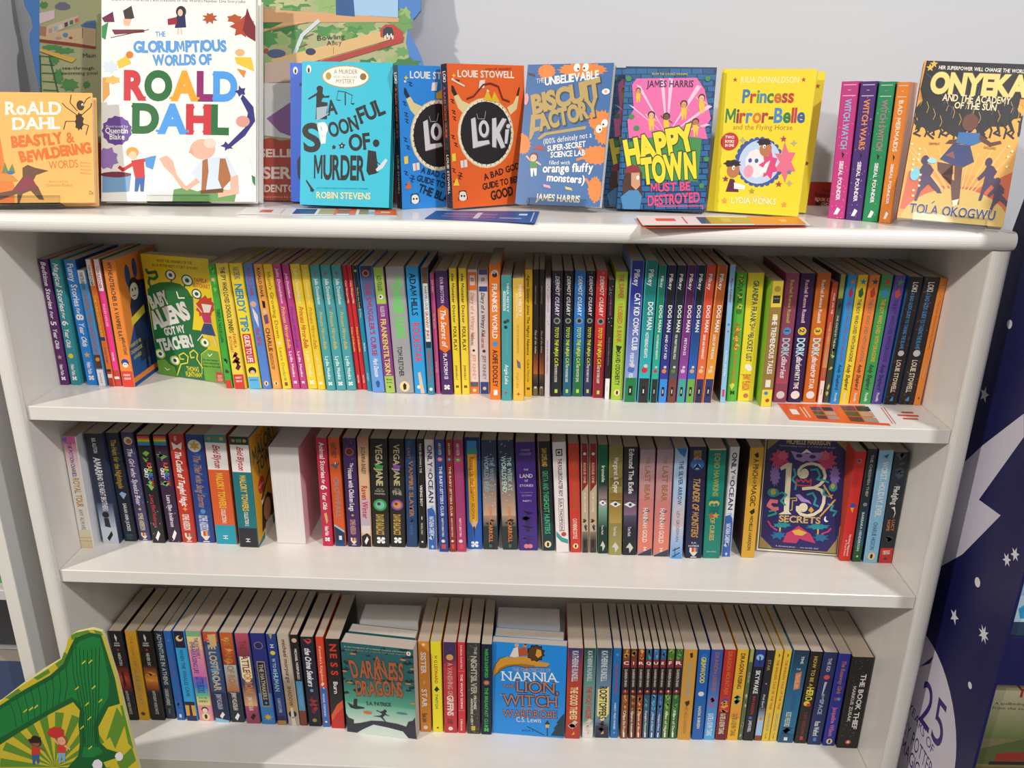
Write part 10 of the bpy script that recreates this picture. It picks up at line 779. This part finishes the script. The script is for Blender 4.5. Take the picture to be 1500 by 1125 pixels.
# ---------------------------------------------------------------- navy card display on the right
DX, DY = .70, -.142
ds = thing('display_stand', (DX, DY, ZB), (0, 0, 0), 'navy starry card display stand with a round anniversary badge, right of the bookcase', 'display stand')
BADGE = [['disc','d9d3e0',-0.035,-0.51,0.142],['text','3a2a78','25',[-0.0118,-0.5063],[0.0633,-0.4994],0.075],['text','3a2a78','YEARS OF',[-0.0464,-0.5149],[0.0454,-0.524],0.017],['text','3a2a78','HARRY POTTER',[-0.0873,-0.5628],[0.0545,-0.5608],0.026],['text','3a2a78','MAGIC',[-0.0423,-0.5959],[0.0219,-0.5941],0.026],['poly','2a2066',[[-0.0411,-0.4291],[-0.0082,-0.3815],[-0.0134,-0.3997],[-0.0379,-0.4254]]],['star','e6e6ee',-0.0295,0.0421,0.012,5],['star','e6e6ee',0.0201,-0.2886,0.0125,5],['star','e6e6ee',0.0953,-0.2635,0.0135,8],['star','e6e6ee',0.1043,-0.1396,0.01,6],['star','e6e6ee',0.1175,-0.1232,0.01,6],['disc','e6e6ee',-0.0081,0.1497,0.006],['disc','e6e6ee',0.0548,-0.2069,0.007],['disc','e6e6ee',0.0935,-0.3515,0.005],['poly','d2cede',[[0.0663,0.0522],[-0.0058,-0.0242],[-0.096,-0.1337],[-0.0722,-0.2748],[0.0051,-0.1925],[0.0697,-0.0929],[0.0139,-0.099],[0.0776,0.0247]]]]
POCKETS = [[-0.3094,-0.2347],[-0.78,-0.7],[0.05,0.13]]
navy = lin('11124f')
m = Mesh()
side = [(DY, ZB), (.2, ZB), (.2, -.335), (.004, .45), (DY, .45)]
L = lambda x, y, z: (x - DX, y - DY, z - ZB)
m.solid([[L(DX, y, z) for y, z in side], [L(DX + .004, y, z) for y, z in side]], navy)
pg = Page(m, L(DX, 0, 0), (0, -1, 0), (0, 0, 1), (-1, 0, 0))
for op in BADGE:
    pg.layer()
    if op[0] == 'poly':
        pg.poly(op[2], lin(op[1]))
    elif op[0] == 'disc':
        pg.disc(op[2], op[3], op[4], op[4], lin(op[1]), 48)
    elif op[0] == 'star':
        pg.star(op[2], op[3], op[4], lin(op[1]), op[5])
    elif op[0] == 'text':
        pg.text(op[2], op[3], op[4], op[5], [lin(op[1])], 0)
m.build('side_panel', INK, ds)
m = Mesh(); m.solid([[L(x, y, z) for y, z in side] for x in (1.096, 1.1)], navy); m.build('side_panel', INK, ds)
m = Mesh(); m.box(.0045, .3955, .19, .194, 0, .6, navy); m.build('back_panel', INK, ds)
for z0, z1 in POCKETS:
    m = Mesh(); m.box(.0042, .3958, 0, .004, z0 - ZB, z1 - ZB, navy)
    p = Page(m, (.0, 0, z0 - ZB), (1, 0, 0), (0, 0, 1), (0, -1, 0))
    p.star(.047, (z1 - z0) * .5, .014, lin('e9e9f2'), 8)
    p.star(.2, (z1 - z0) * .6, .012, lin('e9e9f2'), 5)
    m.build('pocket_front', INK, ds)
    m = Mesh(); m.box(.0042, .3958, .0042, .189, z0 - ZB, z0 - ZB + .004, navy); m.build('pocket_floor', INK, ds)
# ---------------------------------------------------------------- books in the display pockets and on the neighbouring shelf
def pocket_book(y, x0, w, z, h, th, base, ops, label):
    face_out('paperback_book', (x0, y, z), (-.03, 0, 0), w, h, th, base, 'd8cfc2', base, 0, ops, label, 'book', 'books in the navy display', None)
pocket_book(-.136, .7055, .135, -0.3094 - .172, .168, .02, '6f6a4c', [
    ['G', '5d6a3c', 'b3a98c', [0, 150, 270, 150, 270, 336, 0, 336]], ['P', '4f5a34', [0, 110, 120, 150, 270, 120, 270, 60, 0, 60]],
    ['P', '8a2f28', [55, 70, 270, 84, 270, 112, 90, 104, 55, 96]], ['P', '2c2420', [40, 58, 270, 66, 270, 76, 40, 70]], ['P', '6a5a34', [0, 0, 270, 0, 270, 58, 0, 50]],
    ['T', 'Year', '8f2a24', 62, 288, 200, 288, 40, {}], ['T', 'A spellbinding journey', '2c2824', 18, 262, 150, 262, 9, {}], ['T', 'from the author', '2c2824', 14, 247, 130, 247, 9, {}], ['T', 'BLOOMSBURY', 'd8cfb8', 60, 22, 160, 22, 7, {}]],
    'book with a misty green landscape and red lettering in the lower display pocket')
pocket_book(-.136, .7055, .15, -0.2347 + .001, .2, .02, 'b9d2e2', [
    ['G', '8fb8d6', 'd9e6ec', [0, 120, 300, 120, 300, 400, 0, 400]], ['P', '2a3f5a', [0, 0, 300, 0, 300, 50, 0, 40]], ['P', '2f9ad0', [20, 50, 90, 60, 140, 110, 90, 130, 40, 110, 10, 80]],
    ['P', '1f6fa8', [90, 60, 160, 50, 180, 110, 140, 110]]], 'pale blue picture book in the upper display pocket')
x, y, z, w, h = [-0.3403, 0.0954, -0.2703, 0.0471, 0.1724]
r = thing('paperback_book', (x, y, z + .0003), (0, 0, 0), 'thick white page edges of a book shelved back to front, middle shelf', 'book', 'paperbacks on the middle shelf')
cover, pages = Mesh(), Mesh()
cover.box(0, .0006, .0, .128, 0, h, lin('e8dcd8'))
cover.box(w - .0006, w, .0, .128, 0, h, lin('e6c4cc'))
cover.box(.0006, w - .0006, .1274, .128, 0, h, lin('d8b4bc'))
pages.box(.0007, w - .0007, .0004, .127, .0004, h - .0004, lin('e9e4e2'))
cover.build('cover', INK, r)
pages.build('page_block', PAGES, r)
face_out('paperback_book', (-.9065, 0.0054 + .02, -0.3148 + .0003), (0, 0, 0), .155, .19, .03, 'e2762a', 'd8cfc2', 'd8692a', 0, [['P', '4f9a3c', [0, 0, 310, 0, 310, 24, 0, 24]]], 'orange book with a green foot on the neighbouring white bookcase', 'book', None, None)
face_out('paperback_book', (-.915, 0.0054 + .03, -.6197), (0, 0, 0), .155, .145, .03, '46557a', 'a8a096', '46557a', 0, [['P', '6678a0', [0, 40, 310, 60, 310, 90, 0, 70]]], 'dusty blue book low in the neighbouring white bookcase', 'book', None, None)
